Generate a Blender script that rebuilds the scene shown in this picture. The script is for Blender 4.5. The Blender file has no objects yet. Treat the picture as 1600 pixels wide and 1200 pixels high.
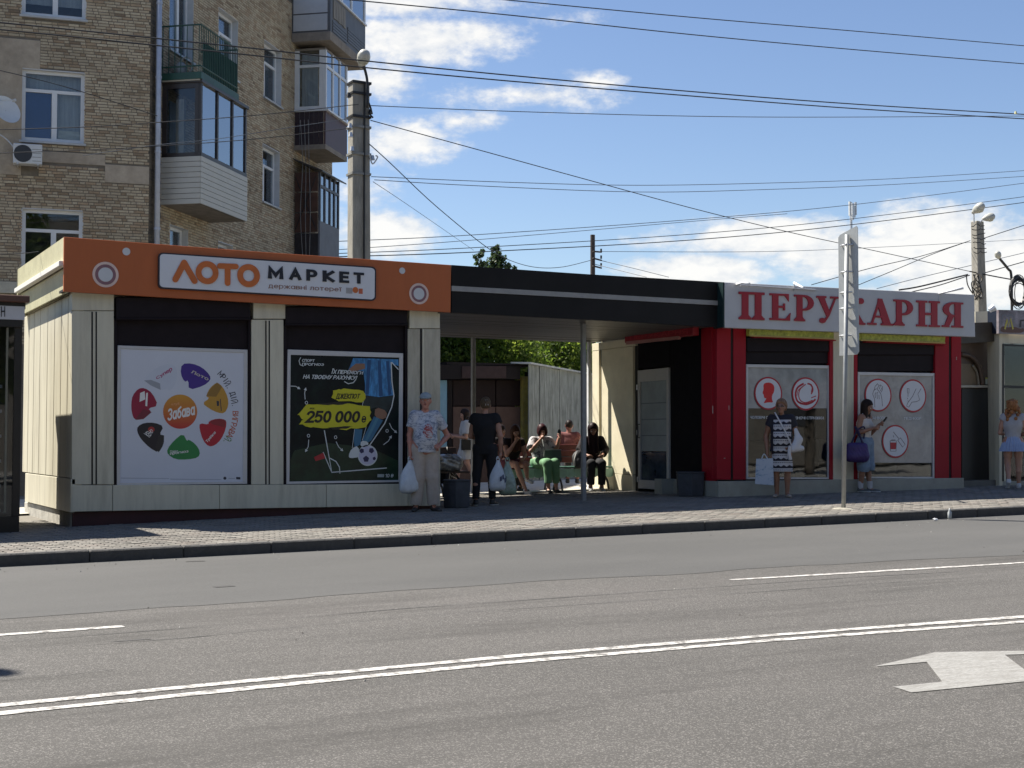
import bpy, bmesh, math, random
import numpy as np
from mathutils import Vector, Matrix
R = math.radians
random.seed(7)
rng = np.random.default_rng(7)
scene = bpy.context.scene
col = scene.collection

# ------------------------------------------------------------------ camera
EYE = Vector((0.0, 0.0, 1.31)); F = 2170.0; YAW = R(28.0); PITCH = R(2.32)
cam = bpy.data.cameras.new('camera'); cam.sensor_width = 36.0; cam.lens = 36.0 * F / 1600.0
cam.clip_start = 0.1; cam.clip_end = 3000.0
camo = bpy.data.objects.new('camera', cam); col.objects.link(camo)
camo.location = EYE; camo.rotation_euler = (R(90) + PITCH, 0, -YAW); scene.camera = camo

_f = Vector((math.sin(YAW) * math.cos(PITCH), math.cos(YAW) * math.cos(PITCH), math.sin(PITCH)))
_u = Vector((-math.sin(YAW) * math.sin(PITCH), -math.cos(YAW) * math.sin(PITCH), math.cos(PITCH)))
_r = Vector((math.cos(YAW), -math.sin(YAW), 0))
def ray(px, py): return _f + _r * ((px - 800) / F) + _u * ((600 - py) / F)   # survey ray of a photo point

# ------------------------------------------------------------------ sun, sky, exposure
SUN = Vector((-0.44, 0.57, 1.0)).normalized()          # towards the sun
SKY_STRENGTH = 0.066; SUN_STRENGTH = 5.0; EXPOSURE = 1.10; CLOUD = 7.3
sl = bpy.data.lights.new('sun', 'SUN'); sl.energy = SUN_STRENGTH; sl.angle = R(0.53); sl.color = (1.0, 0.945, 0.85)
so = bpy.data.objects.new('sun', sl); col.objects.link(so)
so.rotation_euler = SUN.to_track_quat('Z', 'Y').to_euler(); so.location = (0, 0, 50)
scene.view_settings.view_transform = 'Standard'; scene.view_settings.look = 'None'
scene.view_settings.gamma = 1.0; scene.view_settings.use_curve_mapping = False
scene.view_settings.exposure = EXPOSURE
scene.cycles.max_bounces = 8; scene.cycles.transparent_max_bounces = 12
scene.cycles.use_denoising = True

def build_world():
    w = bpy.data.worlds.new('World'); scene.world = w; w.use_nodes = True
    nt = w.node_tree; N = nt.nodes; L = nt.links; N.clear()
    out = N.new('ShaderNodeOutputWorld'); bg = N.new('ShaderNodeBackground'); bg.inputs[1].default_value = SKY_STRENGTH
    L.new(bg.outputs[0], out.inputs[0])
    sky = N.new('ShaderNodeTexSky'); sky.sky_type = 'NISHITA'; sky.sun_disc = False
    sky.sun_elevation = math.asin(SUN.z); sky.sun_rotation = math.atan2(SUN.x, SUN.y)
    sky.air_density = 1.0; sky.dust_density = 0.35; sky.ozone_density = 2.2; sky.altitude = 150
    tc = N.new('ShaderNodeTexCoord'); sep = N.new('ShaderNodeSeparateXYZ'); L.new(tc.outputs['Generated'], sep.inputs[0])
    def m(op, a, b=None, c=None, clamp=False):
        n = N.new('ShaderNodeMath'); n.operation = op; n.use_clamp = clamp
        for i, x in enumerate((a, b, c)):
            if x is None: continue
            if isinstance(x, (int, float)): n.inputs[i].default_value = x
            else: L.new(x, n.inputs[i])
        return n.outputs[0]
    az = m('ARCTAN2', sep.outputs[0], sep.outputs[1]); el = m('ARCSINE', sep.outputs[2])
    def noise(scale, detail, rough, stretch, off=0.0):
        cb = N.new('ShaderNodeCombineXYZ')
        L.new(az, cb.inputs[0]); L.new(m('MULTIPLY', el, stretch), cb.inputs[1]); cb.inputs[2].default_value = off
        n = N.new('ShaderNodeTexNoise'); n.inputs['Scale'].default_value = scale; n.inputs['Detail'].default_value = detail
        n.inputs['Roughness'].default_value = rough; L.new(cb.outputs[0], n.inputs['Vector']); return n.outputs[0]
    n1 = noise(17, 9, 0.62, 1.7); n2 = noise(46, 6, 0.6, 1.9, 3.0); n3 = noise(30, 5, 0.55, 1.5, 8.0)
    n4 = noise(120, 5, 0.6, 1.7, 5.0); fb = m('ADD', m('ADD', m('MULTIPLY', n1, 0.52), m('MULTIPLY', n2, 0.34)), m('MULTIPLY', n4, 0.14))
    # cumulus seen in the photograph: px centre, half sizes, density
    blobs = [(660, 60, 185, 48, .82), (630, 5, 220, 34, .78), (585, 130, 90, 38, .75), (625, 228, 110, 46, .70), (600, 368, 92, 44, 1.0),
             (560, 300, 80, 46, .5), (830, 150, 170, 34, .55), (750, 190, 100, 24, .5), (860, 30, 150, 20, .28), (930, 128, 80, 20, .42),
             (1190, 372, 210, 36, .95), (1085, 428, 120, 38, 1.15), (1450, 385, 130, 70, 1.3), (1340, 395, 150, 48, 1.0), (1570, 420, 130, 66, 1.2),
             (1500, 450, 190, 50, .9), (1290, 360, 80, 30, .6), (300, -80, 250, 60, .8)]
    D = None
    for (px, py, wx, wy, k) in blobs:
        d = ray(px, py).normalized(); a0 = math.atan2(d.x, d.y); e0 = math.asin(d.z)
        a = m('MULTIPLY', m('SUBTRACT', az, a0), F / wx / 1.25); b = m('MULTIPLY', m('SUBTRACT', el, e0), F / wy / 1.25)
        q = m('SUBTRACT', 1.0, m('SQRT', m('ADD', m('MULTIPLY', a, a), m('MULTIPLY', b, b))))
        q = m('MULTIPLY', m('MAXIMUM', q, 0.0), k)
        D = q if D is None else m('MAXIMUM', D, q)
    # the same kind of broken cumulus goes on all round, outside the view
    far = noise(2.6, 7, 0.6, 1.6, 21.0)
    da = m('SUBTRACT', az, YAW); away = m('SUBTRACT', m('ADD', m('MULTIPLY', m('ABSOLUTE', da), 2.2), m('MULTIPLY', m('ABSOLUTE', el), 2.0)), 1.15, clamp=True)
    band = m('MULTIPLY', m('MULTIPLY', m('SUBTRACT', far, 0.62), 3.0, clamp=True), away)
    D = m('MAXIMUM', D, band)
    dens = m('ADD', D, m('MULTIPLY', m('SUBTRACT', fb, 0.5), 1.9))
    pres = m('MULTIPLY', D, 7.0, clamp=True)
    c = N.new('ShaderNodeMapRange'); c.interpolation_type = 'SMOOTHSTEP'; L.new(dens, c.inputs[0])
    c.inputs[1].default_value = 0.12; c.inputs[2].default_value = 0.60
    cov = m('MULTIPLY', m('MULTIPLY', c.outputs[0], pres), 0.93)
    up = m('GREATER_THAN', el, -0.02); cov = m('MULTIPLY', cov, up)
    lit = m('ADD', 0.30, m('ADD', m('MULTIPLY', m('SUBTRACT', n2, 0.5), 1.5), m('ADD', m('MULTIPLY', m('SUBTRACT', n3, 0.5), 1.2), m('MULTIPLY', dens, 0.75))))
    cc = N.new('ShaderNodeMix'); cc.data_type = 'RGBA'
    cc.inputs[6].default_value = (CLOUD * 0.62, CLOUD * 0.68, CLOUD * 0.77, 1); cc.inputs[7].default_value = (CLOUD, CLOUD * 0.985, CLOUD * 0.95, 1)
    L.new(m('ADD', lit, 0.0, clamp=True), cc.inputs[0])
    hs = N.new('ShaderNodeHueSaturation'); hs.inputs['Hue'].default_value = 0.507; hs.inputs['Saturation'].default_value = 1.04; hs.inputs['Value'].default_value = 1.0
    L.new(sky.outputs[0], hs.inputs['Color'])
    mx = N.new('ShaderNodeMix'); mx.data_type = 'RGBA'; L.new(cov, mx.inputs[0]); L.new(hs.outputs[0], mx.inputs[6]); L.new(cc.outputs[2], mx.inputs[7])
    L.new(mx.outputs[2], bg.inputs[0])
build_world()

# ------------------------------------------------------------------ ground heights
def clamp(x, a, b): return max(a, min(b, x))
KERB_Y = 15.2
def zg(X, Y):
    s = 0.002 + 0.00115 * (clamp(Y, 0.0, 19.2) - 7.2)
    z = s * (clamp(X, -8, 45) - 2.0)
    if Y >= KERB_Y: z += 0.125 + 0.035 * clamp((Y - 16.5) / 2, 0, 1) * clamp((X - 3) / 4, 0, 1)
    return z
def gnd(px, py):
    d = ray(px, py); t = 10.0
    for _ in range(40):
        p = EYE + d * t; z = zg(p.x, p.y); t = 0.5 * t + 0.5 * (z - EYE.z) / d.z
    return EYE + d * t

class Plane:
    """a vertical surveying plane: origin (x, y), heading of its length, normal towards the street"""
    def __init__(s, o, deg):
        a = R(deg); s.a = a; s.o = Vector((o[0], o[1], 0)); s.t = Vector((math.cos(a), math.sin(a), 0)); s.n = Vector((math.sin(a), -math.cos(a), 0))
    def hit(s, px, py, off=0.0):
        d = ray(px, py); k = ((s.o - EYE).dot(s.n) + off) / d.dot(s.n); return EYE + d * k
    def st(s, px, py, off=0.0):
        p = s.hit(px, py, off); return (p - s.o).dot(s.t), p.z
    def at(s, u, n, z): return s.o + s.t * u + s.n * n + Vector((0, 0, z))

# ------------------------------------------------------------------ materials
MATS = {}
def mat(name, c, rough=0.6, var=0.12, scale=6.0, bump=0.0, bscale=40.0, metal=0.0, dirt=0.0, dirtc=(0.06, 0.05, 0.04), spec=0.5, emit=None, dscale=1.3, stretch=None, coat=0.0, dlo=.48, dhi=.72):
    if name in MATS: return MATS[name]
    m = bpy.data.materials.new(name); m.use_nodes = True; nt = m.node_tree; N = nt.nodes; L = nt.links
    b = N['Principled BSDF']; b.inputs['Roughness'].default_value = rough; b.inputs['Metallic'].default_value = metal
    b.inputs['Specular IOR Level'].default_value = spec; b.inputs['Coat Weight'].default_value = coat
    tc = N.new('ShaderNodeTexCoord'); vec = tc.outputs['Object']
    if stretch:
        mp = N.new('ShaderNodeMapping'); mp.inputs['Scale'].default_value = stretch; L.new(vec, mp.inputs[0]); vec = mp.outputs[0]
    n = N.new('ShaderNodeTexNoise'); n.inputs['Scale'].default_value = scale; n.inputs['Detail'].default_value = 6; n.inputs['Roughness'].default_value = 0.65
    L.new(vec, n.inputs['Vector'])
    mx = N.new('ShaderNodeMix'); mx.data_type = 'RGBA'
    lo = [max(0, x * (1 - var)) for x in c[:3]] + [1]; hi = [min(1, x * (1 + var)) for x in c[:3]] + [1]
    mx.inputs[6].default_value = lo; mx.inputs[7].default_value = hi
    mr = N.new('ShaderNodeMapRange'); mr.inputs[1].default_value = 0.3; mr.inputs[2].default_value = 0.7; L.new(n.outputs[0], mr.inputs[0]); L.new(mr.outputs[0], mx.inputs[0])
    colr = mx.outputs[2]
    if dirt > 0:
        n2 = N.new('ShaderNodeTexNoise'); n2.inputs['Scale'].default_value = dscale; n2.inputs['Detail'].default_value = 9; n2.inputs['Roughness'].default_value = 0.75
        L.new(vec, n2.inputs['Vector'])
        r2 = N.new('ShaderNodeMapRange'); r2.inputs[1].default_value = dlo; r2.inputs[2].default_value = dhi; r2.inputs[4].default_value = dirt; L.new(n2.outputs[0], r2.inputs[0])
        m2 = N.new('ShaderNodeMix'); m2.data_type = 'RGBA'; L.new(r2.outputs[0], m2.inputs[0]); L.new(colr, m2.inputs[6]); m2.inputs[7].default_value = list(dirtc) + [1]; colr = m2.outputs[2]
    L.new(colr, b.inputs['Base Color'])
    if bump > 0:
        n3 = N.new('ShaderNodeTexNoise'); n3.inputs['Scale'].default_value = bscale; n3.inputs['Detail'].default_value = 4; L.new(vec, n3.inputs['Vector'])
        bp = N.new('ShaderNodeBump'); bp.inputs['Strength'].default_value = bump; bp.inputs['Distance'].default_value = 0.02; L.new(n3.outputs[0], bp.inputs['Height']); L.new(bp.outputs[0], b.inputs['Normal'])
    if emit: b.inputs['Emission Color'].default_value = list(emit) + [1]; b.inputs['Emission Strength'].default_value = 1
    MATS[name] = m; return m
def glass(name, tint=(0.85, 0.88, 0.9), base=0.05, blend=0.35):
    """window pane: clear, mirror-like at glancing angles"""
    if name in MATS: return MATS[name]
    m = bpy.data.materials.new(name); m.use_nodes = True; nt = m.node_tree; N = nt.nodes; L = nt.links; N.clear()
    o = N.new('ShaderNodeOutputMaterial'); t = N.new('ShaderNodeBsdfTransparent'); t.inputs[0].default_value = list(tint) + [1]
    g = N.new('ShaderNodeBsdfGlossy'); g.inputs['Roughness'].default_value = 0.02; g.inputs[0].default_value = (0.9, 0.93, 0.97, 1)
    lw = N.new('ShaderNodeLayerWeight'); lw.inputs[0].default_value = blend
    ma = N.new('ShaderNodeMath'); ma.operation = 'MULTIPLY_ADD'; ma.inputs[1].default_value = 0.85; ma.inputs[2].default_value = base; ma.use_clamp = True; L.new(lw.outputs['Fresnel'], ma.inputs[0])
    tc = N.new('ShaderNodeTexCoord'); n = N.new('ShaderNodeTexNoise'); n.inputs['Scale'].default_value = 1.6; L.new(tc.outputs['Object'], n.inputs['Vector'])
    bp = N.new('ShaderNodeBump'); bp.inputs['Strength'].default_value = 0.02; bp.inputs['Distance'].default_value = 0.05; L.new(n.outputs[0], bp.inputs['Height']); L.new(bp.outputs[0], g.inputs['Normal'])
    mx = N.new('ShaderNodeMixShader'); L.new(ma.outputs[0], mx.inputs[0]); L.new(t.outputs[0], mx.inputs[1]); L.new(g.outputs[0], mx.inputs[2]); L.new(mx.outputs[0], o.inputs[0])
    MATS[name] = m; return m
def tonemat(name, stops, rough=0.85, per_object=False, bump=0.15, bscale=60, sheen=0.0, grime=0.0, transl=0.0):
    """colour of a piece picked from a ramp by its own random tone"""
    if name in MATS: return MATS[name]
    m = bpy.data.materials.new(name); m.use_nodes = True; nt = m.node_tree; N = nt.nodes; L = nt.links
    b = N['Principled BSDF']; b.inputs['Roughness'].default_value = rough
    if per_object: fac = N.new('ShaderNodeObjectInfo').outputs['Random']
    else:
        at = N.new('ShaderNodeAttribute'); at.attribute_name = 'tone'; fac = at.outputs['Fac']
    cr = N.new('ShaderNodeValToRGB'); e = cr.color_ramp.elements
    while len(e) < len(stops): e.new(0.5)
    for i, (p, c) in enumerate(stops): e[i].position = p; e[i].color = list(c) + [1]
    L.new(fac, cr.inputs[0]); tc = N.new('ShaderNodeNewGeometry')
    n = N.new('ShaderNodeTexNoise'); n.inputs['Scale'].default_value = bscale; n.inputs['Detail'].default_value = 5; L.new(tc.outputs['Position'], n.inputs['Vector'])
    mx = N.new('ShaderNodeMix'); mx.data_type = 'RGBA'; mx.blend_type = 'MULTIPLY'; mx.inputs[0].default_value = 0.5
    L.new(cr.outputs[0], mx.inputs[6]); L.new(n.outputs[0], mx.inputs[7]); c = mx.outputs[2]
    g2 = N.new('ShaderNodeMix'); g2.data_type = 'RGBA'; g2.blend_type = 'MULTIPLY'; g2.inputs[0].default_value = grime
    n2 = N.new('ShaderNodeTexNoise'); n2.inputs['Scale'].default_value = 0.9; n2.inputs['Detail'].default_value = 8; n2.inputs['Roughness'].default_value = 0.7; L.new(tc.outputs['Position'], n2.inputs['Vector'])
    r2 = N.new('ShaderNodeMapRange'); r2.inputs[1].default_value = 0.35; r2.inputs[2].default_value = 0.6; r2.inputs[3].default_value = 0.35; L.new(n2.outputs[0], r2.inputs[0])
    L.new(c, g2.inputs[6]); L.new(r2.outputs[0], g2.inputs[7]); L.new(g2.outputs[2], b.inputs['Base Color'])
    if bump:
        bp = N.new('ShaderNodeBump'); bp.inputs['Strength'].default_value = bump; bp.inputs['Distance'].default_value = 0.01; L.new(n.outputs[0], bp.inputs['Height']); L.new(bp.outputs[0], b.inputs['Normal'])
    if transl:
        tr = N.new('ShaderNodeBsdfTranslucent'); L.new(cr.outputs[0], tr.inputs[0]); ms = N.new('ShaderNodeMixShader'); ms.inputs[0].default_value = transl
        o = N['Material Output']; L.new(b.outputs[0], ms.inputs[1]); L.new(tr.outputs[0], ms.inputs[2]); L.new(ms.outputs[0], o.inputs[0])
    MATS[name] = m; return m

# ------------------------------------------------------------------ mesh building and object book-keeping
class MB:
    def __init__(s): s.v = []; s.f = []; s.tone = []
    def add(s, pts, faces, tone=0.5):
        k = len(s.v); s.v += [Vector(p) for p in pts]
        for f in faces: s.f.append([k + i for i in f]); s.tone.append(tone)
        return s
    def hexa(s, p, tone=0.5):       # 4 bottom points, 4 top points, both counter-clockwise from above
        return s.add(p, [(3, 2, 1, 0), (4, 5, 6, 7), (0, 1, 5, 4), (1, 2, 6, 5), (2, 3, 7, 6), (3, 0, 4, 7)], tone)
    def box(s, x0, x1, y0, y1, z0, z1, tone=0.5):
        return s.hexa([(x0, y0, z0), (x1, y0, z0), (x1, y1, z0), (x0, y1, z0), (x0, y0, z1), (x1, y0, z1), (x1, y1, z1), (x0, y1, z1)], tone)
    def pbox(s, P, u0, u1, n0, n1, z0, z1, tone=0.5):      # box in a plane's own frame
        return s.hexa([P.at(u0, n1, z0), P.at(u1, n1, z0), P.at(u1, n0, z0), P.at(u0, n0, z0), P.at(u0, n1, z1), P.at(u1, n1, z1), P.at(u1, n0, z1), P.at(u0, n0, z1)], tone)
    def prism(s, front, vec, tone=0.5):
        n = len(front); vec = Vector(vec); fr = [Vector(p) for p in front]
        nn = Vector((0, 0, 0))
        for i in range(n): nn += fr[i].cross(fr[(i + 1) % n])
        if nn.dot(vec) > 0: fr.reverse()
        pts = fr + [p + vec for p in fr]
        return s.add(pts, [tuple(range(n)), tuple(range(2 * n - 1, n - 1, -1))] + [(i, n + i, n + (i + 1) % n, (i + 1) % n) for i in range(n)], tone)
    def tube(s, pts, r, n=8, caps=True, tone=0.5):
        pts = [Vector(p) for p in pts]; k = len(s.v); m = len(pts); rs = r if isinstance(r, (list, tuple)) else [r] * m; ref = None
        for i, p in enumerate(pts):
            d = (pts[min(i + 1, m - 1)] - pts[max(i - 1, 0)]).normalized()
            if ref is None: ref = d.orthogonal().normalized()
            ref = (ref - d * ref.dot(d)); ref = ref.normalized() if ref.length > 1e-6 else d.orthogonal().normalized()
            b = d.cross(ref)
            for j in range(n):
                a = 2 * math.pi * j / n; s.v.append(p + (ref * math.cos(a) + b * math.sin(a)) * rs[i])
        for i in range(m - 1):
            for j in range(n):
                j2 = (j + 1) % n; s.f.append([k + i * n + j, k + i * n + j2, k + (i + 1) * n + j2, k + (i + 1) * n + j]); s.tone.append(tone)
        if caps:
            s.f.append([k + j for j in range(n - 1, -1, -1)]); s.f.append([k + (m - 1) * n + j for j in range(n)]); s.tone += [tone, tone]
        return s
    def strip(s, pts, w, nrm, vec=None, tone=0.5, closed=False):  # flat ribbon of width w in the plane of normal nrm
        pts = [Vector(p) for p in pts]; m = len(pts); a = []; b = []
        for i in range(m):
            if closed: d = pts[(i + 1) % m] - pts[i - 1]
            else: d = pts[min(i + 1, m - 1)] - pts[max(i - 1, 0)]
            q = Vector(nrm).cross(d).normalized() * (w[i] if isinstance(w, (list, tuple)) else w) / 2; a.append(pts[i] + q); b.append(pts[i] - q)
        if closed:
            k = len(s.v); s.v += a + b
            for i in range(m):
                j = (i + 1) % m; s.f.append([k + i, k + m + i, k + m + j, k + j]); s.tone.append(tone)
            return s
        return s.add(a + b, [(i, m + i, m + i + 1, i + 1) for i in range(m - 1)], tone)
    def lathe(s, prof, c, n=20, axis='z', tone=0.5):
        k = len(s.v); c = Vector(c)
        for (r, z) in prof:
            for j in range(n):
                a = 2 * math.pi * j / n; s.v.append(c + Vector((r * math.cos(a), r * math.sin(a), z)))
        for i in range(len(prof) - 1):
            for j in range(n):
                j2 = (j + 1) % n; s.f.append([k + i * n + j, k + i * n + j2, k + (i + 1) * n + j2, k + (i + 1) * n + j]); s.tone.append(tone)
        s.f.append([k + j for j in range(n - 1, -1, -1)]); s.f.append([k + (len(prof) - 1) * n + j for j in range(n)]); s.tone += [tone, tone]
        return s
OFF = {}
def tag(o, label=None, cat=None, group=None, kind=None):
    if label: o['label'] = label
    if cat: o['category'] = cat
    if group: o['group'] = group
    if kind: o['kind'] = kind
    return o
def thing(name, label, cat, loc=(0, 0, 0), rotz=0.0, group=None, kind=None):
    o = bpy.data.objects.new(name, None); o.empty_display_size = 0.2; col.objects.link(o)
    o.location = Vector(loc); o.rotation_euler = (0, 0, rotz); OFF[o] = Vector(loc)
    return tag(o, label, cat, group, kind)
def mesh_of(name, mb, m=None, smooth=False, bevel=0.0, off=Vector((0, 0, 0)), tone=False):
    me = bpy.data.meshes.new(name); me.from_pydata([v - off for v in mb.v], [], mb.f); me.validate()
    if bevel > 0:
        bm = bmesh.new(); bm.from_mesh(me); bmesh.ops.remove_doubles(bm, verts=bm.verts, dist=1e-5)
        bmesh.ops.bevel(bm, geom=list(bm.edges), offset=bevel, segments=1, affect='EDGES', clamp_overlap=True); bm.to_mesh(me); bm.free()
    if m: me.materials.append(m)
    if smooth: me.polygons.foreach_set('use_smooth', [True] * len(me.polygons))
    if tone and len(mb.tone) == len(me.polygons):
        a = me.attributes.new('tone', 'FLOAT', 'FACE'); a.data.foreach_set('value', mb.tone)
    me.update(); return me
def put(name, mb, m, parent=None, smooth=False, bevel=0.0, label=None, cat=None, group=None, kind=None, local=False, tone=False):
    off = Vector((0, 0, 0)); root = parent
    while root is not None and root.parent is not None: root = root.parent
    if root is not None and not local: off = OFF.get(root, off)
    if root is None and not local and mb.v:
        xs = [v.x for v in mb.v]; ys = [v.y for v in mb.v]; off = Vector(((min(xs) + max(xs)) / 2, (min(ys) + max(ys)) / 2, min(v.z for v in mb.v)))
    me = mesh_of(name, mb, m, smooth, bevel, off, tone); o = bpy.data.objects.new(name, me); col.objects.link(o)
    if parent is not None: o.parent = parent
    elif not local: o.location = off; OFF[o] = off
    return tag(o, label, cat, group, kind)
def inst(name, me, loc, parent=None, rot=(0, 0, 0), scale=(1, 1, 1), **k):
    o = bpy.data.objects.new(name, me); col.objects.link(o); off = OFF.get(parent, Vector((0, 0, 0))) if parent is not None else Vector((0, 0, 0))
    o.location = Vector(loc) - off; o.rotation_euler = rot; o.scale = scale
    if parent is not None: o.parent = parent
    return tag(o, **k)
def quadpx(P, px, off): return [P.hit(x, y, off) for x, y in px]
def pp(name, P, px, off, thick, m, parent, bevel=0.0, **k):      # slab whose front outline is surveyed from the photograph
    return put(name, MB().prism(quadpx(P, px, off), -P.n * thick), m, parent, bevel=bevel, **k)
def rect(x0, y0, x1, y1, x2=None, y2=None): return [(x0, y0), (x1, y0), (x1, y1), (x0, y1)]
def sag(a, b, s, n=14):
    a = Vector(a); b = Vector(b); return [a.lerp(b, i / n) - Vector((0, 0, s * 4 * (i / n) * (1 - i / n))) for i in range(n + 1)]
def spline(pts, n=8):
    P = [Vector(p) for p in pts]; out = []
    for i in range(len(P) - 1):
        p0 = P[max(i - 1, 0)]; p1 = P[i]; p2 = P[i + 1]; p3 = P[min(i + 2, len(P) - 1)]
        for j in range(n):
            t = j / n; out.append(0.5 * ((2 * p1) + (p2 - p0) * t + (2 * p0 - 5 * p1 + 4 * p2 - p3) * t * t + (3 * p1 - p0 - 3 * p2 + p3) * t ** 3))
    return out + [P[-1]]
def _arc(cx, cy, rx, ry, a0, a1, n=9): return [(cx + rx * math.cos(R(a0 + (a1 - a0) * i / n)), cy + ry * math.sin(R(a0 + (a1 - a0) * i / n))) for i in range(n + 1)]
_bowl = lambda y0, y1, x, w: [(x, y1), (w - .25, y1)] + _arc(w - .25, (y0 + y1) / 2, .25, (y1 - y0) / 2, 90, -90, 8)[1:-1] + [(w - .25, y0), (x, y0)]
_o = lambda w, h=1, y=0: _arc(w / 2, y + h / 2, w / 2, h / 2, 90, 450, 16)
FONT = {  # glyph: (width, centre-line strokes) in a box one unit high
 'А': (.70, [[(0, 0), (.35, 1), (.70, 0)], [(.12, .32), (.58, .32)]]), 'Б': (.58, [[(.55, 1), (0, 1), (0, 0)], _bowl(0, .56, 0, .58)]), 'В': (.60, [[(0, 0), (0, 1)], _bowl(.53, 1, 0, .54), _bowl(0, .53, 0, .60)]), 'Г': (.5, [[(.5, 1), (0, 1), (0, 0)]]),
 'Д': (.74, [[(0, -.14), (0, 0), (.74, 0), (.74, -.14)], [(.10, 0), (.18, 1), (.62, 1), (.62, 0)]]), 'Е': (.5, [[(.5, 1), (0, 1), (0, 0), (.5, 0)], [(0, .52), (.44, .52)]]), 'Є': (.6, [_arc(.34, .5, .34, .5, 45, 315, 14), [(.02, .5), (.46, .5)]]), 'Ж': (.96, [[(.48, 0), (.48, 1)], [(0, 0), (.40, .5), (.0, 1)], [(.96, 0), (.56, .5), (.96, 1)], [(.40, .5), (.56, .5)]]),
 'З': (.56, [_arc(.27, .76, .27, .24, 150, -80, 9) + _arc(.27, .26, .29, .26, 80, -150, 9)]), 'И': (.62, [[(0, 1), (0, 0), (.62, 1), (.62, 0)]]), 'Й': (.62, [[(0, 1), (0, 0), (.62, 1), (.62, 0)], _arc(.31, 1.26, .14, .12, 200, 340, 5)]), 'І': (.04, [[(.02, 0), (.02, 1)]]), 'Ї': (.24, [[(.12, 0), (.12, 1)], [(.0, 1.16), (.0, 1.27)], [(.24, 1.16), (.24, 1.27)]]),
 'К': (.6, [[(0, 0), (0, 1)], [(.58, 1), (.06, .5), (.6, 0)]]), 'Л': (.64, [[(0, 0), (.12, .1), (.18, 1), (.64, 1), (.64, 0)]]), 'М': (.78, [[(0, 0), (0, 1), (.39, .25), (.78, 1), (.78, 0)]]), 'Н': (.62, [[(0, 0), (0, 1)], [(.62, 0), (.62, 1)], [(0, .52), (.62, .52)]]), 'О': (.74, [_o(.74)]), 'П': (.6, [[(0, 0), (0, 1), (.6, 1), (.6, 0)]]),
 'Р': (.56, [[(0, 0), (0, 1)], _bowl(.42, 1, 0, .56)]), 'С': (.62, [_arc(.35, .5, .35, .5, 45, 315, 14)]), 'Т': (.6, [[(0, 1), (.6, 1)], [(.3, 1), (.3, 0)]]), 'У': (.62, [[(0, 1), (.33, .38)], [(.62, 1), (.28, .12), (.08, 0)]]), 'Х': (.64, [[(0, 0), (.64, 1)], [(0, 1), (.64, 0)]]), 'Я': (.56, [[(.56, 0), (.56, 1)], [(.56, 1), (.25, 1)] + _arc(.25, .72, .25, .28, 90, 270, 8)[1:-1] + [(.25, .44), (.56, .44)], [(.28, .44), (.0, 0)]]), 'Ь': (.5, [[(0, 1), (0, 0)], _bowl(0, .56, 0, .5)]), 'Ч': (.56, [[(0, 1), (0, .62), (.12, .46), (.56, .46)], [(.56, 1), (.56, 0)]]), 'Ю': (.95, [[(0, 0), (0, 1)], [(0, .5), (.3, .5)], [(x + .3, y) for x, y in _o(.64)]]),
 '0': (.56, [_o(.56)]), '1': (.3, [[(0, .78), (.26, 1), (.26, 0)]]), '2': (.56, [_arc(.28, .72, .28, .28, 165, -25, 9) + [(0, 0), (.58, 0)]]), '5': (.54, [[(.5, 1), (.06, 1), (.02, .56)] + _arc(.24, .32, .30, .32, 110, -140, 10)]), '!': (.04, [[(.02, .3), (.02, 1)], [(.02, 0), (.02, .08)]]), '.': (.06, [[(.03, .0), (.03, .08)]]), '₴': (.6, [_arc(.3, .74, .27, .26, 160, -40, 8) + _arc(.3, .26, .27, .26, 140, 340, 8), [(0, .58), (.62, .58)], [(0, .42), (.62, .42)]]),
 'а': (.5, [_o(.5, .7), [(.5, .7), (.5, 0)]]), 'б': (.5, [_o(.5, .62), [(.01, .32), (.06, .8), (.46, 1)]]), 'в': (.46, [[(0, 0), (0, .7)], _bowl(.37, .7, 0, .44), _bowl(0, .37, 0, .46)]), 'г': (.36, [[(.36, .7), (0, .7), (0, 0)]]), 'д': (.56, [[(0, -.14), (0, 0), (.56, 0), (.56, -.14)], [(.08, 0), (.14, .7), (.48, .7), (.48, 0)]]), 'е': (.5, [[(0, .36), (.5, .36)] + _arc(.25, .35, .25, .35, 2, 315, 13)]), 'ж': (.74, [[(.37, 0), (.37, .7)], [(0, 0), (.30, .35), (0, .7)], [(.74, 0), (.44, .35), (.74, .7)]]), 'з': (.42, [_arc(.2, .53, .2, .17, 150, -80, 7) + _arc(.2, .18, .22, .18, 80, -150, 7)]),
 'и': (.46, [[(0, .7), (0, 0), (.46, .7), (.46, 0)]]), 'і': (.04, [[(.02, 0), (.02, .7)], [(.02, .86), (.02, .95)]]), 'ї': (.2, [[(.1, 0), (.1, .7)], [(0, .86), (0, .95)], [(.2, .86), (.2, .95)]]), 'й': (.46, [[(0, .7), (0, 0), (.46, .7), (.46, 0)], [(.12, .92), (.34, .92)]]), 'к': (.44, [[(0, 0), (0, .7)], [(.42, .7), (.05, .35), (.44, 0)]]), 'л': (.48, [[(0, 0), (.1, .08), (.14, .7), (.48, .7), (.48, 0)]]), 'н': (.46, [[(0, 0), (0, .7)], [(.46, 0), (.46, .7)], [(0, .36), (.46, .36)]]), 'о': (.54, [_o(.54, .7)]), 'п': (.46, [[(0, 0), (0, .7), (.46, .7), (.46, 0)]]), 'р': (.5, [[(0, -.28), (0, .7)], _bowl(0, .7, 0, .5)]), 'с': (.46, [_arc(.26, .35, .26, .35, 45, 315, 11)]), 'т': (.46, [[(0, .7), (.46, .7)], [(.23, .7), (.23, 0)]]), 'у': (.48, [[(0, .7), (.26, .1)], [(.48, .7), (.2, -.14), (.02, -.26)]])}
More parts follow.
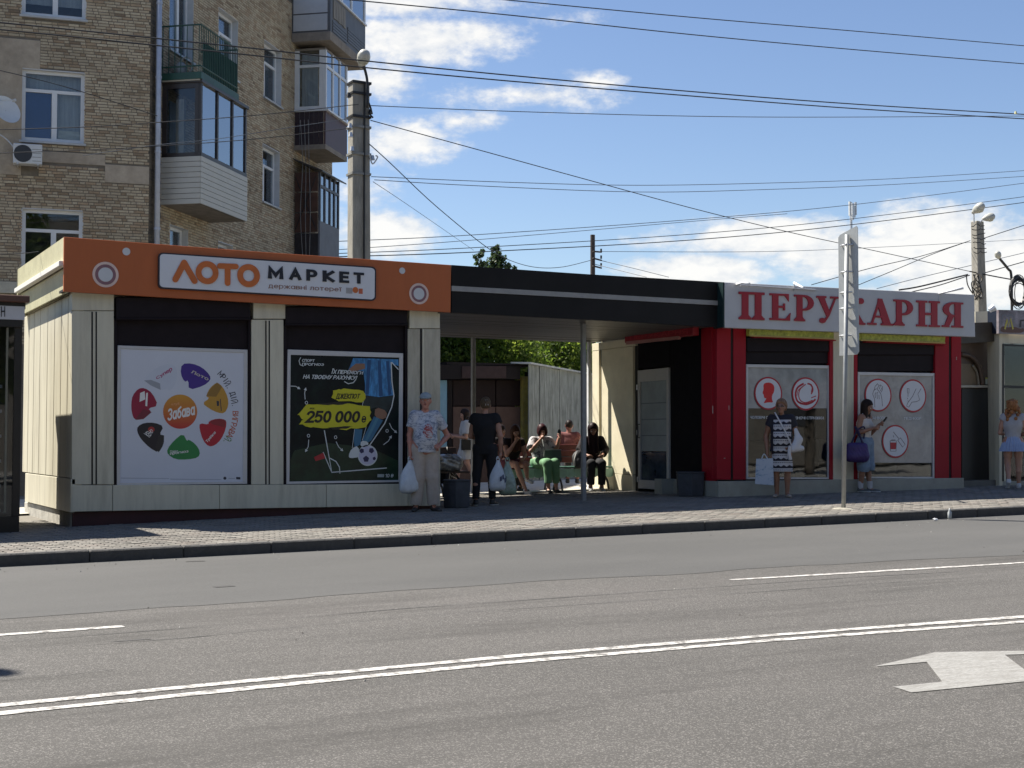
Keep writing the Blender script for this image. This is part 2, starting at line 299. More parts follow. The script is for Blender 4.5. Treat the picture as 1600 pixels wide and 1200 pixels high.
def text(P, s, quad, off, m, parent, shear=0.0, bold=.02, name='lettering', thick=0.0, gap=.22):
    """flat stroke lettering fitted to a surveyed quad: top-left, top-right, bottom-right, bottom-left"""
    w = .13 + bold * 2.6; x = 0; S = []
    for ch in s:
        if ch == ' ': x += .36; continue
        wd, st = FONT[ch]; S += [[(x + a + shear * b, b) for a, b in q] for q in st]; x += wd + gap + bold
    hw = w / 2; xs = [a for q in S for a, _ in q]; ys = [b for q in S for _, b in q]; x0, x1 = min(xs) - hw, max(xs) + hw; y0, y1 = min(0, min(ys)) - hw * (min(ys) >= 0), max(ys) + hw
    tl, tr, br, bl = [P.hit(px, py, off) for px, py in quad]; mb = MB(); k = 0
    def M(a, b): a = (a - x0) / (x1 - x0); b = (b - y0) / (y1 - y0); return (bl * (1 - a) + br * a) * (1 - b) + (tl * (1 - a) + tr * a) * b
    for q in S:
        n = len(q); L = []; Rr = []
        closed = n > 4 and abs(q[0][0] - q[-1][0]) + abs(q[0][1] - q[-1][1]) < 1e-6
        for i in range(n):
            def dr(i0, i1):
                dx, dy = q[i1][0] - q[i0][0], q[i1][1] - q[i0][1]; l = math.hypot(dx, dy) or 1; return dx / l, dy / l
            if i == 0: d0 = d1 = dr(0, 1)
            elif i == n - 1: d0 = d1 = dr(n - 2, n - 1)
            else: d0, d1 = dr(i - 1, i), dr(i, i + 1)
            if closed and i in (0, n - 1): d0, d1 = dr(n - 2, n - 1), dr(0, 1)
            nx, ny = -(d0[1] + d1[1]), d0[0] + d1[0]; l = math.hypot(nx, ny) or 1; nx /= l; ny /= l; cs = max(.42, abs(-d0[1] * nx + d0[0] * ny)); e = 0
            px_, py_ = q[i]
            if not closed and i == 0: px_ -= d0[0] * hw * .92; py_ -= d0[1] * hw * .92
            if not closed and i == n - 1: px_ += d0[0] * hw * .92; py_ += d0[1] * hw * .92
            L.append((px_ + nx * hw / cs, py_ + ny * hw / cs)); Rr.append((px_ - nx * hw / cs, py_ - ny * hw / cs))
        o = P.n * (.00012 * k); k += 1
        mb.add([M(*p) + o for p in L] + [M(*p) + o for p in Rr], [(i, n + i, n + i + 1, i + 1) for i in range(n - 1)])
        if thick: mb.add([M(*p) + o for p in L] + [M(*p) + o for p in Rr] + [M(*p) - P.n * thick for p in L] + [M(*p) - P.n * thick for p in Rr], [(i + 1, i, 2 * n + i, 2 * n + i + 1) for i in range(n - 1)] + [(n + i, n + i + 1, 3 * n + i + 1, 3 * n + i) for i in range(n - 1)] + [(0, n, 3 * n, 2 * n), (2 * n - 1, n - 1, 3 * n - 1, 4 * n - 1)])
    return put(name, mb, m, parent)
def ell(cx, cy, rx, ry, n=32, a0=0, a1=360): return [(cx + rx * math.cos(R(a0 + (a1 - a0) * i / n)), cy - ry * math.sin(R(a0 + (a1 - a0) * i / n))) for i in range(n + (0 if a1 - a0 == 360 else 1))]
def disc(P, cx, cy, rpx, off, m, parent, name='disc', r_in=None, thick=0.004, n=36):
    c = P.hit(cx, cy, off); e = P.hit(cx, cy - rpx, off); rr = abs(e.z - c.z); pt = lambda r, i: c + P.t * r * math.cos(2 * math.pi * i / n) + Vector((0, 0, r * math.sin(2 * math.pi * i / n)))
    if r_in is None: return put(name, MB().prism([pt(rr, i) for i in range(n)], -P.n * thick), m, parent)
    ri = abs(P.hit(cx, cy - r_in, off).z - c.z); mb = MB()
    for i in range(n): mb.prism([pt(rr, i), pt(rr, i + 1), pt(ri, i + 1), pt(ri, i)], -P.n * thick)
    return put(name, mb, m, parent)
def chaikin(p, k=1):
    for _ in range(k):
        q = []
        for i in range(len(p)):
            a = p[i]; b = p[(i + 1) % len(p)]; q += [(a[0] * .75 + b[0] * .25, a[1] * .75 + b[1] * .25), (a[0] * .25 + b[0] * .75, a[1] * .25 + b[1] * .75)]
        p = q
    return p
# ------------------------------------------------------------------ shared materials
CREAM = mat('cream_panel', (0.62, 0.58, 0.45), .5, .07, 3, .03, 25, dirt=.5, dirtc=(.30, .265, .19), stretch=(3, 3, .35))
CREAM2 = mat('cream_weathered', (0.46, 0.43, 0.34), .6, .16, 5, .12, 30, dirt=.6, dirtc=(.25, .21, .14), stretch=(3, 3, .6))
DARKJ = mat('dark_joint', (.012, .011, .011), .7)
SHUT = mat('dark_shutter', (.016, .0115, .014), .55, .2, 5, .03, spec=.15)
ORANGE = mat('orange_board', (.44, .112, .03), .5, .06, 2, .02, dirt=.22, dirtc=(.30, .085, .03), stretch=(2, 2, .5))
WHITEP = mat('white_paint', (.80, .80, .80), .4, .04, 3)
POSTERW = mat('poster_white', (.62, .64, .70), .4, .03, 2)
BLACKF = mat('black_fascia', (.016, .015, .015), .55, .15, 2, .02, spec=.15)
ALU = mat('aluminium_frame', (.54, .54, .55), .4, .06, 5, metal=.2)
MAROON = mat('maroon_base', (.045, .010, .014), .6, .3, 4)
CONC = mat('concrete', (.40, .38, .33), .9, .22, 6, .4, 35, dirt=.6, dirtc=(.12, .11, .09))
REDP = mat('red_panel', (.31, .007, .018), .5, .08, 2, spec=.25, dirt=.2, dirtc=(.2, .01, .015))
GREYS = mat('grey_sign', (.50, .50, .51), .45, .05, 2, dirt=.15, dirtc=(.3, .3, .3))
STEEL = mat('galvanised_steel', (.52, .53, .54), .42, .12, 7, metal=.55)
BLACK = mat('black_plastic', (.015, .015, .016), .5)

# ------------------------------------------------------------------ ground, road, pavement
def asphalt(name, c1, c2, speck, rough=.9, grain=95.0, stain=0.0):
    m = bpy.data.materials.new(name); m.use_nodes = True; nt = m.node_tree; N = nt.nodes; L = nt.links; b = N['Principled BSDF']; b.inputs['Roughness'].default_value = rough
    g = N.new('ShaderNodeNewGeometry')
    def noise(sc, det, ro, st=(1, 1, 1)):
        mp = N.new('ShaderNodeMapping'); mp.inputs['Scale'].default_value = st; L.new(g.outputs['Position'], mp.inputs[0])
        n = N.new('ShaderNodeTexNoise'); n.inputs['Scale'].default_value = sc; n.inputs['Detail'].default_value = det; n.inputs['Roughness'].default_value = ro; L.new(mp.outputs[0], n.inputs['Vector']); return n.outputs[0]
    def rng_(x, a, bb, c=0, d=1):
        r = N.new('ShaderNodeMapRange'); r.inputs[1].default_value = a; r.inputs[2].default_value = bb; r.inputs[3].default_value = c; r.inputs[4].default_value = d; L.new(x, r.inputs[0]); return r.outputs[0]
    def mix(f, a, c, blend='MIX'):
        x = N.new('ShaderNodeMix'); x.data_type = 'RGBA'; x.blend_type = blend
        if isinstance(f, float): x.inputs[0].default_value = f
        else: L.new(f, x.inputs[0])
        for i, s in ((6, a), (7, c)):
            if isinstance(s, tuple): x.inputs[i].default_value = list(s) + [1]
            else: L.new(s, x.inputs[i])
        return x.outputs[2]
    base = mix(rng_(noise(.55, 6, .6, (.35, 1, 1)), .35, .65), c1, c2)
    fine = noise(grain, 3, .75); v = N.new('ShaderNodeTexVoronoi'); v.inputs['Scale'].default_value = grain * .8; L.new(g.outputs['Position'], v.inputs['Vector'])
    base = mix(rng_(fine, .38, .52, speck, 0), base, tuple(x * .28 for x in c1))
    wn = N.new('ShaderNodeSeparateColor'); L.new(v.outputs['Color'], wn.inputs[0])
    base = mix(rng_(wn.outputs[0], .70, .98, 0, speck), base, tuple(min(1, x * 2.5 + .03) for x in c2))
    if stain:
        base = mix(rng_(noise(.9, 9, .72, (.22, 1.5, 1)), .50, .72, 0, stain), base, (.034, .031, .027))
        base = mix(rng_(noise(2.3, 9, .7, (.12, 2.6, 1)), .62, .74, 0, stain * .7), base, (.026, .024, .021))
    L.new(base, b.inputs['Base Color'])
    bp = N.new('ShaderNodeBump'); bp.inputs['Strength'].default_value = .5; bp.inputs['Distance'].default_value = .006; L.new(fine, bp.inputs['Height']); L.new(bp.outputs[0], b.inputs['Normal'])
    return m
def sheet(name, xs, ys, lift, m, kind='structure', zf=zg):
    mb = MB(); mb.v = [Vector((x, y, zf(x, y) + lift)) for y in ys for x in xs]; n = len(xs)
    mb.f = [[j * n + i, j * n + i + 1, (j + 1) * n + i + 1, (j + 1) * n + i] for j in range(len(ys) - 1) for i in range(n - 1)]
    return put(name, mb, m, kind=kind)
fr = lambda a, b, n: [a + (b - a) * i / n for i in range(n + 1)]
XS = [-900, -300, -60, -25] + fr(-8, 45, 53) + [70, 150, 400, 1000]
def zlow(x, y): return zg(x, clamp(y, -8, 40)) - (.10 if y < 28 else .02)
sheet('ground', XS, [-900, -300, -60, -20] + fr(-8, 40, 24) + [60, 120, 300, 1200], -.06, mat('ground_dust', (.19, .175, .15), .95, .25, .8, .3, 12), zf=zlow)
zroad = lambda x, y: zg(x, min(y, KERB_Y - .001))
sheet('road', XS, fr(-6.0, KERB_Y, 22), 0, asphalt('road_asphalt', (.066, .062, .056), (.088, .082, .075), .62, grain=190, stain=.85), zf=zroad)
e1 = [gnd(0, 967), gnd(190, 955), gnd(800, 911), gnd(1100, 895), gnd(1250, 884), gnd(1600, 867)]
def edge(x):
    p = [(q.x, q.y) for q in e1]
    if x <= p[0][0]: return p[0][1] + (x - p[0][0]) * (p[1][1] - p[0][1]) / (p[1][0] - p[0][0]) * .3
    for a, b in zip(p, p[1:]):
        if x <= b[0]: return a[1] + (x - a[0]) * (b[1] - a[1]) / (b[0] - a[0])
    return p[-1][1]
xs = [-60] + fr(-8, 45, 212) + [90]; mb = MB(); k = 6
for x in xs:
    y0 = edge(x) + .035 * math.sin(x * 3.1) + rng.normal(0, .012)
    for j in range(k + 1): y = y0 + (KERB_Y - y0) * j / k; mb.v.append(Vector((x, y, zroad(x, y) + .0028)))
for i in range(len(xs) - 1):
    for j in range(k): mb.f.append([i * (k + 1) + j, (i + 1) * (k + 1) + j, (i + 1) * (k + 1) + j + 1, i * (k + 1) + j + 1])
put('road_resurfaced_strip', mb, asphalt('fresh_asphalt', (.062, .061, .058), (.080, .078, .074), .2, grain=230), kind='structure')

PAINT = mat('road_paint', (.50, .48, .45), .85, .35, 80, .3, 60, dirt=.9, dirtc=(.10, .095, .088), dscale=14, dlo=.46, dhi=.60)
PAINTW = mat('road_paint_worn', (.26, .255, .24), .85, .35, 60, .3, 60, dirt=.6, dirtc=(.16, .15, .135), dscale=9, stretch=(.5, 2, 1), dlo=.44, dhi=.62)
def road_poly(name, px, lift, m):
    pts = [gnd(x, y) + Vector((0, 0, lift)) for x, y in px]; return put(name, MB().add(pts, [tuple(range(len(pts)))[::-1]]), m, kind='structure')
def road_line(name, px, w, m, lift=.004, x0=None, x1=None, jit=.07):
    g = [gnd(x, y) for x, y in px]
    if x0 is not None: a, b = g[0], g[1]; g.insert(0, a + (a - b) / (b - a).x * (a.x - x0))
    if x1 is not None: a, b = g[-1], g[-2]; g.append(a + (a - b) / (a - b).x * (x1 - a.x))
    pts = []
    for a, b in zip(g, g[1:]):
        n = max(2, int((b - a).length / .08)); pts += [a.lerp(b, i / n) for i in range(n)]
    pts.append(g[-1])
    for p in pts: p.z = zroad(p.x, p.y) + lift
    nz = np.convolve(rng.normal(0, jit * 2.2, len(pts) + 10), np.ones(11) / 11, 'same')[5:-5] + rng.normal(0, jit * .15, len(pts)); ws = [w * max(.15, 1 + q * 1.5) for q in nz]
    mb = MB(); mb.strip(pts, ws, (0, 0, 1)); return put(name, mb, m, kind='structure')
road_line('lane_marking', [(0, 1103), (200, 1083), (400, 1063.5), (800, 1026), (1200, 993.5), (1600, 964)], .098, PAINT, x0=-25, x1=60)
road_line('lane_marking', [(0, 1115.5), (200, 1095.5), (400, 1075), (800, 1035.5), (1200, 1001.5), (1600, 972)], .098, PAINT, x0=-25, x1=60)
road_line('lane_marking', [(0, 992.5), (193, 979)], .105, PAINT, x0=-1.5)
road_line('lane_marking', [(1143, 906.5), (1600, 879.5)], .105, PAINT, x1=22)
road_poly('direction_arrow_marking', [(1364, 1042.5), (1461, 1020), (1640, 1017), (1640, 1022), (1570, 1024), (1606, 1051), (1640, 1049), (1640, 1062), (1424, 1083), (1396, 1074), (1472, 1066), (1448, 1035)], .004, PAINTW)
TAR = mat('tar_seam', (.05, .048, .045), .7, .3, 12)
def crack(px, w, x0=None, x1=None): return road_line('road_seam', px, w, TAR, .0025, x0, x1, .45)
crack([(0, 1004), (300, 981), (620, 952), (980, 927), (1340, 902), (1600, 888)], .010, -12, 40)
crack([(40, 1016), (290, 997), (640, 963), (980, 940), (1340, 914), (1600, 897)], .009, None, 40)
crack([(172, 1003.5), (236, 998.5)], .04)
crack([(0, 1064), (50, 1059.5), (110, 1054.5), (180, 1046)], .016)
crack([(0, 925), (330, 905), (800, 868)], .012)
for (a, b) in (((290, 878), (320, 877)), ((335, 918), (365, 916))): road_line('tar_patch', [a, b], .10, TAR, .0062)

# pavement: bedding sheet, one paver at a time near the kiosks, kerb stones
ysp = [KERB_Y + .16] + fr(15.6, 24.2, 20) + [26, 28]
sheet('pavement_bedding', [-40] + fr(-8, 45, 53) + [90], ysp, -.02, mat('bedding_sand', (.16, .145, .12), .95, .2, 9))
PSTOP = [(0.0, (.215, .20, .175)), (.25, (.275, .255, .22)), (.5, (.30, .28, .245)), (.72, (.25, .23, .205)), (.86, (.285, .245, .21)), (1.0, (.215, .205, .185))]
pave = thing('paved_sidewalk', None, None, (0, 0, 0), kind='structure')
PL_, PW_ = .2, .1
cells = []
for r in range(86):
    y = KERB_Y + .215 + r * (PW_ + .005)
    for c in range(170):
        x = -1.2 + c * (PL_ + .005) + (.1 if r % 2 else 0)
        if y < 19.25 or (8.1 < x < 15.0 and y < 22.75) or (x < 3.5 and y < 21): cells.append((x, y))
cells.sort(key=lambda q: ((q[0] - EYE.x) ** 2 + (q[1] - EYE.y) ** 2) if (q[0] > .142 * q[1] - .1 and q[1] < 17.3) else 1e6 + q[0])
def paver_pts(x, y, g=.0):
    h = PL_ / 2 - .003; w = PW_ / 2 - .003; b = .006; z = lambda a, c: zg(a, c)
    dz = rng.normal(0, .0016)
    lo = [(x - h, y - w, z(x, y) - .03), (x + h, y - w, z(x, y) - .03), (x + h, y + w, z(x, y) - .03), (x - h, y + w, z(x, y) - .03)]
    hi = [(x + sx * (h - b), y + sy * (w - b), z(x + sx * h, y + sy * w) + dz) for sx, sy in ((-1, -1), (1, -1), (1, 1), (-1, 1))]
    return lo + hi
PF = [(4, 5, 6, 7), (0, 1, 5, 4), (1, 2, 6, 5), (2, 3, 7, 6), (3, 0, 4, 7)]
h, w = PL_ / 2 - .003, PW_ / 2 - .003
pm = MB(); pm.add([(-h, -w, -.03), (h, -w, -.03), (h, w, -.03), (-h, w, -.03), (-h + .006, -w + .006, 0), (h - .006, -w + .006, 0), (h - .006, w - .006, 0), (-h + .006, w - .006, 0)], PF)
paver_me = mesh_of('paver', pm, tonemat('paver_single', PSTOP, per_object=True, grime=.45, bump=.3))
for (x, y) in cells[:300]: inst('paver', paver_me, (x, y, zg(x, y) + rng.normal(0, .002)), pave, rot=(0, -.0125, rng.normal(0, .008)))
rest = MB()
for (x, y) in cells[300:]: rest.add(paver_pts(x, y), PF, float(rng.random()))
put('paver_field', rest, tonemat('paver_mass', PSTOP, grime=.45, bump=.3), pave, tone=True, kind='stuff')
kerb = thing('kerb', None, None, (0, 0, 0), kind='structure')
km = MB().box(-.4975, .4975, 0, .15, -.35, 0)
kerb_me = mesh_of('kerb_stone', km, mat('kerb_concrete', (.075, .072, .068), .9, .2, 7, .35, 30, dirt=.6, dirtc=(.035, .033, .03)), bevel=.014)
for i in range(-9, 48): inst('kerb_stone', kerb_me, (i + .5, KERB_Y + rng.normal(0, .003), zg(i + .5, KERB_Y + .01) + .006 + rng.normal(0, .002)), kerb, rot=(0, -.0112, rng.normal(0, .002)))

# ------------------------------------------------------------------ lottery kiosk
K1 = Plane((3.5, 19.2), 0)
X0 = K1.hit(112.2, 799.6).x; K1S = Plane((X0, 19.2), -90); YB = 23.0
XR = K1.hit(688, 700).x
k1 = thing('lottery_kiosk', 'cream panelled lottery kiosk with an orange fascia and two shuttered poster windows', 'kiosk', (X0, 19.2, zg(X0, 19.2)))
ZP = K1.hit(350, 795).z; ZW = K1.hit(112, 757).z + .02; ZC = K1.hit(350, 470).z + .05; ZT = K1.hit(400, 392).z
b = MB().box(X0 + .02, XR - .01, 19.33, YB, ZP, ZC - .02); put('wall', b, CREAM, k1, bevel=.01)
def fpart(name, x0, x1, y0, y1, off, th, m, par=None, bev=.004, P=K1): return pp(name, P, rect(x0, y0, x1, y1), off, th, m, par or k1, bevel=bev)
fpart('pillar', 112.2, 178, 486, 757, 0, .12, CREAM); fpart('pillar_cap', 112.2, 178, 455, 485, .004, .12, CREAM)
fpart('pillar', 393, 443, 499.5, 757, 0, .12, CREAM); fpart('pillar_cap', 396, 446, 470, 498, .004, .12, CREAM)
fpart('pillar', 637.5, 688, 514, 790.5, 0, .12, CREAM2); fpart('pillar_cap', 640, 687.5, 485, 513, .004, .12, CREAM)
for a, c, y0 in ((142.8, 145.3, 487), (149.3, 151.6, 487), (414.5, 416.6, 501), (419.8, 421.8, 501), (656.3, 659.6, 513)): fpart('groove_strip', a, c, y0, 757, .004, .02, DARKJ, bev=0)
fpart('edge_trim', 660.3, 663, 514, 757, .012, .02, CREAM)
bx = [112.2, 176, 343, 510, 637.5]; yb = [799.6, 798.3, 795.2, 792.5, 790.4]; yt = [758, 758, 757.8, 757, 756]
for i in range(4): put('base_panel', MB().prism(quadpx(K1, [(bx[i] + .4, yt[i]), (bx[i + 1] - .4, yt[i + 1]), (bx[i + 1] - .4, yb[i + 1]), (bx[i] + .4, yb[i])], .006), -K1.n * .1), CREAM, k1, bevel=.004)
put('plinth', MB().box(X0 + .03, XR - .05, 19.27, YB - .1, zg(X0, 19.2) - .15, ZP - .003), MAROON, k1)
put('corner_post', MB().box(X0 + .003, X0 + .12, 19.215, 19.34, ZP + .02, ZC), CREAM, k1)
# shuttered openings
for (x0, x1, yb0, yr, yp) in ((178, 393, 463, 494, 760), (443, 638, 478, 503, 757)):
    fpart('shutter', x0, x1, yr, yp, -.075, .04, SHUT)
    sb = fpart('shutter_box', x0 + 4, x1 - 1, yb0, yr + 4, .035, .16, SHUT, bev=.02)
    P0 = K1.hit(x0 + 4, yr + 4, .04); P1 = K1.hit(x1 - 1, yr + 4, .04); put('shutter_rail', MB().tube([P0 + Vector((0, .02, 0)), P1 + Vector((0, .02, 0))], .022, 8), SHUT, sb, smooth=True)
    for xx in (x0 + 2.5, x1 - 2.5): fpart('guide_rail', xx - 2.2, xx + 2.2, yr + 4, yp, -.02, .06, SHUT, bev=.005)
# west side
sy = [112.2, 106, 95.5, 85, 74, 62.5, 53, 45, 37]
SI = lambda px: K1S.hit(px, 650).y
ztop = K1.hit(112.2, 457).z
put('side_wall', MB().box(X0 + .004, X0 + .05, 19.34, YB, ZP + .45, ztop + .4), DARKJ, k1)
yy = [SI(p) for p in sy]
for i in range(8): put('side_panel', MB().box(X0 - .012, X0 + .04, yy[i] + (.018 if i else 0), yy[i + 1] - .018, ZP + .46, ztop - .006), CREAM, k1, bevel=.004)
put('side_panel', MB().box(X0 - .016, X0 + .04, 19.2, YB, ztop + .006, ztop + .42), CREAM, k1)
put('side_base_panel', MB().box(X0 - .018, X0 + .04, 19.2, YB, ZP, ZP + .445), CREAM, k1, bevel=.004)
put('foundation_block', MB().box(X0 + .02, X0 + .5, 19.35, YB + .3, zg(X0, 19.5) - .2, ZP - .006), CONC, k1, bevel=.02)
put('roof', MB().box(X0 - .1, XR + .1, 19.1, YB + .1, ZT - .18, ZT - .05), mat('roof_felt', (.09, .085, .08), .9), k1)
# fascia
OFV = .14
pp('fascia', K1, [(100.3, 370), (400, 393), (705, 414), (704, 488), (400, 473), (99.5, 455.5)], OFV, .05, ORANGE, k1, bevel=.004)
fx = K1.hit(100, 400, OFV).x; FS = Plane((fx, 19.2 - OFV + .05), -90); zt = K1.hit(100, 370, OFV).z; zb = K1.hit(100, 455.5, OFV).z; n = 22
zm = FS.hit(98, 411).z
for i in range(n):
    a = 19.2 - OFV + .05 + (YB - 19.05) * i / n; c = 19.2 - OFV + .05 + (YB - 19.05) * (i + 1) / n
    put('fascia_board', MB().box(fx, fx + .03, a + .002, c - .002, zm + .03, zt), mat('lemon_board', (.47, .45, .29), .6, .12, 4, .05, dirt=.3, dirtc=(.36, .33, .2)), k1)
    put('fascia_board', MB().box(fx + .05, fx + .08, a + .002, c - .002, zb, zm - .05), MATS['lemon_board'], k1)
put('drip_moulding', MB().box(fx - .055, fx + .03, 19.2 - OFV + .05, YB, zm - .045, zm + .028), mat('white_moulding', (.74, .73, .68), .5, .05, 4), k1, bevel=.006)
put('fascia_rear', MB().box(fx, XR + .1, YB + .02, YB + .08, zb, zt), MATS['lemon_board'], k1)
put('soffit', MB().box(fx + .01, XR + .02, 19.2 - OFV + .04, 19.45, zb + .01, zb + .04), DARKJ, k1)
LIL = mat('lilac_ring', (.24, .12, .14), .5); PALE = mat('pale_disc', (.58, .59, .60), .45, .04)
for (cx, cy, r, ri, rd) in ((165, 429, 20, 16, 11.5), (654.7, 459, 16.5, 13, 9.5)):
    disc(K1, cx, cy, r, OFV + .008, mat('peach_ring', (.70, .52, .45), .5), k1, 'ring_emblem', ri); disc(K1, cx, cy, ri - .3, OFV + .006, LIL, k1, 'ring_emblem', rd); disc(K1, cx, cy, rd - .3, OFV + .009, PALE, k1, 'disc_emblem')
for (cx, cy, r) in ((197.5, 393, 6.0), (628.5, 423, 5.0)): disc(K1, cx, cy, r, OFV + .008, PALE, k1, 'disc_emblem')

# ЛОТО МАРКЕТ sign board
q = lambda X, Y: (230 + X / 4.2105, 380 + Y / 4.2105)
def rrect(tl, tr, br, bl, r=.045, ar=6.0):
    P = [Vector(p).to_2d() if len(p) == 2 else p for p in (tl, tr, br, bl)]; out = []
    f = lambda u, v: tuple((P[0] * (1 - u) + P[1] * u) * (1 - v) + (P[3] * (1 - u) + P[2] * u) * v)
    ru, rv = r, r * ar
    for (cu, cv, a0) in ((1 - ru, rv, -90), (1 - ru, 1 - rv, 0), (ru, 1 - rv, 90), (ru, rv, 180)):
        for k in range(6): a = R(a0 + 18 * k); out.append(f(cu + ru * math.cos(a), cv + rv * math.sin(a)))
    return out
s1 = thing('shop_sign', 'long white signboard with orange and black lottery lettering on the orange fascia', 'sign', K1.hit(420, 430, OFV))
V2 = lambda t: Vector((t[0], t[1]))
pp('board_edge', K1, rrect(V2(q(75, 60)), V2(q(1507, 156)), V2(q(1505, 380)), V2(q(73, 297)), .02), OFV + .05, .048, mat('navy_edge', (.02, .018, .03), .4), s1)
pp('board', K1, rrect(V2(q(84, 69)), V2(q(1498, 164)), V2(q(1496, 371)), V2(q(82, 288)), .018), OFV + .056, .01, mat('board_white', (.66, .67, .70), .4, .03, 2), s1)
LO = mat('letter_orange', (.56, .145, .035), .4); LB = mat('letter_black', (.012, .014, .024), .4)
def stroke_px(pts, w, off, m, parent, name, P=K1, cv=q, caps=True, th=.012, step=.0006):
    mb = MB(); g = [P.hit(*cv(*p), off) for p in pts]; ww = abs(P.hit(*cv(pts[0][0], pts[0][1] + w), off).z - P.hit(*cv(*pts[0]), off).z); k = 0
    for a, c in zip(g, g[1:]):
        d = (c - a).normalized(); nn = P.n.cross(d); o = P.n * step * k; k += 1
        mb.prism([a + nn * ww / 2 + o, c + nn * ww / 2 + o, c - nn * ww / 2 + o, a - nn * ww / 2 + o], -P.n * th)
    if caps:
        for a in g:
            o = P.n * step * k; k += 1; mb.prism([a + o + (P.t * math.cos(R(30 * i)) + Vector((0, 0, math.sin(R(30 * i))))) * ww / 2 for i in range(12)], -P.n * th)
    return put(name, mb, m, parent)
SO = OFV + .068
stroke_px([(186, 238), (244, 128), (312, 248)], 40, SO, LO, s1, 'letter')
for (cx, cy) in ((395, 193), (668, 213)):
    x, y = q(cx, cy); disc(K1, x, y, 76 / 4.21, SO + .003, LO, s1, 'letter', 38 / 4.21, .012)
stroke_px([(478, 149), (585, 153)], 36, SO + .006, LO, s1, 'letter'); stroke_px([(530, 160), (530, 262)], 38, SO + .0015, LO, s1, 'letter_stem')
lx = [795, 897, 935, 1016, 1048, 1120, 1155, 1235, 1265, 1330, 1358, 1428]
for i, ch in enumerate('МАРКЕТ'):
    a, c = lx[2 * i], lx[2 * i + 1]; ty = lambda X: 155 + (X - 795) * 40 / 633; by = lambda X: 232 + (X - 795) * 36 / 633
    text(K1, ch, [q(a, ty(a)), q(c, ty(c)), q(c, by(c)), q(a, by(a))], SO, LB, s1, bold=.06, name='letter', thick=.01)
text(K1, 'державні лотереї', [q(797, 264), q(1278, 290), q(1278, 324), q(797, 300)], SO - .009, mat('letter_brown', (.26, .13, .10), .5), s1, bold=.0)
pp('emblem_panel', K1, [q(1308, 292), q(1350, 294), q(1350, 332), q(1308, 330)], SO - .0095, .002, mat('emblem_grey', (.38, .36, .36), .5), s1)
pp('emblem_panel', K1, [q(1392, 298), q(1418, 299), q(1418, 334), q(1392, 332)], SO - .0090, .002, mat('emblem_red', (.55, .13, .06), .5), s1)
disc(K1, *q(1370, 308), 20 / 4.21, SO - .008, LO, s1, 'emblem_ball', None, .002)

# ------------------------------------------------------------------ the two window posters
def poster(label, px_out, px_in, off, sheet_m):
    t = thing('window_poster', label, 'poster', K1.hit(*px_out[3], off), group='framed posters in the lottery kiosk windows')
    P4 = quadpx(K1, px_out, off); I4 = quadpx(K1, px_in, off); 
    for i in range(4): j = (i + 1) % 4; put('frame', MB().prism([P4[i], P4[j], I4[j], I4[i]], -K1.n * .04), ALU, t, bevel=.003)
    pp('sheet', K1, px_in, off - .012, .01, sheet_m, t); return t
q1 = lambda X, Y: (170 + X / 5, 530 + Y / 5)
PO = -.028
p1 = poster('white lottery poster with a wheel of coloured petals round an orange disc', [q1(70, 48), q1(1085, 82), q1(1082, 1130), q1(58, 1142)], [q1(96, 74), q1(1058, 106), q1(1048, 1112), q1(88, 1122)], PO, POSTERW)
SH = PO - .0112
def art(par, P, cv, pts, m, lay, name='printed_shape', ch=0): return pp(name, P, [cv(*p) for p in (chaikin(pts, ch) if ch else pts)], SH + lay * .0007, .0006, m, par)
def ink(n, c, **k): return mat('ink_' + n, c, .35, .04, 3, **k)
pet = {'pearl': ([(275, 320), (330, 250), (420, 200), (500, 190), (535, 240), (530, 330), (490, 400), (440, 390), (405, 398), (330, 365)], (.58, .61, .68)),
 'violet': ([(570, 192), (650, 188), (730, 220), (790, 280), (795, 320), (740, 365), (625, 398), (622, 318), (592, 336), (560, 270)], (.055, .025, .24)),
 'amber': ([(845, 335), (890, 370), (930, 450), (935, 520), (905, 580), (850, 575), (780, 540), (730, 500), (788, 462), (758, 445), (790, 380)], (.52, .27, .04)),
 'scarlet': ([(710, 655), (780, 668), (780, 640), (850, 618), (920, 630), (915, 700), (880, 780), (830, 830), (780, 840), (735, 790), (708, 700)], (.45, .015, .035)),
 'green': ([(580, 735), (612, 800), (620, 780), (680, 820), (715, 880), (700, 925), (620, 940), (520, 940), (460, 900), (455, 860), (510, 790)], (.02, .22, .06)),
 'ink': ([(225, 680), (280, 652), (360, 652), (430, 680), (395, 745), (432, 750), (430, 820), (390, 888), (320, 850), (250, 780), (220, 720)], (.012, .012, .022)),
 'crimson': ([(185, 440), (230, 385), (280, 380), (340, 420), (388, 520), (305, 540), (335, 570), (270, 625), (200, 632), (178, 570), (175, 500)], (.30, .012, .05))}
for k, (pts, c) in pet.items(): art(p1, K1, q1, pts, ink(k, c), 1, 'printed_petal', 1)
for k, pts in (('crimson', [(270, 545), (335, 570), (270, 625), (205, 628)]), ('scarlet', [(785, 645), (850, 622), (915, 634), (905, 690), (810, 665)]), ('ink', [(395, 745), (432, 752), (428, 815), (390, 885), (365, 840)]), ('pearl', [(275, 322), (330, 318), (400, 345), (405, 396), (330, 362)]), ('amber', [(845, 338), (885, 372), (840, 450), (760, 445), (795, 385)])):
    c = pet[k][1]; art(p1, K1, q1, pts, ink(k + '_fold', tuple(x * .55 + .015 for x in c)), 2, 'petal_fold')
m = ink('sunset', (.60, .16, .03)); N = m.node_tree.nodes; L = m.node_tree.links     # printed blend from amber to red down the disc
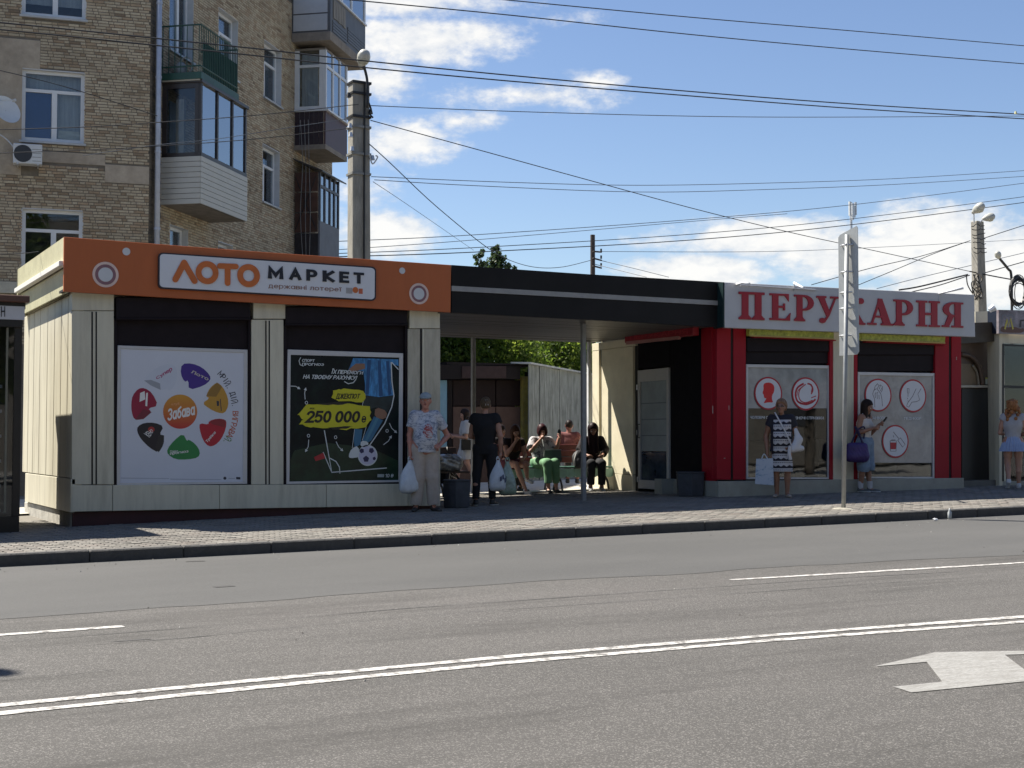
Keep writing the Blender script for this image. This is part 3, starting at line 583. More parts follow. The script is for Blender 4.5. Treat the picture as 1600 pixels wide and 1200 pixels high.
tcn = N.new('ShaderNodeNewGeometry'); sp = N.new('ShaderNodeSeparateXYZ'); L.new(tcn.outputs['Position'], sp.inputs[0]); mr = N.new('ShaderNodeMapRange'); cz = K1.hit(*q1(560, 565), PO)
dz = abs(K1.hit(*q1(560, 430), PO).z - cz.z); mr.inputs[1].default_value = cz.z - dz; mr.inputs[2].default_value = cz.z + dz; L.new(sp.outputs[2], mr.inputs[0])
mx = N.new('ShaderNodeMix'); mx.data_type = 'RGBA'; mx.inputs[6].default_value = (.50, .03, .035, 1); mx.inputs[7].default_value = (.62, .30, .04, 1); L.new(mr.outputs[0], mx.inputs[0]); L.new(mx.outputs[2], N['Principled BSDF'].inputs['Base Color'])
disc(K1, *q1(558, 566), 134 / 5, SH + .0008, m, p1, 'printed_disc', None, .0006)
INKW = ink('white', (.80, .78, .74)); INKN = ink('navy', (.03, .035, .06)); 
text(K1, 'Забава', [q1(455, 545), q1(668, 500), q1(680, 590), q1(460, 640)], SH + .0022, INKW, p1, bold=.03, shear=.2)
text(K1, 'клуб', [q1(490, 498), q1(552, 492), q1(552, 516), q1(490, 520)], SH + .0022, ink('peach', (.75, .35, .15)), p1)
for s, quad, c in (('Спорт', [(478, 868), (540, 864), (540, 884), (478, 888)], INKW), ('прогноз', [(478, 888), (622, 868), (622, 888), (478, 908)], INKW), ('Супер', [(365, 298), (488, 210), (500, 250), (378, 318)], ink('rose', (.42, .04, .16))), ('Лото', [(650, 240), (785, 300), (775, 325), (640, 262)], ink('silver', (.55, .5, .42))), ('Трійка', [(755, 795), (825, 715), (838, 735), (770, 815)], INKW), ('КЕНО', [(272, 735), (335, 700), (348, 725), (320, 770)], INKW)):
    text(K1, s, [q1(*a) for a in quad], SH + .0024, c, p1, bold=.02)
for pts in ([(245, 420), (280, 405), (285, 470), (240, 490)], [(292, 420), (306, 418), (300, 525), (285, 520)]): art(p1, K1, q1, pts, INKW, 3)
art(p1, K1, q1, [(868, 468), (874, 466), (882, 560), (876, 560)], INKN, 3); art(p1, K1, q1, [(842, 480), (862, 485), (862, 520), (845, 522)], INKN, 3)
art(p1, K1, q1, ell(332, 705, 26, 22, 16), ink('red_dot', (.4, .03, .03)), 3)
c0 = (560, 565); msg = 'МРІЙ. ДІЙ. ВИГРАВАЙ.'; angs = [43 - i * 4.05 for i in range(len(msg))]
for i, ch in enumerate(msg):
    if ch == ' ': continue
    a = R(angs[i]); rr = 430; cx = c0[0] + rr * math.cos(a); cy = c0[1] - rr * math.sin(a); d = (math.sin(a), math.cos(a)); o = (math.cos(a), -math.sin(a)); hw, hh = (max(3, 15 * (FONT[ch][0] + .13) / .75), 23 * (1.25 if ch in 'ЙЇ' else 1)) if ch != '.' else (3.5, 3.5)
    if ch == '.': cx -= o[0] * 21; cy -= o[1] * 21
    P4 = [q1(cx + d[0] * sx * hw + o[0] * sy * hh, cy + d[1] * sx * hw + o[1] * sy * hh) for sx, sy in ((-1, 1), (1, 1), (1, -1), (-1, -1))]
    text(K1, ch, P4, SH + .001, INKN if i < 11 else ink('warm%d' % (i // 3), [(.5, .1, .03), (.45, .08, .03), (.08, .2, .05), (.03, .12, .12)][min(3, max(0, (i - 11) // 3))]), p1, bold=.012, name='letter')
for (a, c, y) in ((95, 470, 1082), (480, 880, 1090)): art(p1, K1, q1, [(a, y), (c, y + 4), (c, y + 9), (a, y + 6)], ink('small_print', (.38, .4, .47)), 1, 'small_print_line')
art(p1, K1, q1, ell(907, 1086, 12, 12, 14), INKN, 1); art(p1, K1, q1, [(995, 1076), (1028, 1078), (1028, 1096), (995, 1094)], INKN, 1); art(p1, K1, q1, [(935, 1084), (985, 1086), (985, 1092), (935, 1090)], ink('small_print', 0), 1)

q2 = lambda X, Y: (400 + X / 5, 540 + Y / 5)
m2 = mat('poster_night', (.005, .009, .011), .4, .6, 2.5, spec=.25, dirt=.7, dirtc=(.010, .032, .020), dscale=2.6)
p2 = poster('dark football lottery poster with a kicking player and yellow jackpot splash', [q2(248, 30), q2(1150, 60), q2(1145, 1066), q2(228, 1082)], [q2(272, 72), q2(1120, 94), q2(1115, 1050), q2(262, 1062)], PO, m2)
BLU = mat('ink_jersey', (.045, .22, .46), .4, .6, 7, stretch=(2.5, 2.5, .9), dirt=.6, dirtc=(.012, .06, .18), dscale=5); BLD = ink('sock', (.03, .15, .27)); SKN = ink('print_skin', (.26, .14, .09)); DKG = mat('ink_shorts', (.012, .026, .030), .4, .6, 6); PW = ink('print_white', (.62, .66, .66)); YEL = ink('yellow', (.56, .52, .02)); PB = ink('print_black', (.012, .012, .012))
def A2(pts, m, lay, ch=0): return art(p2, K1, q2, pts, m, lay, 'printed_shape', ch)
def S2(pts, w, m, lay):
    g = [K1.hit(*q2(*p), SH + lay * .0007) for p in pts]; ww = abs(K1.hit(*q2(0, w), SH).z - K1.hit(*q2(0, 0), SH).z); return put('printed_line', MB().strip(g, ww, K1.n), m, p2)
A2([(300, 820), (560, 760), (900, 800), (1112, 900), (1112, 1048), (266, 1060), (268, 900)], mat('ink_pitch', (.006, .026, .012), .4, .6, 5), 1)
A2([(770, 650), (832, 655), (818, 770), (772, 800), (762, 720)], BLD, 2); A2([(745, 805), (800, 780), (812, 870), (735, 882), (722, 860)], PW, 3, 1)
A2([(760, 97), (1112, 108), (1114, 160), (1055, 140), (1052, 260), (1074, 388), (960, 402), (850, 388), (852, 300), (838, 200), (760, 190), (722, 190)], BLU, 2)
A2([(725, 186), (780, 140), (850, 140), (852, 180), (790, 196), (740, 205)], SKN, 3)
for a in ([(870, 110), (900, 112), (880, 380), (856, 380)], [(950, 115), (975, 117), (990, 392), (962, 396)], [(1015, 120), (1040, 121), (1048, 300), (1060, 380), (1035, 386)]): A2(a, ink('jersey_fold', (.012, .075, .2)), 3)
A2([(850, 390), (960, 404), (1076, 388), (1056, 470), (1022, 522), (935, 482), (880, 500), (832, 450)], DKG, 3)
A2([(932, 478), (1028, 512), (1010, 580), (925, 562)], SKN, 4, 1); A2([(922, 552), (992, 584), (900, 742), (848, 772), (828, 742)], BLD, 5); A2([(940, 560), (960, 568), (870, 745), (850, 745)], ink('sock_light', (.06, .22, .32)), 6); A2([(820, 740), (880, 752), (872, 795), (815, 790)], PW, 6, 1)
S2([(1056, 130), (1062, 280), (1078, 392), (1060, 480), (1005, 610), (888, 778)], 9, PW, 7); S2([(1060, 130), (1114, 188)], 8, PW, 7); S2([(850, 390), (832, 460), (860, 640), (830, 740)], 4, PW, 7); S2([(770, 655), (762, 720), (752, 800)], 4, PW, 7)
bc = (872, 858); A2(ell(*bc, 77, 82, 40), PW, 6); A2(ell(*bc, 68, 72, 40), ink('ball', (.52, .52, .66)), 7)
for (dx, dy, r, rot) in ((-12, 28, 25, 90), (-46, -36, 20, 40), (30, -38, 22, 60), (52, 24, 14, 10)): A2([(bc[0] + dx + r * math.cos(R(rot + 72 * i)), bc[1] + dy - r * 1.05 * math.sin(R(rot + 72 * i))) for i in range(5)], ink('ball_patch', (.02, .02, .09)), 8)
def ragged(pts, j=9, n=4):
    out = []; rr = random.Random(3)
    for i in range(len(pts)):
        a, c = pts[i], pts[(i + 1) % len(pts)]
        for k in range(n): t = k / n; out.append((a[0] + (c[0] - a[0]) * t + rr.uniform(-j, j), a[1] + (c[1] - a[1]) * t + rr.uniform(-j, j) * .7))
    return out
A2(ragged([(605, 350), (690, 337), (838, 352), (858, 400), (832, 440), (640, 436), (588, 402)], 7), YEL, 8)
A2(ragged([(328, 540), (400, 462), (560, 456), (700, 452), (892, 470), (895, 580), (860, 632), (700, 655), (450, 642), (338, 612), (366, 575)], 9), YEL, 9)
A2(ragged([(470, 452), (700, 440), (740, 452), (640, 462), (520, 466)], 6, 3), PB, 10); A2(ragged([(560, 640), (760, 628), (700, 650), (600, 655)], 5, 3), PB, 10)
text(K1, 'ДЖЕКПОТ', [q2(632, 374), q2(818, 376), q2(806, 416), q2(622, 418)], SH + .0082, PB, p2, bold=.03)
text(K1, '250 000', [q2(402, 508), q2(822, 510), q2(805, 602), q2(385, 604)], SH + .0082, PB, p2, bold=.045)
text(K1, '₴', [q2(828, 548), q2(864, 550), q2(858, 602), q2(822, 602)], SH + .0082, PB, p2, bold=.03); text(K1, 'від', [q2(422, 482), q2(456, 482), q2(456, 498), q2(420, 498)], SH + .0082, PB, p2)
text(K1, 'ЇХ ПЕРЕМОГИ', [q2(598, 178), q2(842, 196), q2(832, 226), q2(585, 220)], SH + .0062, PW, p2, bold=.03)
text(K1, 'НА ТВОЄМУ РАХУНКУ!', [q2(375, 226), q2(794, 236), q2(780, 268), q2(366, 258)], SH + .0062, PW, p2, bold=.03)
text(K1, 'СПОРТ', [q2(362, 104), q2(460, 108), q2(456, 128), q2(358, 126)], SH + .0062, PW, p2, bold=.03); text(K1, 'ПРОГНОЗ', [q2(362, 134), q2(532, 140), q2(528, 158), q2(358, 156)], SH + .0062, PW, p2, bold=.03)
text(K1, '10 ₴', [q2(1012, 1002), q2(1076, 1002), q2(1072, 1030), q2(1008, 1030)], SH + .0062, PW, p2, bold=.03); A2([(950, 1004), (1002, 1004), (1000, 1028), (948, 1028)], ink('tab', (.35, .4, .4)), 3)
S2([(350, 92), (336, 118), (345, 150), (372, 160)], 6, PW, 8); S2([(690, 280), (720, 298), (760, 290), (782, 262)], 7, PW, 8)
S2([(534, 662), (592, 990), (1022, 956)], 9, PW, 4); S2([(524, 832), (592, 990)], 7, PW, 4); S2([(578, 880), (625, 905), (652, 950), (656, 998)], 8, PW, 4); A2([(452, 872), (526, 836), (542, 880), (466, 902)], ink('flag', (.40, .02, .03)), 6)
for pts in ([(268, 316), (310, 318), (340, 336)], [(384, 420), (380, 370), (388, 335)], [(412, 735), (408, 790), (388, 826)], [(626, 750), (645, 790), (676, 820)], [(1042, 605), (1060, 645), (1096, 678)], [(995, 775), (1035, 745), (1056, 708)]):
    S2(pts, 6, PW, 4); a, c = pts[-2], pts[-1]; d = Vector((c[0] - a[0], c[1] - a[1])).normalized(); e = Vector((-d.y, d.x)); A2([(c[0] + d.x * 8, c[1] + d.y * 8), (c[0] - d.x * 14 + e.x * 12, c[1] - d.y * 14 + e.y * 12), (c[0] - d.x * 14 - e.x * 12, c[1] - d.y * 14 - e.y * 12)], PW, 5)
for (cx, cy) in ((394, 446), (410, 704), (622, 716), (1024, 666)): S2([(cx + 10 * math.cos(R(45 * i)), cy + 12 * math.sin(R(45 * i))) for i in range(9)], 5, PW, 4)

sheet('yard_paving_sun_toned', fr(3, 30, 27), fr(22.78, 27.9, 8), .012, mat('yard_sunlight_tone', (.46, .43, .37), .9, .18, 4, .2, 20, dirt=.4, dirtc=(.30, .27, .22)))  # pale colour stands in for sunlight on the yard ground
# grit and scraps along the kerb
gm = MB(); rg0 = random.Random(11)
for i in range(260):
    x = rg0.uniform(1, 26); y = KERB_Y - abs(rg0.gauss(0, .35)) - .02 if i % 3 else rg0.uniform(6, 15); s = rg0.uniform(.004, .012) * (1.6 if i % 17 == 0 else 1); z = zroad(x, y) + .004; a_ = rg0.uniform(0, 3)
    gm.add([(x + s * math.cos(a_), y + s * math.sin(a_), z), (x + s * math.cos(a_ + 2.1), y + s * math.sin(a_ + 2.1), z), (x + s * math.cos(a_ + 4.2), y + s * math.sin(a_ + 4.2), z), (x, y, z + s * .8)], [(0, 1, 3), (1, 2, 3), (2, 0, 3)], rg0.random())
put('grit', gm, tonemat('grit_scraps', [(0, (.10, .09, .08)), (.6, (.25, .23, .2)), (.9, (.45, .43, .38)), (1, (.6, .6, .58))]), kind='stuff', tone=True)
# ------------------------------------------------------------------ canopy between the kiosks
cn = thing('canopy', 'black roofed canopy with a pale stripe bridging the two kiosks', 'canopy', K1.hit(920, 480))
CO = .12
pp('fascia', K1, [(705.6, 414), (920, 428.5), (1132, 441), (1133, 512), (1000, 504), (705.6, 488.3)], CO, .05, BLACKF, cn)
pp('fascia_stripe', K1, [(705.8, 446.5), (1133, 470.5), (1133, 477.5), (705.8, 454.5)], CO + .015, .02, mat('stripe_grey', (.29, .285, .275), .5), cn)
zs0 = K1.hit(705, 488, CO).z; xa = XR - .05; xb = K1.hit(1132, 500, CO).x + .1; YC = 23.6
zs = zs0 - .012; n = 18
for i in range(n):
    a = 19.2 - CO + .052 + (YC - 19.13) * i / n; c = 19.2 - CO + .052 + (YC - 19.13) * (i + 1) / n
    put('soffit_plank', MB().box(xa, xb, a + .004, c - .004, zs + rng.normal(0, .002), zs + .03), mat('soffit_brown', (.10, .09, .085), .45, .25, 3, .05, stretch=(.3, 4, 1), spec=.3), cn, bevel=.003)
put('roof', MB().box(xa, xb, 19.15, YC + .12, zs0 + .45, zs0 + .52), MATS['roof_felt'], cn)
put('fascia_rear', MB().box(xa, xb, YC + .02, YC + .07, zs0 - .006, zs0 + .5), BLACKF, cn)
GPOST = mat('grey_post_paint', (.22, .225, .23), .5, .15, 9)
for (px, Y) in ((911.5, 19.75), (739.5, 23.3), (920.5, 23.4)):
    P = Plane((0, Y), 0); x = P.hit(px, 600).x; put('post', MB().box(x - .036, x + .036, Y - .036, Y + .036, zg(x, Y) - .1, zs), GPOST if px != 920.5 else mat('white_post', (.7, .71, .72), .5), cn, bevel=.006)

# ------------------------------------------------------------------ hairdresser kiosk
o2 = K1.hit(1120, 760); K2 = Plane((o2.x, 19.2), -4.2); K2S = Plane((o2.x, 19.2), -94.2)
k2 = thing('hairdresser_kiosk', 'red and cream hairdresser kiosk with two large windows and a glazed side door', 'kiosk', (o2.x, 19.2, zg(o2.x, 19.2)))
s2 = lambda px, off=0: K2.st(px, 640, off)[0]
W = s2(1502); D2 = 4.3
z_pl = K2.hit(1300, 749.5).z; z_fb = K2.hit(1200, 516).z; z_top = K2.hit(1320, 452, .25).z
zgl = zg(o2.x, 19.2)
def f2(name, x0, x1, y0, y1, off, th, m, par=None, bev=.004): return fpart(name, x0, x1, y0, y1, off, th, m, par or k2, bev, K2)
put('plinth', MB().pbox(K2, .0, W, -.02, .05, zgl - .25, z_pl), mat('plinth_grey', (.32, .315, .27), .6, .12, 4, .05, dirt=.5, dirtc=(.2, .18, .14)), k2, bevel=.006)
put('plinth', MB().pbox(K2, -.004, .9, -1.6, -.022, zgl - .25, z_pl), MATS['plinth_grey'], k2, bevel=.006)
def pil(x0, x1, m, yb=749.5):
    return f2('pillar', x0, x1, 500, yb, 0, .14, m)
pil(1120.3, 1142, REDP); pil(1146, 1165.5, REDP); f2('groove_strip', 1142, 1146, 500, 749.5, -.02, .05, DARKJ)
pil(1302, 1334, CREAM); f2('edge_strip', 1296.5, 1301.7, 500, 749.5, .004, .1, REDP); f2('edge_strip', 1334.3, 1340, 500, 749.5, .004, .1, REDP)
pil(1461.5, 1483, REDP); pil(1487, 1502, REDP); f2('groove_strip', 1483, 1487, 500, 749.5, -.02, .05, DARKJ)
put('header', MB().pbox(K2, .03, W - .03, -.2, -.03, z_fb - .1, z_top - .15), DARKJ, k2)
put('east_wall', MB().pbox(K2, W - .06, W, -D2, -.14, zgl, z_top - .1), CREAM, k2)
put('rear_wall', MB().pbox(K2, .05, W - .06, -D2, -D2 + .06, zgl, z_top - .1), CREAM, k2)
put('roof', MB().pbox(K2, .02, W - .02, -D2, -.03, z_top - .14, z_top - .06), MATS['roof_felt'], k2)
put('ceiling', MB().pbox(K2, .1, W - .08, -D2 + .1, -.25, z_fb - .02, z_fb), WHITEP, k2); put('floor', MB().pbox(K2, .1, W - .08, -D2 + .1, -.16, zgl + .1, zgl + .2), mat('inside_floor', (.16, .11, .075), .5), k2)
GL = glass('shop_glass', (.60, .64, .66), .04, .26)
FILM = bpy.data.materials.new('frosted_film'); FILM.use_nodes = True
def film():
    nt = FILM.node_tree; N = nt.nodes; L = nt.links; b = N['Principled BSDF']; b.inputs['Roughness'].default_value = .12
    tc = N.new('ShaderNodeTexCoord'); n = N.new('ShaderNodeTexNoise'); n.inputs['Scale'].default_value = 3.4; n.inputs['Detail'].default_value = 7; n.inputs['Roughness'].default_value = .62; n.inputs['Distortion'].default_value = .4; L.new(tc.outputs['Object'], n.inputs['Vector'])
    cr = N.new('ShaderNodeValToRGB'); cr.color_ramp.elements[0].position = .38; cr.color_ramp.elements[0].color = (.27, .285, .29, 1); cr.color_ramp.elements[1].position = .72; cr.color_ramp.elements[1].color = (.40, .42, .43, 1)
    L.new(n.outputs[0], cr.inputs[0]); L.new(cr.outputs[0], b.inputs['Base Color']); b.inputs['Coat Weight'].default_value = 1.0; b.inputs['Coat Roughness'].default_value = .04
film()
def salon_window(x0, x1, y0, y1, sh0, film_y):
    f2('shutter', x0, x1, sh0, y0 - 1, -.05, .05, SHUT)
    f2('shutter_box', x0 + 1, x1 - 1, sh0 - 12, sh0 + 10, -.01, .12, SHUT, bev=.015)
    w = pp('window', K2, [(x0, y0), (x1, y0 + 2), (x1, y0 + 7), (x0, y0 + 5)], -.02, .05, ALU, k2, bevel=.004)
    def bar(a, b, c, d): put('frame', MB().prism(quadpx(K2, rect(a, b, c, d), -.02), -K2.n * .05), ALU, w, bevel=.003)
    bar(x0, y0 + 5, x0 + 3.2, y1); bar(x1 - 3.2, y0 + 7, x1, y1); bar(x0 + 3.2, y1 - 3, x1 - 3.2, y1)
    put('pane', MB().prism(quadpx(K2, rect(x0 + 3, y0 + 4, x1 - 3, y1 - 2), -.045), -K2.n * .008), GL, w)
    put('window_film', MB().prism(quadpx(K2, rect(x0 + 3, y0 + 5, x1 - 3, film_y), -.0425), -K2.n * .002), FILM, w)
    return w
w1 = salon_window(1166, 1297, 569, 749, 540, 638); w2 = salon_window(1340.5, 1461, 581, 748, 545, 723)
f2('sill_gap', 1166, 1297, 748.5, 751, -.01, .1, BLACK, bev=0); f2('sill_gap', 1340, 1461, 747.5, 750, -.01, .1, BLACK, bev=0)
# inside the shop: low counters and boxes glimpsed through the clear glass
WOOD = mat('counter_wood', (.17, .105, .06), .5, .3, 3, stretch=(.6, 5, 5))
ib = lambda u0, u1, n0, n1, z0, z1, nm, m: put(nm, MB().pbox(K2, u0, u1, n0, n1, zgl + .2 + z0, zgl + .2 + z1), m, k2, bevel=.01)
ib(.7, 2.1, -1.5, -.9, 0, .75, 'counter', WOOD); ib(.2, 2.3, -3.0, -2.6, 0, 1.0, 'cabinet', WOOD); ib(2.6, 4.4, -1.1, -.7, 0, .8, 'counter', mat('counter_grey', (.3, .3, .29), .5)); ib(1.15, 1.5, -1.4, -1.1, .75, 1.25, 'mirror_box', mat('mirror_grey', (.12, .17, .18), .2))
put('partition', MB().pbox(K2, .1, W - .1, -3.3, -3.25, zgl + .2, z_fb), mat('inside_wall', (.13, .125, .12), .7), k2)
# window decals
q3 = lambda X, Y: (1140 + X / 4.706, 560 + Y / 4.706)
DO = -.036; DRED = ink('decal_red', (.42, .012, .03)); DW = ink('decal_white', (.64, .65, .69)); DBR = ink('decal_bright_red', (.62, .012, .02)); DLN = ink('decal_line', (.10, .07, .09)); DGR = ink('decal_shadow', (.10, .02, .03))
def badge(label, cx, cy, r=26):
    x, y = q3(cx, cy); t = thing('window_sticker', label, 'sticker', K2.hit(x, y, DO), group='round service stickers on the hairdresser windows')
    disc(K2, x - .8, y + .4, r, DO, DGR, t, 'sticker_edge', None, .003); disc(K2, x, y, r - .2, DO + .002, DRED, t, 'sticker_rim', None, .003); disc(K2, x, y, r - 2.6, DO + .004, DW, t, 'sticker_face', None, .003); return t
A3 = lambda t, pts, m, lay=0, ch=1: pp('printed_shape', K2, [q3(*p) for p in (chaikin(pts, ch) if ch else pts)], DO + .005 + lay * .0007, .0006, m, t)
def S3(t, pts, w, m, lay=0):
    g = [K2.hit(*q3(*p), DO + .005 + lay * .0007) for p in pts]; ww = w * abs(K2.hit(*q3(0, 1), DO).z - K2.hit(*q3(0, 0), DO).z); return put('printed_line', MB().strip(g, ww, K2.n), m, t)
t = badge('round sticker with a solid red man head silhouette in profile', 285, 257)
A3(t, [(248, 188), (275, 176), (308, 180), (330, 205), (328, 245), (312, 272), (311, 300), (322, 326), (285, 322), (248, 332), (262, 308), (272, 294), (254, 292), (251, 268), (241, 252), (250, 232)], DBR)
t = badge('round sticker with a long haired woman drawn in red strands', 560, 260)
for pts, w in (([(545, 185), (500, 215), (485, 265), (500, 315), (545, 335), (600, 325), (632, 300)], 15), ([(560, 190), (520, 225), (508, 270), (522, 310), (560, 325), (610, 308)], 8), ([(572, 185), (600, 195), (612, 230), (600, 262)], 12), ([(545, 200), (505, 235), (495, 275)], 6), ([(590, 190), (606, 215), (600, 245)], 6), ([(600, 290), (636, 276)], 7), ([(515, 320), (560, 342), (615, 322)], 7)): S3(t, [tuple(p) for p in spline([(a, b, 0) for a, b in pts], 5)] and [(p.x, p.y) for p in spline([(a, b, 0) for a, b in pts], 5)], w, DRED)
t = badge('round sticker with two outlined hands behind the waiting girl', 1093, 270)
for pts in ([(1068, 360), (1066, 300), (1052, 262), (1060, 236), (1080, 222)], [(1124, 352), (1120, 300), (1112, 262), (1098, 240), (1086, 228)], [(1072, 292), (1070, 262), (1078, 250)], [(1086, 298), (1084, 258), (1092, 246)], [(1100, 300), (1098, 268)], [(1062, 236), (1070, 205), (1088, 186)], [(1088, 186), (1098, 200), (1084, 226)], [(1098, 200), (1112, 192), (1100, 226)], [(1112, 200), (1126, 206), (1108, 240)], [(1120, 214), (1126, 226), (1114, 250)]): S3(t, pts, 4.5, DLN)
t = badge('round sticker with an outlined bare foot and small file', 1350, 275)
for pts in ([(1408, 222), (1384, 262), (1398, 306), (1374, 318), (1340, 322), (1318, 358), (1302, 352), (1308, 330), (1346, 278), (1372, 222)], [(1306, 222), (1320, 222), (1318, 256), (1308, 256), (1306, 222)], [(1312, 258), (1312, 282)], [(1308, 290), (1310, 300)], [(1312, 308), (1312, 318)]): S3(t, pts, 4.5, DLN)
t = badge('round sticker with a red nail polish bottle and its brush', 1220, 610)
A3(t, [(1182, 618), (1226, 618), (1222, 668), (1184, 668)], DRED, 0, 0)
for pts in ([(1180, 606), (1228, 606), (1224, 682), (1182, 682), (1180, 606)], [(1204, 540), (1244, 590)], [(1236, 602), (1256, 584), (1290, 632), (1272, 652), (1236, 602)], [(1203, 566), (1208, 580)], [(1188, 600), (1220, 600)]): S3(t, pts, 5, DLN)
for s, x0, x1, y in (('ЧОЛОВІЧІ СТРИЖКИ', 150, 382, 434), ('ЖІНОЧІ СТРИЖКИ', 468, 692, 438), ('МАНІКЮР', 1030, 1152, 438), ('ПЕДИКЮР', 1284, 1408, 442)):
    o = text(K2, s, [q3(x0, y - 11), q3(x1, y - 10), q3(x1, y + 11), q3(x0, y + 10)], DO, ink('caption', (.66, .68, .70)), k2, bold=.02, name='window_lettering')
# yellow-green banners under the sign and the red box over the door
BAN = mat('banner_lime', (.40, .42, .07), .5, .5, 14, dirt=.6, dirtc=(.16, .26, .03), dscale=11)
for (px, th) in (([(1171, 513), (1303, 519.5), (1303, 529.5), (1171, 524.5)], .1), ([(1347, 521), (1477.5, 526), (1476.5, 536), (1346, 531.5)], .1)):
    b = pp('banner', K2, px, .16, th, BAN, k2, bevel=.004); pl = quadpx(K2, [px[3], px[2]], .165); put('banner_rail', MB().tube(pl, .014, 6), mat('banner_rail_paint', (.5, .36, .12), .5), b)
    e = quadpx(K2, [(px[3][0] + 2, px[3][1] + 2), (px[2][0] - 2, px[2][1] + 2), (px[2][0] - 2, px[2][1] + 9), (px[3][0] + 2, px[3][1] + 9)], .0); put('awning_roll', MB().prism([e[0], e[1], e[2] + Vector((0, 0, .06)), e[3] + Vector((0, 0, .06))], K2.n * .10), REDP, k2)
for (x, y, w_, h_) in ((1113, 640, 1.4, 12), (1138.5, 637, 1.2, 7), (1131, 716, 2.5, 1.5), (1494, 560, 1.2, 5)): f2('scuff_mark', x, x + w_, y - h_ / 2, y + h_ / 2, .003, .002, mat('scuff_pale', (.34, .24, .22), .8, .3, 20), bev=0)
# side with the door
S_ = lambda px: K2S.st(px, 640)[0]                    # distance along the side: negative going back
vb = [S_(p) for p in (1120, 1096, 1043, 994, 989, 940, 936, 925.5)]
zc = K2S.hit(1100, 520).z
def sp_(name, a, b, n0, n1, z0, z1, m, par=None, bev=.004): return put(name, MB().pbox(K2S, b, a, n0, n1, z0, z1), m, par or k2, bevel=bev)
sp_('side_pillar', vb[0] - .145, vb[1], -.1, 0, z_pl, zs, REDP); sp_('side_recess', vb[1], vb[2], -.14, -.06, zgl, zs, mat('recess_black', (.008, .007, .009), .7, .3, spec=.1))
zd0 = K2S.hit(1040, 766).z; zd1 = K2S.hit(1035, 575).z
sp_('door_header', vb[2], vb[3], -.14, -.05, zd1 + .03, zs, MATS['recess_black'])
dr = sp_('door', vb[2] - .02, vb[2] - .10, -.10, -.03, zd0, zd1, mat('door_white', (.44, .43, .41), .4, .06)); 
sp_('frame', vb[3] + .08, vb[3] + .005, -.1, -.03, zd0, zd1, MATS['door_white'], dr); sp_('frame', vb[2] - .1, vb[3] + .08, -.1, -.03, zd1 - .22, zd1, MATS['door_white'], dr); sp_('frame', vb[2] - .1, vb[3] + .08, -.1, -.03, zd0, zd0 + .16, MATS['door_white'], dr)
sp_('frosted_pane', vb[2] - .1, vb[3] + .08, -.075, -.065, zd0 + .70, zd1 - .22, mat('door_frost', (.27, .305, .315), .3, .18, 2.5), dr, 0); sp_('pane', vb[2] - .1, vb[3] + .08, -.075, -.065, zd0 + .16, zd0 + .69, mat('door_low_glass', (.03, .045, .07), .15, .5, 3), dr, 0)
for zz in (.98, 1.28, 1.58): sp_('pane_bar', vb[2] - .11, vb[3] + .09, -.066, -.062, zd0 + zz, zd0 + zz + .02, mat('pane_bar_grey', (.16, .18, .19), .5), dr, 0)
put('handle', MB().tube([K2S.at(vb[3] + .13, .0, zd0 + .95), K2S.at(vb[3] + .13, .04, zd0 + .95), K2S.at(vb[3] + .13, .04, zd0 + 1.2), K2S.at(vb[3] + .13, .0, zd0 + 1.2)], .012, 6), BLACK, dr)
for zz in (.12, 1.0, 1.85): put('hinge', MB().tube([K2S.at(vb[3] + .02, -.015, zd0 + zz), K2S.at(vb[3] + .02, -.015, zd0 + zz + .1)], .016, 6), STEEL, dr)
SCR = mat('side_cream', (.68, .62, .46), .55, .08, 3, .03, dirt=.2, dirtc=(.42, .35, .2))
zcap = K2S.hit(960, 544).z; zkick = K2S.hit(960, 741).z
sp_('side_wall', vb[3], vb[7], -.16, -.05, zgl, zs, DARKJ); sp_('side_panel', vb[4], vb[5], -.1, 0, zkick + .01, zcap - .006, SCR); sp_('side_panel', vb[6], vb[7], -.1, 0, zkick + .01, zcap - .006, SCR)
sp_('side_panel', vb[3] - .02, vb[7], -.1, .004, zcap, zs - .003, SCR); sp_('kick_panel', vb[4], vb[7], -.1, .006, zd0 - .4, zkick, SCR)
sp_('kick_block', S_(1052), S_(1041), -.05, .25, zd0 - .3, K2S.hit(1045, 748).z, MATS['plinth_grey'])
rs = pp('door_sign', K2S, [(976, 522), (1083, 509.5), (1083, 524), (976, 536)], .25, .12, mat('sign_crimson', (.30, .01, .02), .4), k2, bevel=.01)
text(K2S, 'ПЕРУКАРНЯ', [(984, 524), (1075, 513.5), (1075, 521.5), (984, 531)], .254, mat('sign_faded', (.42, .04, .05), .5), rs, bold=.02); pp('tube_cover', K2S, [(978, 533.5), (1060, 525), (1060, 530), (978, 538.5)], .27, .05, mat('cover_pink', (.42, .2, .18), .4), rs)

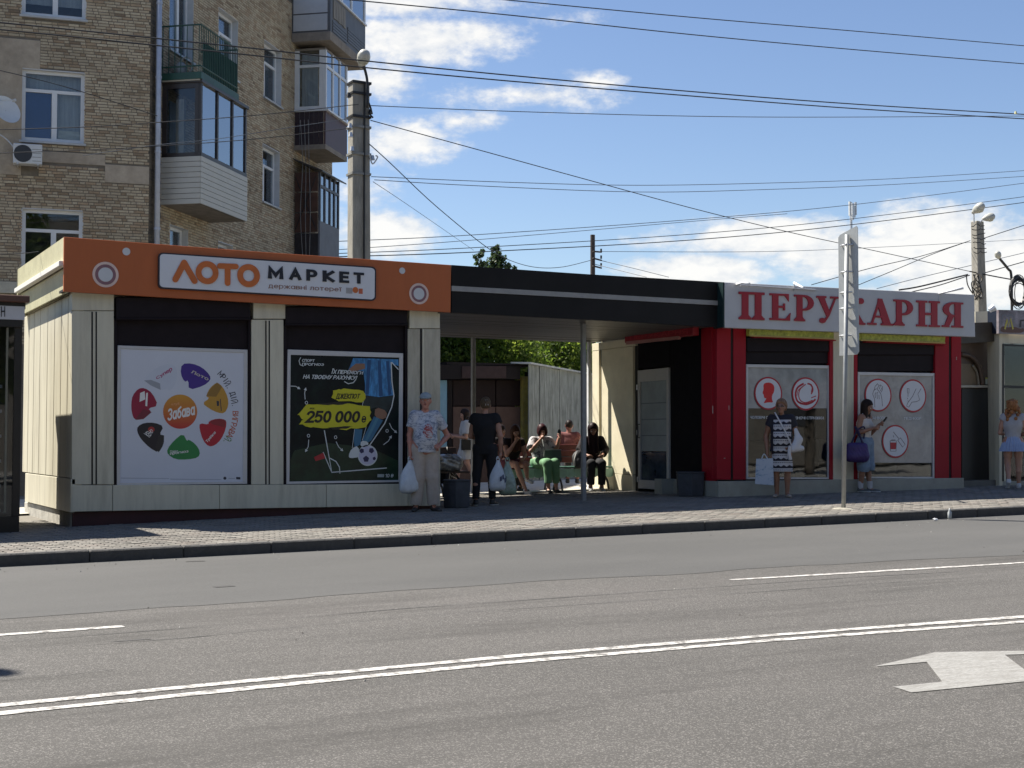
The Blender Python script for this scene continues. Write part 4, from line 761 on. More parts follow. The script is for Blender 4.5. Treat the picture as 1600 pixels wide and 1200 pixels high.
# ПЕРУКАРНЯ signboard with solid letters
sg = thing('shop_sign', 'wide grey signboard with tall dark red serif letters over the hairdresser', 'sign', K2.hit(1320, 480, .3))
SG = [(1132, 441), (1522.5, 460.5), (1524, 526.5), (1132, 512)]
pp('board', K2, SG, .30, .09, GREYS, sg, bevel=.006)
SP = K2.hit(1132, 470, .30); pp('board_edge', K2, [(1129.5, 441), (1132, 441), (1132, 512), (1129.5, 511)], .299, .3, mat('edge_teal', (.012, .028, .028), .5, spec=.2), sg)
q4 = lambda X, Y: (1120 + X / 4, 420 + Y / 4)
LR = mat('letter_red', (.34, .012, .028), .42, .06); 
def arcp(cx, cy, rx, ry, rx2, ry2, a0, a1, n=10):
    return [(cx + rx * math.cos(R(a0 + (a1 - a0) * i / n)), cy + ry * math.sin(R(a0 + (a1 - a0) * i / n))) for i in range(n + 1)] + [(cx + rx2 * math.cos(R(a1 + (a0 - a1) * i / n)), cy + ry2 * math.sin(R(a1 + (a0 - a1) * i / n))) for i in range(n + 1)]
rc = lambda a, b, c, d: [(a, b), (c, b), (c, d), (a, d)]
stem = lambda x, w: [rc(x, .05, x + w, .95)]
ser = lambda a, b, y: [rc(a, y, b, y + .075)]
tri = lambda x, w, y, s: [[(x - .09, y), (x, y), (x, y + s * .09)], [(x + w, y), (x + w + .09, y), (x + w, y + s * .09)]]
GLY = {
 'П': stem(.12, .25) + stem(.63, .25) + ser(0, .48, 0) + ser(.52, 1, 0) + [rc(0, .91, 1, 1)] + tri(.12, .25, .075, 1) + tri(.63, .25, .075, 1),
 'Е': stem(.13, .29) + [rc(0, 0, .98, .075), rc(0, .925, .92, 1), [(.74, .925), (.92, .925), (.92, .72)], [(.78, .075), (.98, .075), (1, .30)], rc(.42, .47, .68, .55), [(.6, .55), (.74, .51), (.6, .47)], rc(.66, .38, .74, .64)],
 'Р': stem(.13, .29) + ser(0, .56, 0) + [rc(0, .925, .55, 1), arcp(.5, .70, .5, .30, .22, .215, -90, 90), rc(.42, .40, .5, .475)] + tri(.13, .29, .075, 1),
 'У': [[(.07, .95), (.36, .95), (.66, .36), (.50, .22)], [(.86, .95), (.94, .95), (.62, .30), (.42, .06), (.34, .12), (.52, .30)], rc(0, .925, .46, 1), rc(.66, .925, 1.05, 1), ell(.28, .10, .14, .10, 14), [(.28, 0), (.40, .03), (.52, .2), (.44, .22)]],
 'К': stem(.12, .27) + ser(0, .5, 0) + ser(0, .5, .925) + [[(.38, .50), (.50, .58), (.72, .92), (.80, .99), (.84, .92), (.66, .60), (.50, .42)], ell(.86, .88, .12, .11, 14), [(.44, .54), (.60, .62), (.98, .05), (.66, .05)], rc(.60, 0, 1.04, .075)],
 'А': [[(.14, .06), (.22, .06), (.50, .86), (.46, 1)], [(.42, 1), (.58, 1), (.93, .06), (.62, .06), (.40, .80)], rc(.28, .28, .70, .36), rc(0, 0, .36, .075), rc(.54, 0, 1.02, .075)],
 'Н': stem(.11, .25) + stem(.64, .25) + ser(0, .46, 0) + ser(.54, 1, 0) + ser(0, .46, .925) + ser(.54, 1, .925) + [rc(.36, .45, .64, .54)],
 'Я': stem(.60, .28) + ser(.46, 1, 0) + [rc(.45, .925, 1, 1), arcp(.54, .71, .50, .29, .22, .21, 90, 270), rc(.52, .42, .60, .50), [(.30, .46), (.56, .44), (.34, .06), (.10, .02)], rc(0, 0, .34, .075)]}
LBX = [('П', 140, 300, 145, 318), ('Е', 332, 462, 155, 322), ('Р', 486, 608, 163, 328), ('У', 626, 756, 171, 341), ('К', 776, 924, 179, 347), ('А', 944, 1100, 186, 352), ('Р', 1108, 1228, 193, 356), ('Н', 1250, 1396, 200, 362), ('Я', 1410, 1542, 208, 366)]
for ch, x0, x1, y0, y1 in LBX:
    mb = MB(); sk = .045 * (x1 - x0)
    for k, poly in enumerate(GLY[ch]):
        mb.prism([K2.hit(*q4(x0 + u * (x1 - x0), y1 + (y0 - y1) * v + (u - .5) * sk), .322 + k * .0005) for u, v in poly], -K2.n * (.022 + k * .0005))
    put('letter', mb, LR, sg)
# strip lamps standing on top of the sign
for (pts, lab) in (([(1150, 444.5, .28), (1161, 441.5, .6), (1171, 443.5, .8)], 'white lamp arm above the first sign letter'), ([(1241, 442, .32), (1255, 450, .85)], 'white lamp arm sticking out above the third sign letter'), ([(1467, 458.5, .3), (1505, 450, .7)], 'long thin white lamp tube on the sign end by the pole')):
    t = thing('sign_lamp', lab, 'lamp', K2.hit(pts[0][0], pts[0][1], .28), group='lamps along the top of the grey sign')
    g = [K2.hit(*p) for p in pts]; put('lamp_tube', MB().tube(g, .022, 8), WHITEP, t, smooth=True)
    put('bracket', MB().tube([g[0], g[0] - Vector((0, 0, .14))], .014, 6), STEEL, t)
t = thing('cable_duct', 'thin grey rail running along the top edge of the grey sign', 'rail', K2.hit(1200, 447, .32)); put('rail', MB().tube([K2.hit(1157, 445.5, .33), K2.hit(1275, 453, .33)], .012, 6), STEEL, t)

# ------------------------------------------------------------------ booth in the gap and the picture-sign kiosk
bo = K2.hit(1502, 700, -.55); B = Plane((bo.x, bo.y), 4.0); bt = thing('storage_booth', 'dark brown booth with an arched moulding and black door beside the red pillar', 'booth', (bo.x, bo.y, zg(bo.x, bo.y)))
BR = mat('booth_brown', (.085, .055, .038), .5, .2, 4)
pp('wall', B, [(1498, 534), (1560, 534), (1560, 766), (1498, 766)], 0, .1, BR, bt); pp('lintel', B, [(1498, 505), (1562, 503), (1562, 533), (1498, 537)], .25, .3, mat('lintel_dark', (.05, .042, .032), .6), bt)
pp('panel', B, [(1500, 568), (1534, 570), (1534, 602), (1500, 602)], .012, .02, mat('booth_tan', (.17, .125, .075), .5, .1), bt)
put('arch_moulding', MB().tube(spline([B.hit(x, y, .05) for x, y in ((1501, 553), (1514, 556), (1524, 564), (1531, 578), (1535, 602))], 6), .045, 8), BR, bt, smooth=True)
put('arch_moulding', MB().tube(spline([B.hit(x, y, .03) for x, y in ((1519, 571), (1526, 582), (1529, 602))], 6), .025, 8), mat('arch_light', (.22, .19, .14), .5), bt, smooth=True)
pp('sill', B, rect(1498, 602, 1556, 605.5), .08, .1, mat('sill_pale', (.42, .39, .32), .5), bt); pp('door', B, rect(1503, 607, 1553, 750), .02, .06, BLACK, bt)
pp('notice', B, [(1540, 590), (1551, 590), (1551, 600.5), (1540, 600.5)], .02, .006, mat('notice_pale', (.55, .60, .50), .5), bt); pp('notice_band', B, [(1540, 590), (1551, 590), (1551, 592), (1540, 592)], .026, .006, mat('notice_yellow', (.6, .58, .1), .5), bt)
pp('step', B, [(1498, 752), (1556, 750), (1556, 768), (1498, 768)], .3, .35, mat('step_grey', (.14, .135, .12), .8), bt); pp('step_edge', B, [(1503, 761), (1530, 763.5), (1553, 766), (1553, 767.5), (1530, 765.5), (1503, 764)], .36, .05, mat('step_lip', (.4, .4, .38), .6), bt)
pp('roof_block', B, [(1524, 487), (1544, 486), (1543, 504), (1524, 505)], -.2, 1.2, SCR, bt)
k3o = K2.hit(1565, 700, -.25); K3 = Plane((k3o.x, k3o.y), -4.0); k3 = thing('picture_sign_kiosk', 'cream kiosk at the frame edge with a pictured sign and a dark display window', 'kiosk', (k3o.x, k3o.y, zg(k3o.x, k3o.y)))
K3S = Plane((k3o.x, k3o.y), -94.0)
pp('pillar', K3, [(1561.5, 520), (1566.5, 520), (1566.5, 768), (1561.5, 768)], 0, .1, CREAM, k3); put('side_wall', MB().pbox(K3S, -.34, -.002, -.1, .0, zg(19, 19) - .1, K3.hit(1565, 522).z), CREAM, k3)
put('body', MB().pbox(K3, .3, 3.2, -3, -2.9, zg(19, 19), 3.2), CREAM, k3)
pp('transom', K3, [(1566.5, 519), (1700, 527), (1700, 541), (1566.5, 536)], 0, .1, CREAM, k3); pp('base', K3, [(1566.5, 752), (1700, 749), (1700, 768), (1566.5, 770)], 0, .1, MATS['plinth_grey'], k3)
wn = pp('window', K3, [(1566.5, 537), (1569, 537), (1569, 752), (1566.5, 752)], .01, .06, BLACK, k3); pp('frame', K3, [(1569, 537), (1700, 542), (1700, 545), (1569, 540)], .01, .06, BLACK, wn)
pp('pane', K3, [(1569, 540), (1700, 545), (1700, 750), (1569, 752)], -.01, .008, glass('kiosk_glass', (.40, .41, .42), .02, .24), wn)
pp('transom_bar', K3, [(1569, 602), (1700, 606), (1700, 610), (1569, 606)], .0, .04, BLACK, wn)
for i in range(3): pp('shelf', K3, [(1569, 640 + 38 * i), (1690, 642 + 38 * i), (1690, 645 + 38 * i), (1569, 643 + 38 * i)], -.35, .3, WOOD, k3)
pp('back_board', K3, [(1569, 540), (1700, 545), (1700, 750), (1569, 752)], -.8, .04, mat('display_dark', (.07, .05, .04), .6, .4, 6), k3)
pp('poster_panel', K3, [(1571, 545), (1700, 551), (1700, 596), (1571, 596)], -.05, .01, mat('display_poster', (.16, .17, .17), .4, .6, 5), k3)
put('fascia', MB().prism(quadpx(K3, [(1560.5, 484), (1700, 487), (1700, 526), (1560.5, 521)], .12), -K3.n * .06), mat('picture_sign', (.26, .23, .25), .45, .5, 4, dirt=.9, dirtc=(.07, .03, .03), dscale=4.5), k3)
put('fascia_side', MB().prism(quadpx(K3S, [(1543, 486), (1560, 485), (1560, 521), (1543, 521)], .06), -K3S.n * .05), mat('fascia_navy', (.012, .018, .035), .4), k3)
FO = .126; q5 = lambda X, Y: (1440 + X / 10, 440 + Y / 10)
def S5(pts, w, m, off=FO):
    g = [K3.hit(*q5(*p), off) for p in pts]; ww = w * abs(K3.hit(1560, 501, 0).z - K3.hit(1560, 500, 0).z) / 10; put('printed_line', MB().strip(g, ww, K3.n), m, k3)
S5([(1265, 590), (1262, 540), (1300, 515), (1345, 545), (1390, 515), (1440, 545), (1450, 600)], 22, ink('heart_grey', (.16, .17, .20)))
S5([(1300, 745), (1340, 590), (1355, 700), (1390, 580), (1430, 745)], 34, ink('mark_gold', (.50, .42, .06)), FO + .001); S5([(1545, 715), (1550, 610), (1620, 600), (1640, 715)], 34, ink('mark_dark', (.03, .02, .025)), FO + .001)
pp('printed_shape', K3, [q5(*p) for p in chaikin([(1230, 750), (1260, 690), (1330, 720), (1450, 700), (1540, 740), (1600, 720), (1600, 800), (1400, 800), (1240, 790)])], FO - .003, .002, ink('fruit_brown', (.10, .03, .02)), k3)
t = thing('roof_floodlight', 'small white floodlight on the roof corner of the picture sign kiosk', 'lamp', K3.hit(1550, 484, .1)); put('lamp_head', MB().hexa([K3.at(*v) for v in ((-.28, .1, 4.05), (-.10, .1, 4.05), (-.10, 0, 4.05), (-.28, 0, 4.05), (-.22, .14, 4.22), (-.02, .14, 4.25), (-.02, .02, 4.25), (-.22, .02, 4.22))]) if False else MB().tube([K3.hit(1546, 485, .1), K3.hit(1554, 480, .15)], [.05, .07], 8), WHITEP, t)

# ------------------------------------------------------------------ kiosk cut by the left frame edge
K0 = Plane((2.8, 18.7), 0); x1 = K0.hit(33.5, 600).x; z0t = K0.hit(38, 463).z
k0 = thing('press_kiosk', 'dark glazed kiosk with a brown roof and pale sign band at the frame edge', 'kiosk', (x1, 18.7, zg(x1, 18.7)))
DK = mat('kiosk_black', (.014, .013, .013), .4, .2); 
xl = x1 - 2.6; zk = zg(x1, 18.7)
put('roof', MB().box(xl - .1, x1 + .07, 18.58, 21.3, z0t - .09, z0t), mat('roof_brown', (.10, .045, .03), .5, .15), k0, bevel=.01)
pp('eaves_band', K0, [(-220, 433), (37, 474.5), (37, 482), (-220, 442)], .04, .06, DK, k0) if False else put('eaves_band', MB().box(xl, x1 + .03, 18.66, 21.2, z0t - .17, z0t - .093), DK, k0)
bz1 = K0.hit(35, 479, .04).z; bz0 = K0.hit(35, 500, .04).z
put('sign_band', MB().box(xl, x1 + .02, 18.65, 18.72, bz0, bz1), mat('band_pale', (.50, .50, .52), .45, .04), k0)
text(K0, 'Н', [(1.5, 478.5), (8, 478.5), (8, 495), (1.5, 495)], .056, BLACK, k0, bold=.01, name='letter')
text(K0, 'МАГАЗИ'[:0] + 'ЖУРНАЛ'[:0] + 'О', [(-12, 478), (-3, 478), (-3, 495), (-12, 495)], .056, BLACK, k0, name='letter')
put('band_trim', MB().box(xl, x1 + .0, 18.66, 18.74, bz0 - .09, bz0 - .003), DK, k0)
put('frame', MB().box(x1 - .09, x1, 18.7, 18.8, zk + .2, bz0 - .09), DK, k0); put('frame', MB().box(xl, xl + .09, 18.7, 18.8, zk + .2, bz0 - .09), DK, k0); put('inner_frame', MB().box(x1 - .19, x1 - .165, 18.71, 18.76, zk + .25, bz0 - .1), mat('frame_olive', (.16, .155, .12), .4), k0)
put('side_wall', MB().box(x1 - .05, x1 - .005, 18.803, 21.2, zk + .05, z0t - .18), DK, k0); put('rear_wall', MB().box(xl, x1 - .06, 21.1, 21.2, zk, z0t - .18), DK, k0); put('base', MB().box(xl, x1 - .004, 18.69, 21.2, zk - .2, zk + .197), DK, k0)
put('pane', MB().box(xl + .09, x1 - .09, 18.73, 18.738, zk + .2, bz0 - .09), glass('press_glass', (.78, .80, .82), .03, .26), k0)
rg = random.Random(5); GOODS = [mat('packet_%d' % i, c, .5) for i, c in enumerate(((.16, .22, .34), (.40, .42, .45), (.06, .08, .11), (.26, .21, .17), (.46, .43, .36)))]
for i in range(6):
    z = zk + .28 + i * .32; put('shelf', MB().box(xl + .1, x1 - .2, 18.95, 19.35, z - .02, z), mat('shelf_grey', (.34, .35, .37), .4), k0)
    put('price_strip', MB().box(xl + .1, x1 - .2, 18.935, 18.948, z - .035, z + .01), mat('strip_pale', (.5, .52, .56), .4), k0)
    x = x1 - .24; nth = 0
    while x > x1 - .8:
        w_ = rg.uniform(.06, .13); hh = rg.uniform(.12, .24)
        gi = rg.randrange(5); nth += 1; tag(put('packet', MB().box(x - w_, x, 18.97, 18.97 + rg.uniform(.06, .2), z, z + hh), GOODS[gi], bevel=.006), '%s packet, %s from the window frame on the %s shelf of the dark kiosk' % (('dark blue', 'pale grey', 'black', 'brown', 'cream')[gi], ('first', 'second', 'third', 'fourth', 'fifth', 'sixth', 'seventh', 'eighth', 'ninth', 'tenth')[nth - 1], ('lowest', 'second', 'third', 'fourth', 'fifth', 'topmost')[i]), 'packet', 'packets on the shelves of the dark kiosk'); x -= w_ + rg.uniform(.008, .03)

# ------------------------------------------------------------------ bus stop pole with its sign seen edge-on from behind
b = gnd(1317.5, 795); SPn = Plane((b.x, b.y), 0)
st = thing('bus_stop_sign', 'tall grey sign pole with a long blank sign back clamped to its top', 'sign', b)
zt1 = SPn.hit(1317, 366).z; zp0 = SPn.hit(1323, 555).z; zp1 = SPn.hit(1324, 359).z
PT = SPn.hit(1323.5, 366); put('pole', MB().tube([b - Vector((0, 0, .2)), (PT.x, b.y, zt1)], .033, 14), mat('pole_grey', (.30, .31, .31), .45, .15, 8, metal=.3), st, smooth=True)
SV = Plane((PT.x + .045, b.y), -70.0); 
c0_, c1_ = SV.st(1310.5, 450)[0], SV.st(1341, 450)[0]
mb = MB(); mb.prism([SV.at(u, 0, z) for u, z in ((c0_, zp0), (c1_ - .03, zp0 + .01), (c1_, zp0 + .05), (c1_, zp1 + .02), (c1_ - .02, zp1 + .05), (c0_ + .03, zp1 - .06), (c0_, zp1 - .1))], -SV.n * .012)
put('sign_plate', mb, mat('plate_back', (.40, .41, .40), .5, .08, 4, metal=.1, dirt=.3, dirtc=(.25, .25, .24)), st)
for y in (382, 424, 456, 481, 523.5):
    z = SPn.hit(1317, y).z; up_ = SV.st(1318 + (795 - y) * .0139, y)[0]; cl = put('clamp', MB().tube([SV.at(up_ - .10, .012, z), SV.at(up_ - .05, .052, z), SV.at(up_ + .05, .052, z), SV.at(up_ + .10, .012, z)], .013, 8), STEEL, st); put('bolt', MB().tube([(PT.x - .055, b.y - .01, z), (PT.x - .02, b.y - .01, z)], .018, 8), STEEL, cl)
put('footing', MB().lathe([(.17, 0), (.13, .012), (.07, .02)], (b.x, b.y, b.z - .002), 14), mat('footing_dust', (.30, .28, .23), .95, .3, 12), st)

# ------------------------------------------------------------------ bins
def bin_(px0, px1, py0, py1, Y, label):
    P = Plane((0, Y), 0); a = P.hit(px0, py1); c = P.hit(px1, py1); x = (a.x + c.x) / 2; w_ = (c.x - a.x) * .88 / 2; z = zg(x, Y); h_ = P.hit(px0, py0).z - z
    t = thing('litter_bin', label, 'bin', (x, Y, z), group='dark concrete litter bins by the kiosks'); M = mat('bin_concrete', (.05, .055, .065), .8, .25, 6, .3, 30)
    n = 6; prof = [(.88, 0), (.92, .03), (1, .9), (1.0, .93), (.94, 1)]; mb = MB()
    mb.lathe([(w_ * r, h_ * k) for r, k in prof], (x, Y, z), 6); put('body', mb, M, t, bevel=.008); mb = MB(); mb.lathe([(w_ * .86, h_ * .99), (w_ * 1.02, h_ * 1.0), (w_ * 1.02, h_ * 1.05), (w_ * .8, h_ * 1.05)], (x, Y, z), 6); put('rim', mb, M, t)
    return t
bin_(689, 738, 752, 797, 19.35, 'dark litter bin at the kiosk corner between the man and the woman'); bin_(1056, 1101, 739, 782, 19.75, 'dark litter bin standing beside the red kiosk corner')

# ------------------------------------------------------------------ benches in the passage
GRN = mat('bench_green', (.09, .20, .15), .5, .25, 5, dirt=.3, dirtc=(.05, .08, .06)); DGN = mat('bench_dark_green', (.012, .028, .022), .5); RDW = mat('bench_red', (.13, .02, .018), .5, .3, 4); IRON = mat('cast_iron', (.015, .015, .016), .5)
def bench(px0, px1, Y, sm, bm, label):
    P = Plane((0, Y), 0); xa_ = P.hit(px0, 740).x; xb_ = P.hit(px1, 740).x; z = zg((xa_ + xb_) / 2, Y) + .02; xm = (xa_ + xb_) / 2
    t = thing('park_bench', label, 'bench', (xm, Y, z), group='benches under the canopy')
    for i in range(4): y = Y - .22 + i * .115; put('seat_slat', MB().box(xa_, xb_, y, y + .1, z + .42, z + .455), sm, t, bevel=.006)
    for i in range(3): zz = z + .52 + i * .125; put('back_slat', MB().hexa([(xa_, Y + .25 + i * .035, zz), (xb_, Y + .25 + i * .035, zz), (xb_, Y + .28 + i * .035, zz), (xa_, Y + .28 + i * .035, zz), (xa_, Y + .275 + i * .035, zz + .105), (xb_, Y + .275 + i * .035, zz + .105), (xb_, Y + .305 + i * .035, zz + .105), (xa_, Y + .305 + i * .035, zz + .105)]), bm, t, bevel=.006)
    ap = MB(); nn = 14
    top = [(xa_ + (xb_ - xa_) * i / nn, Y - .21, z + .415) for i in range(nn + 1)]
    for i in range(nn):
        x = xa_ + (xb_ - xa_) * i / nn; dx = (xb_ - xa_) / nn; ap.prism([(x + .004, Y - .23, z + .41), (x + dx - .004, Y - .23, z + .41), (x + dx - .004, Y - .23, z + .27), (x + dx * .75, Y - .23, z + .245), (x + dx * .25, Y - .23, z + .245), (x + .004, Y - .23, z + .27)], (0, .02, 0))
    if sm is GRN: put('scalloped_apron', ap, mat('apron_green', (.34, .56, .46), .5, .15), t)
    for x in (xa_ + .18, xm, xb_ - .18):
        put('leg', MB().tube(spline([(x - .1, Y - .2, z), (x - .05, Y - .2, z + .2), (x, Y - .1, z + .33), (x, Y + .1, z + .42)], 4) , .022, 6), IRON, t, smooth=True); put('leg', MB().tube(spline([(x + .1, Y - .2, z), (x + .07, Y - .19, z + .18), (x, Y - .1, z + .33), (x, Y + .22, z + .42), (x, Y + .34, z + .88)], 4), .02, 6), IRON, t, smooth=True)
        put('leg', MB().tube([(x, Y + .2, z + .42), (x, Y + .3, z)], .02, 6), IRON, t)
    return t
bench(775, 948, 23.15, GRN, RDW, 'green bench with red backrest where three people sit under the canopy')
bench(628, 726, 22.3, mat('bench_brown', (.06, .035, .025), .5, .3), MATS['bench_brown'], 'brown slatted bench behind the kiosk corner with a silver bag on its seat')

# ------------------------------------------------------------------ the yard behind: dark stall, corrugated shed, poles
K4 = Plane((0, 30.0), 0); k4 = thing('market_stall', 'dark shuttered market stall with brown fascia behind the benches', 'stall', K4.hit(755, 740))
zf = K4.hit(755, 750).z - .3
def f4(name, x0, x1, y0, y1, off, th, m): return pp(name, K4, rect(x0, y0, x1, y1), off, th, m, k4, bevel=.004)
DB = mat('stall_dark', (.014, .011, .012), .7, .2, spec=.15); put('body', MB().box(K4.hit(688, 700).x, K4.hit(812, 700).x, 30.25, 33, zf, K4.hit(750, 572).z), DB, k4)
f4('fascia', 684, 813, 570, 592.5, .5, .1, mat('stall_fascia', (.014, .011, .012), .7, spec=.15)); f4('fascia_panel', 722, 791, 572, 591, .53, .03, mat('stall_brown', (.042, .026, .026), .7, .2, spec=.2)); put('roof', MB().box(K4.hit(684, 600).x, K4.hit(813, 600).x, 29.5, 33, K4.hit(750, 571, .5).z, K4.hit(750, 570, .5).z + .05), DB, k4)
for a, c in ((708, 741), (742.5, 774), (775.5, 813)): f4('shutter', a, c, 594, 634, .2, .06, mat('stall_shutter', (.018, .011, .011), .7, .2, 4, spec=.15)); f4('counter_panel', a, c, 635.5, 760, .22, .1, mat('stall_tan', (.095, .06, .05), .7, .2, 3, spec=.2))
f4('corner_post', 687, 698.5, 594, 700, .3, .12, mat('post_blue', (.12, .26, .36), .5, .1)); f4('corner_post', 699, 707, 594, 760, .2, .1, DB)
yp = thing('yellow_post', 'weathered yellow panel post between the dark stall and corrugated shed', 'post', K4.hit(822, 700)); pp('panel', K4, [(817.5, 588), (826.5, 588), (827, 700), (817.5, 700)], .35, .3, mat('weathered_yellow', (.36, .28, .06), .6, .4, 4, dirt=.6, dirtc=(.22, .19, .12), dscale=3), yp)
sd0 = Plane((0, 29.3), 0).hit(824, 650); SD = Plane((sd0.x, sd0.y), 36.0); sh = thing('corrugated_shed', 'grey corrugated metal shed wall with a ragged top edge behind the benches', 'shed', sd0)
L_ = SD.st(930, 640)[0]; zt_ = SD.hit(824, 569).z; zt2 = SD.hit(921, 587).z; npan = 7
for i in range(npan):
    u0 = L_ * i / npan; u1 = L_ * (i + 1) / npan; mb = MB(); nr = 8; jt = rng.normal(0, .012)
    for r in range(nr * 2):
        a = u0 + (u1 - u0) * r / (nr * 2); c = u0 + (u1 - u0) * (r + 1) / (nr * 2); nn = (0 if r % 2 else .035) + jt; n2 = (.035 if r % 2 else 0) + jt; za = zt_ + (zt2 - zt_) * a / L_ + jt; zb_ = zt_ + (zt2 - zt_) * c / L_ + jt
        mb.add([SD.at(a, nn, .2), SD.at(c, n2, .2), SD.at(c, n2, zb_), SD.at(a, nn, za)], [(0, 1, 2, 3)])
    put('corrugated_panel', mb, mat('corrugated_grey', (.24, .26, .25), .6, .5, 3.5, stretch=(4, 4, .5), dirt=.5, dirtc=(.42, .43, .41), dscale=2), sh)
put('roof_sheet', MB().hexa([SD.at(-.1, .14, zt_), SD.at(L_ + .1, .14, zt2), SD.at(L_ + .1, -.4, zt2 + .02), SD.at(-.1, -.4, zt_ + .02), SD.at(-.1, .14, zt_ + .04), SD.at(L_ + .1, .14, zt2 + .04), SD.at(L_ + .1, -.4, zt2 + .06), SD.at(-.1, -.4, zt_ + .06)]), mat('shed_roof', (.4, .41, .4), .6, .3, 4), sh)
put('frame_wall', MB().pbox(SD, .5, L_, -.3, -.05, .2, min(zt_, zt2) - .05), DB, sh)

def lamp_head(t, p, d, s=.3):
    d = Vector(d).normalized(); mb = MB(); ps = [Vector(p) + d * (x * s) for x in (-.2, .0, .35, .8, 1.15, 1.3)]; mb.tube(ps, [.05 * s / .3 * k for k in (.7, 1.2, 2.3, 2.7, 2.0, .8)], 12); l = put('lamp_housing', mb, mat('lamp_shell', (.40, .40, .36), .45, .1), t, smooth=True)
    mb = MB(); c = Vector(p) + d * (.75 * s); mb.lathe([(.02, -.5 * s), (.3 * s, -.42 * s), (.42 * s, -.2 * s), (.4 * s, 0)], c, 14); put('lamp_bowl', mb, mat('lamp_bowl', (.36, .36, .30), .25, .15), l, smooth=True)
CP = mat('pole_concrete', (.28, .265, .23), .9, .2, 5, .35, 30, dirt=.6, dirtc=(.16, .15, .13), stretch=(2, 2, .5))
def concrete_pole(px, py_top, Y, wt, wb, label, lean=0.0):
    P = Plane((0, Y), 0); a = P.hit(px, py_top); x = a.x; zb_ = .2; t = thing('concrete_pole', label, 'pole', (x + lean, Y, zb_)); mb = MB()
    r = lambda cx, w_, z: [(cx - w_ / 2, Y - w_ * .4, z), (cx + w_ / 2, Y - w_ * .32, z), (cx + w_ / 2, Y + w_ * .32, z), (cx - w_ / 2, Y + w_ * .4, z)]
    mb.hexa(r(x + lean, wb, zb_ - .3) + r(x, wt, a.z)); put('shaft', mb, CP, t, bevel=.02); return t, P, a
t, P, a = concrete_pole(561, 128, 25.2, .36, .42, 'thick concrete power pole with one lamp rising behind the orange sign', .05)
put('groove', MB().box(a.x + .045, a.x + .07, 25.03, 25.07, 3.5, a.z - .02), BLACK, t)
for y in (133, 150, 186, 202, 244, 275): z = P.hit(560, y).z; put('steel_band', MB().hexa([(a.x - .2, 25.02, z), (a.x + .2, 25.04, z), (a.x + .2, 25.36, z), (a.x - .2, 25.36, z), (a.x - .2, 25.02, z + .045), (a.x + .2, 25.04, z + .045), (a.x + .2, 25.36, z + .045), (a.x - .2, 25.36, z + .045)]), IRON if y < 190 else mat('band_dull', (.20, .20, .19), .6, .2), t)
put('lamp_arm', MB().tube(spline([P.hit(574, 168, .25), P.hit(574, 130, .25), P.hit(571, 112, .25), P.hit(567, 100, .3)], 4), .028, 8), IRON, t, smooth=True)
lp = P.hit(566, 101, .25); lamp_head(t, lp + Vector((0, .05, .0)), (-.1, -.8, .5), .29)
for (x, y) in ((545, 152), (547, 200), (548, 214), (550, 236), (582, 250), (579, 178)): c = P.hit(x, y, .15); put('insulator', MB().tube([c, c + Vector((0, 0, .09))], [.05, .03], 8), BLACK if y < 200 else STEEL, t)
put('hanging_wire_end', MB().tube(spline([P.hit(576, 160, .2), P.hit(580, 172, .2), P.hit(578, 178, .2), P.hit(583, 184, .2)], 5), .018, 6), IRON, t)
put('hanging_wire_end', MB().tube(spline([P.hit(577, 240, .2), P.hit(582, 256, .2), P.hit(590, 246, .2), P.hit(587, 243, .2)], 5), .014, 6), STEEL, t)
t, P2, a2 = concrete_pole(1527.5, 346, 28.0, .30, .44, 'concrete pole with twin lamps wrapped in cables at the right', .12)
lamp_head(t, P2.hit(1521.5, 331, .1), (0, -.7, .3), .30); put('lamp_arm', MB().tube([P2.hit(1522, 348, .1), P2.hit(1521.5, 331, .1)], .02, 6), STEEL, t); put('lamp_arm', MB().tube([P2.hit(1530, 348, .1), P2.hit(1537, 342, .1)], .02, 6), STEEL, t); lamp_head(t, P2.hit(1537, 342, .1), (.8, -.3, .25), .26)
rr = random.Random(2)
for i in range(7):
    y = 352 + i * 7; g = [P2.hit(1518 + 1.2 * i * .5 + 20 * k / 6, y + rr.uniform(-2, 2), .22) for k in range(7)]; put('cable_wrap', MB().tube(g, .012, 5), IRON, t)
for i in range(9):
    x0 = rr.uniform(1522, 1530); g = spline([P2.hit(x0 + rr.uniform(-4, 9), 428 + 8 * k + rr.uniform(-2, 2), .24) for k in range(6)], 4); put('cable_wrap', MB().tube(g, .016, 5), mat('cable_tan', (.2, .17, .13), .7) if i % 2 else IRON, t)
put('hanging_wire_end', MB().tube(spline([P2.hit(1510, 430, .2), P2.hit(1512, 445, .2), P2.hit(1520, 458, .2), P2.hit(1518, 442, .2), P2.hit(1524, 440, .2)], 6), .016, 5), IRON, t)
# dark timber pole far behind the canopy
P = Plane((0, 43.0), 0); a = P.hit(926, 367); t = thing('timber_pole', 'dark timber power pole with short crossarms behind the canopy', 'pole', (a.x, 43, .3)); TIM = mat('old_timber', (.06, .045, .04), .8, .3, 6)
put('shaft', MB().tube([(a.x, 43, 0), a], [.11, .085], 10), TIM, t)
for y in (393.5, 404, 416): c = P.hit(926, y); put('crossarm', MB().tube([c + Vector((-.05, -.1, 0)), c + Vector((.32, -.1, .0 if y < 395 else -.06))], .03, 6), TIM, t); put('insulator', MB().tube([c + Vector((.3, -.1, 0)), c + Vector((.3, -.1, .12))], .035, 6), BLACK, t)
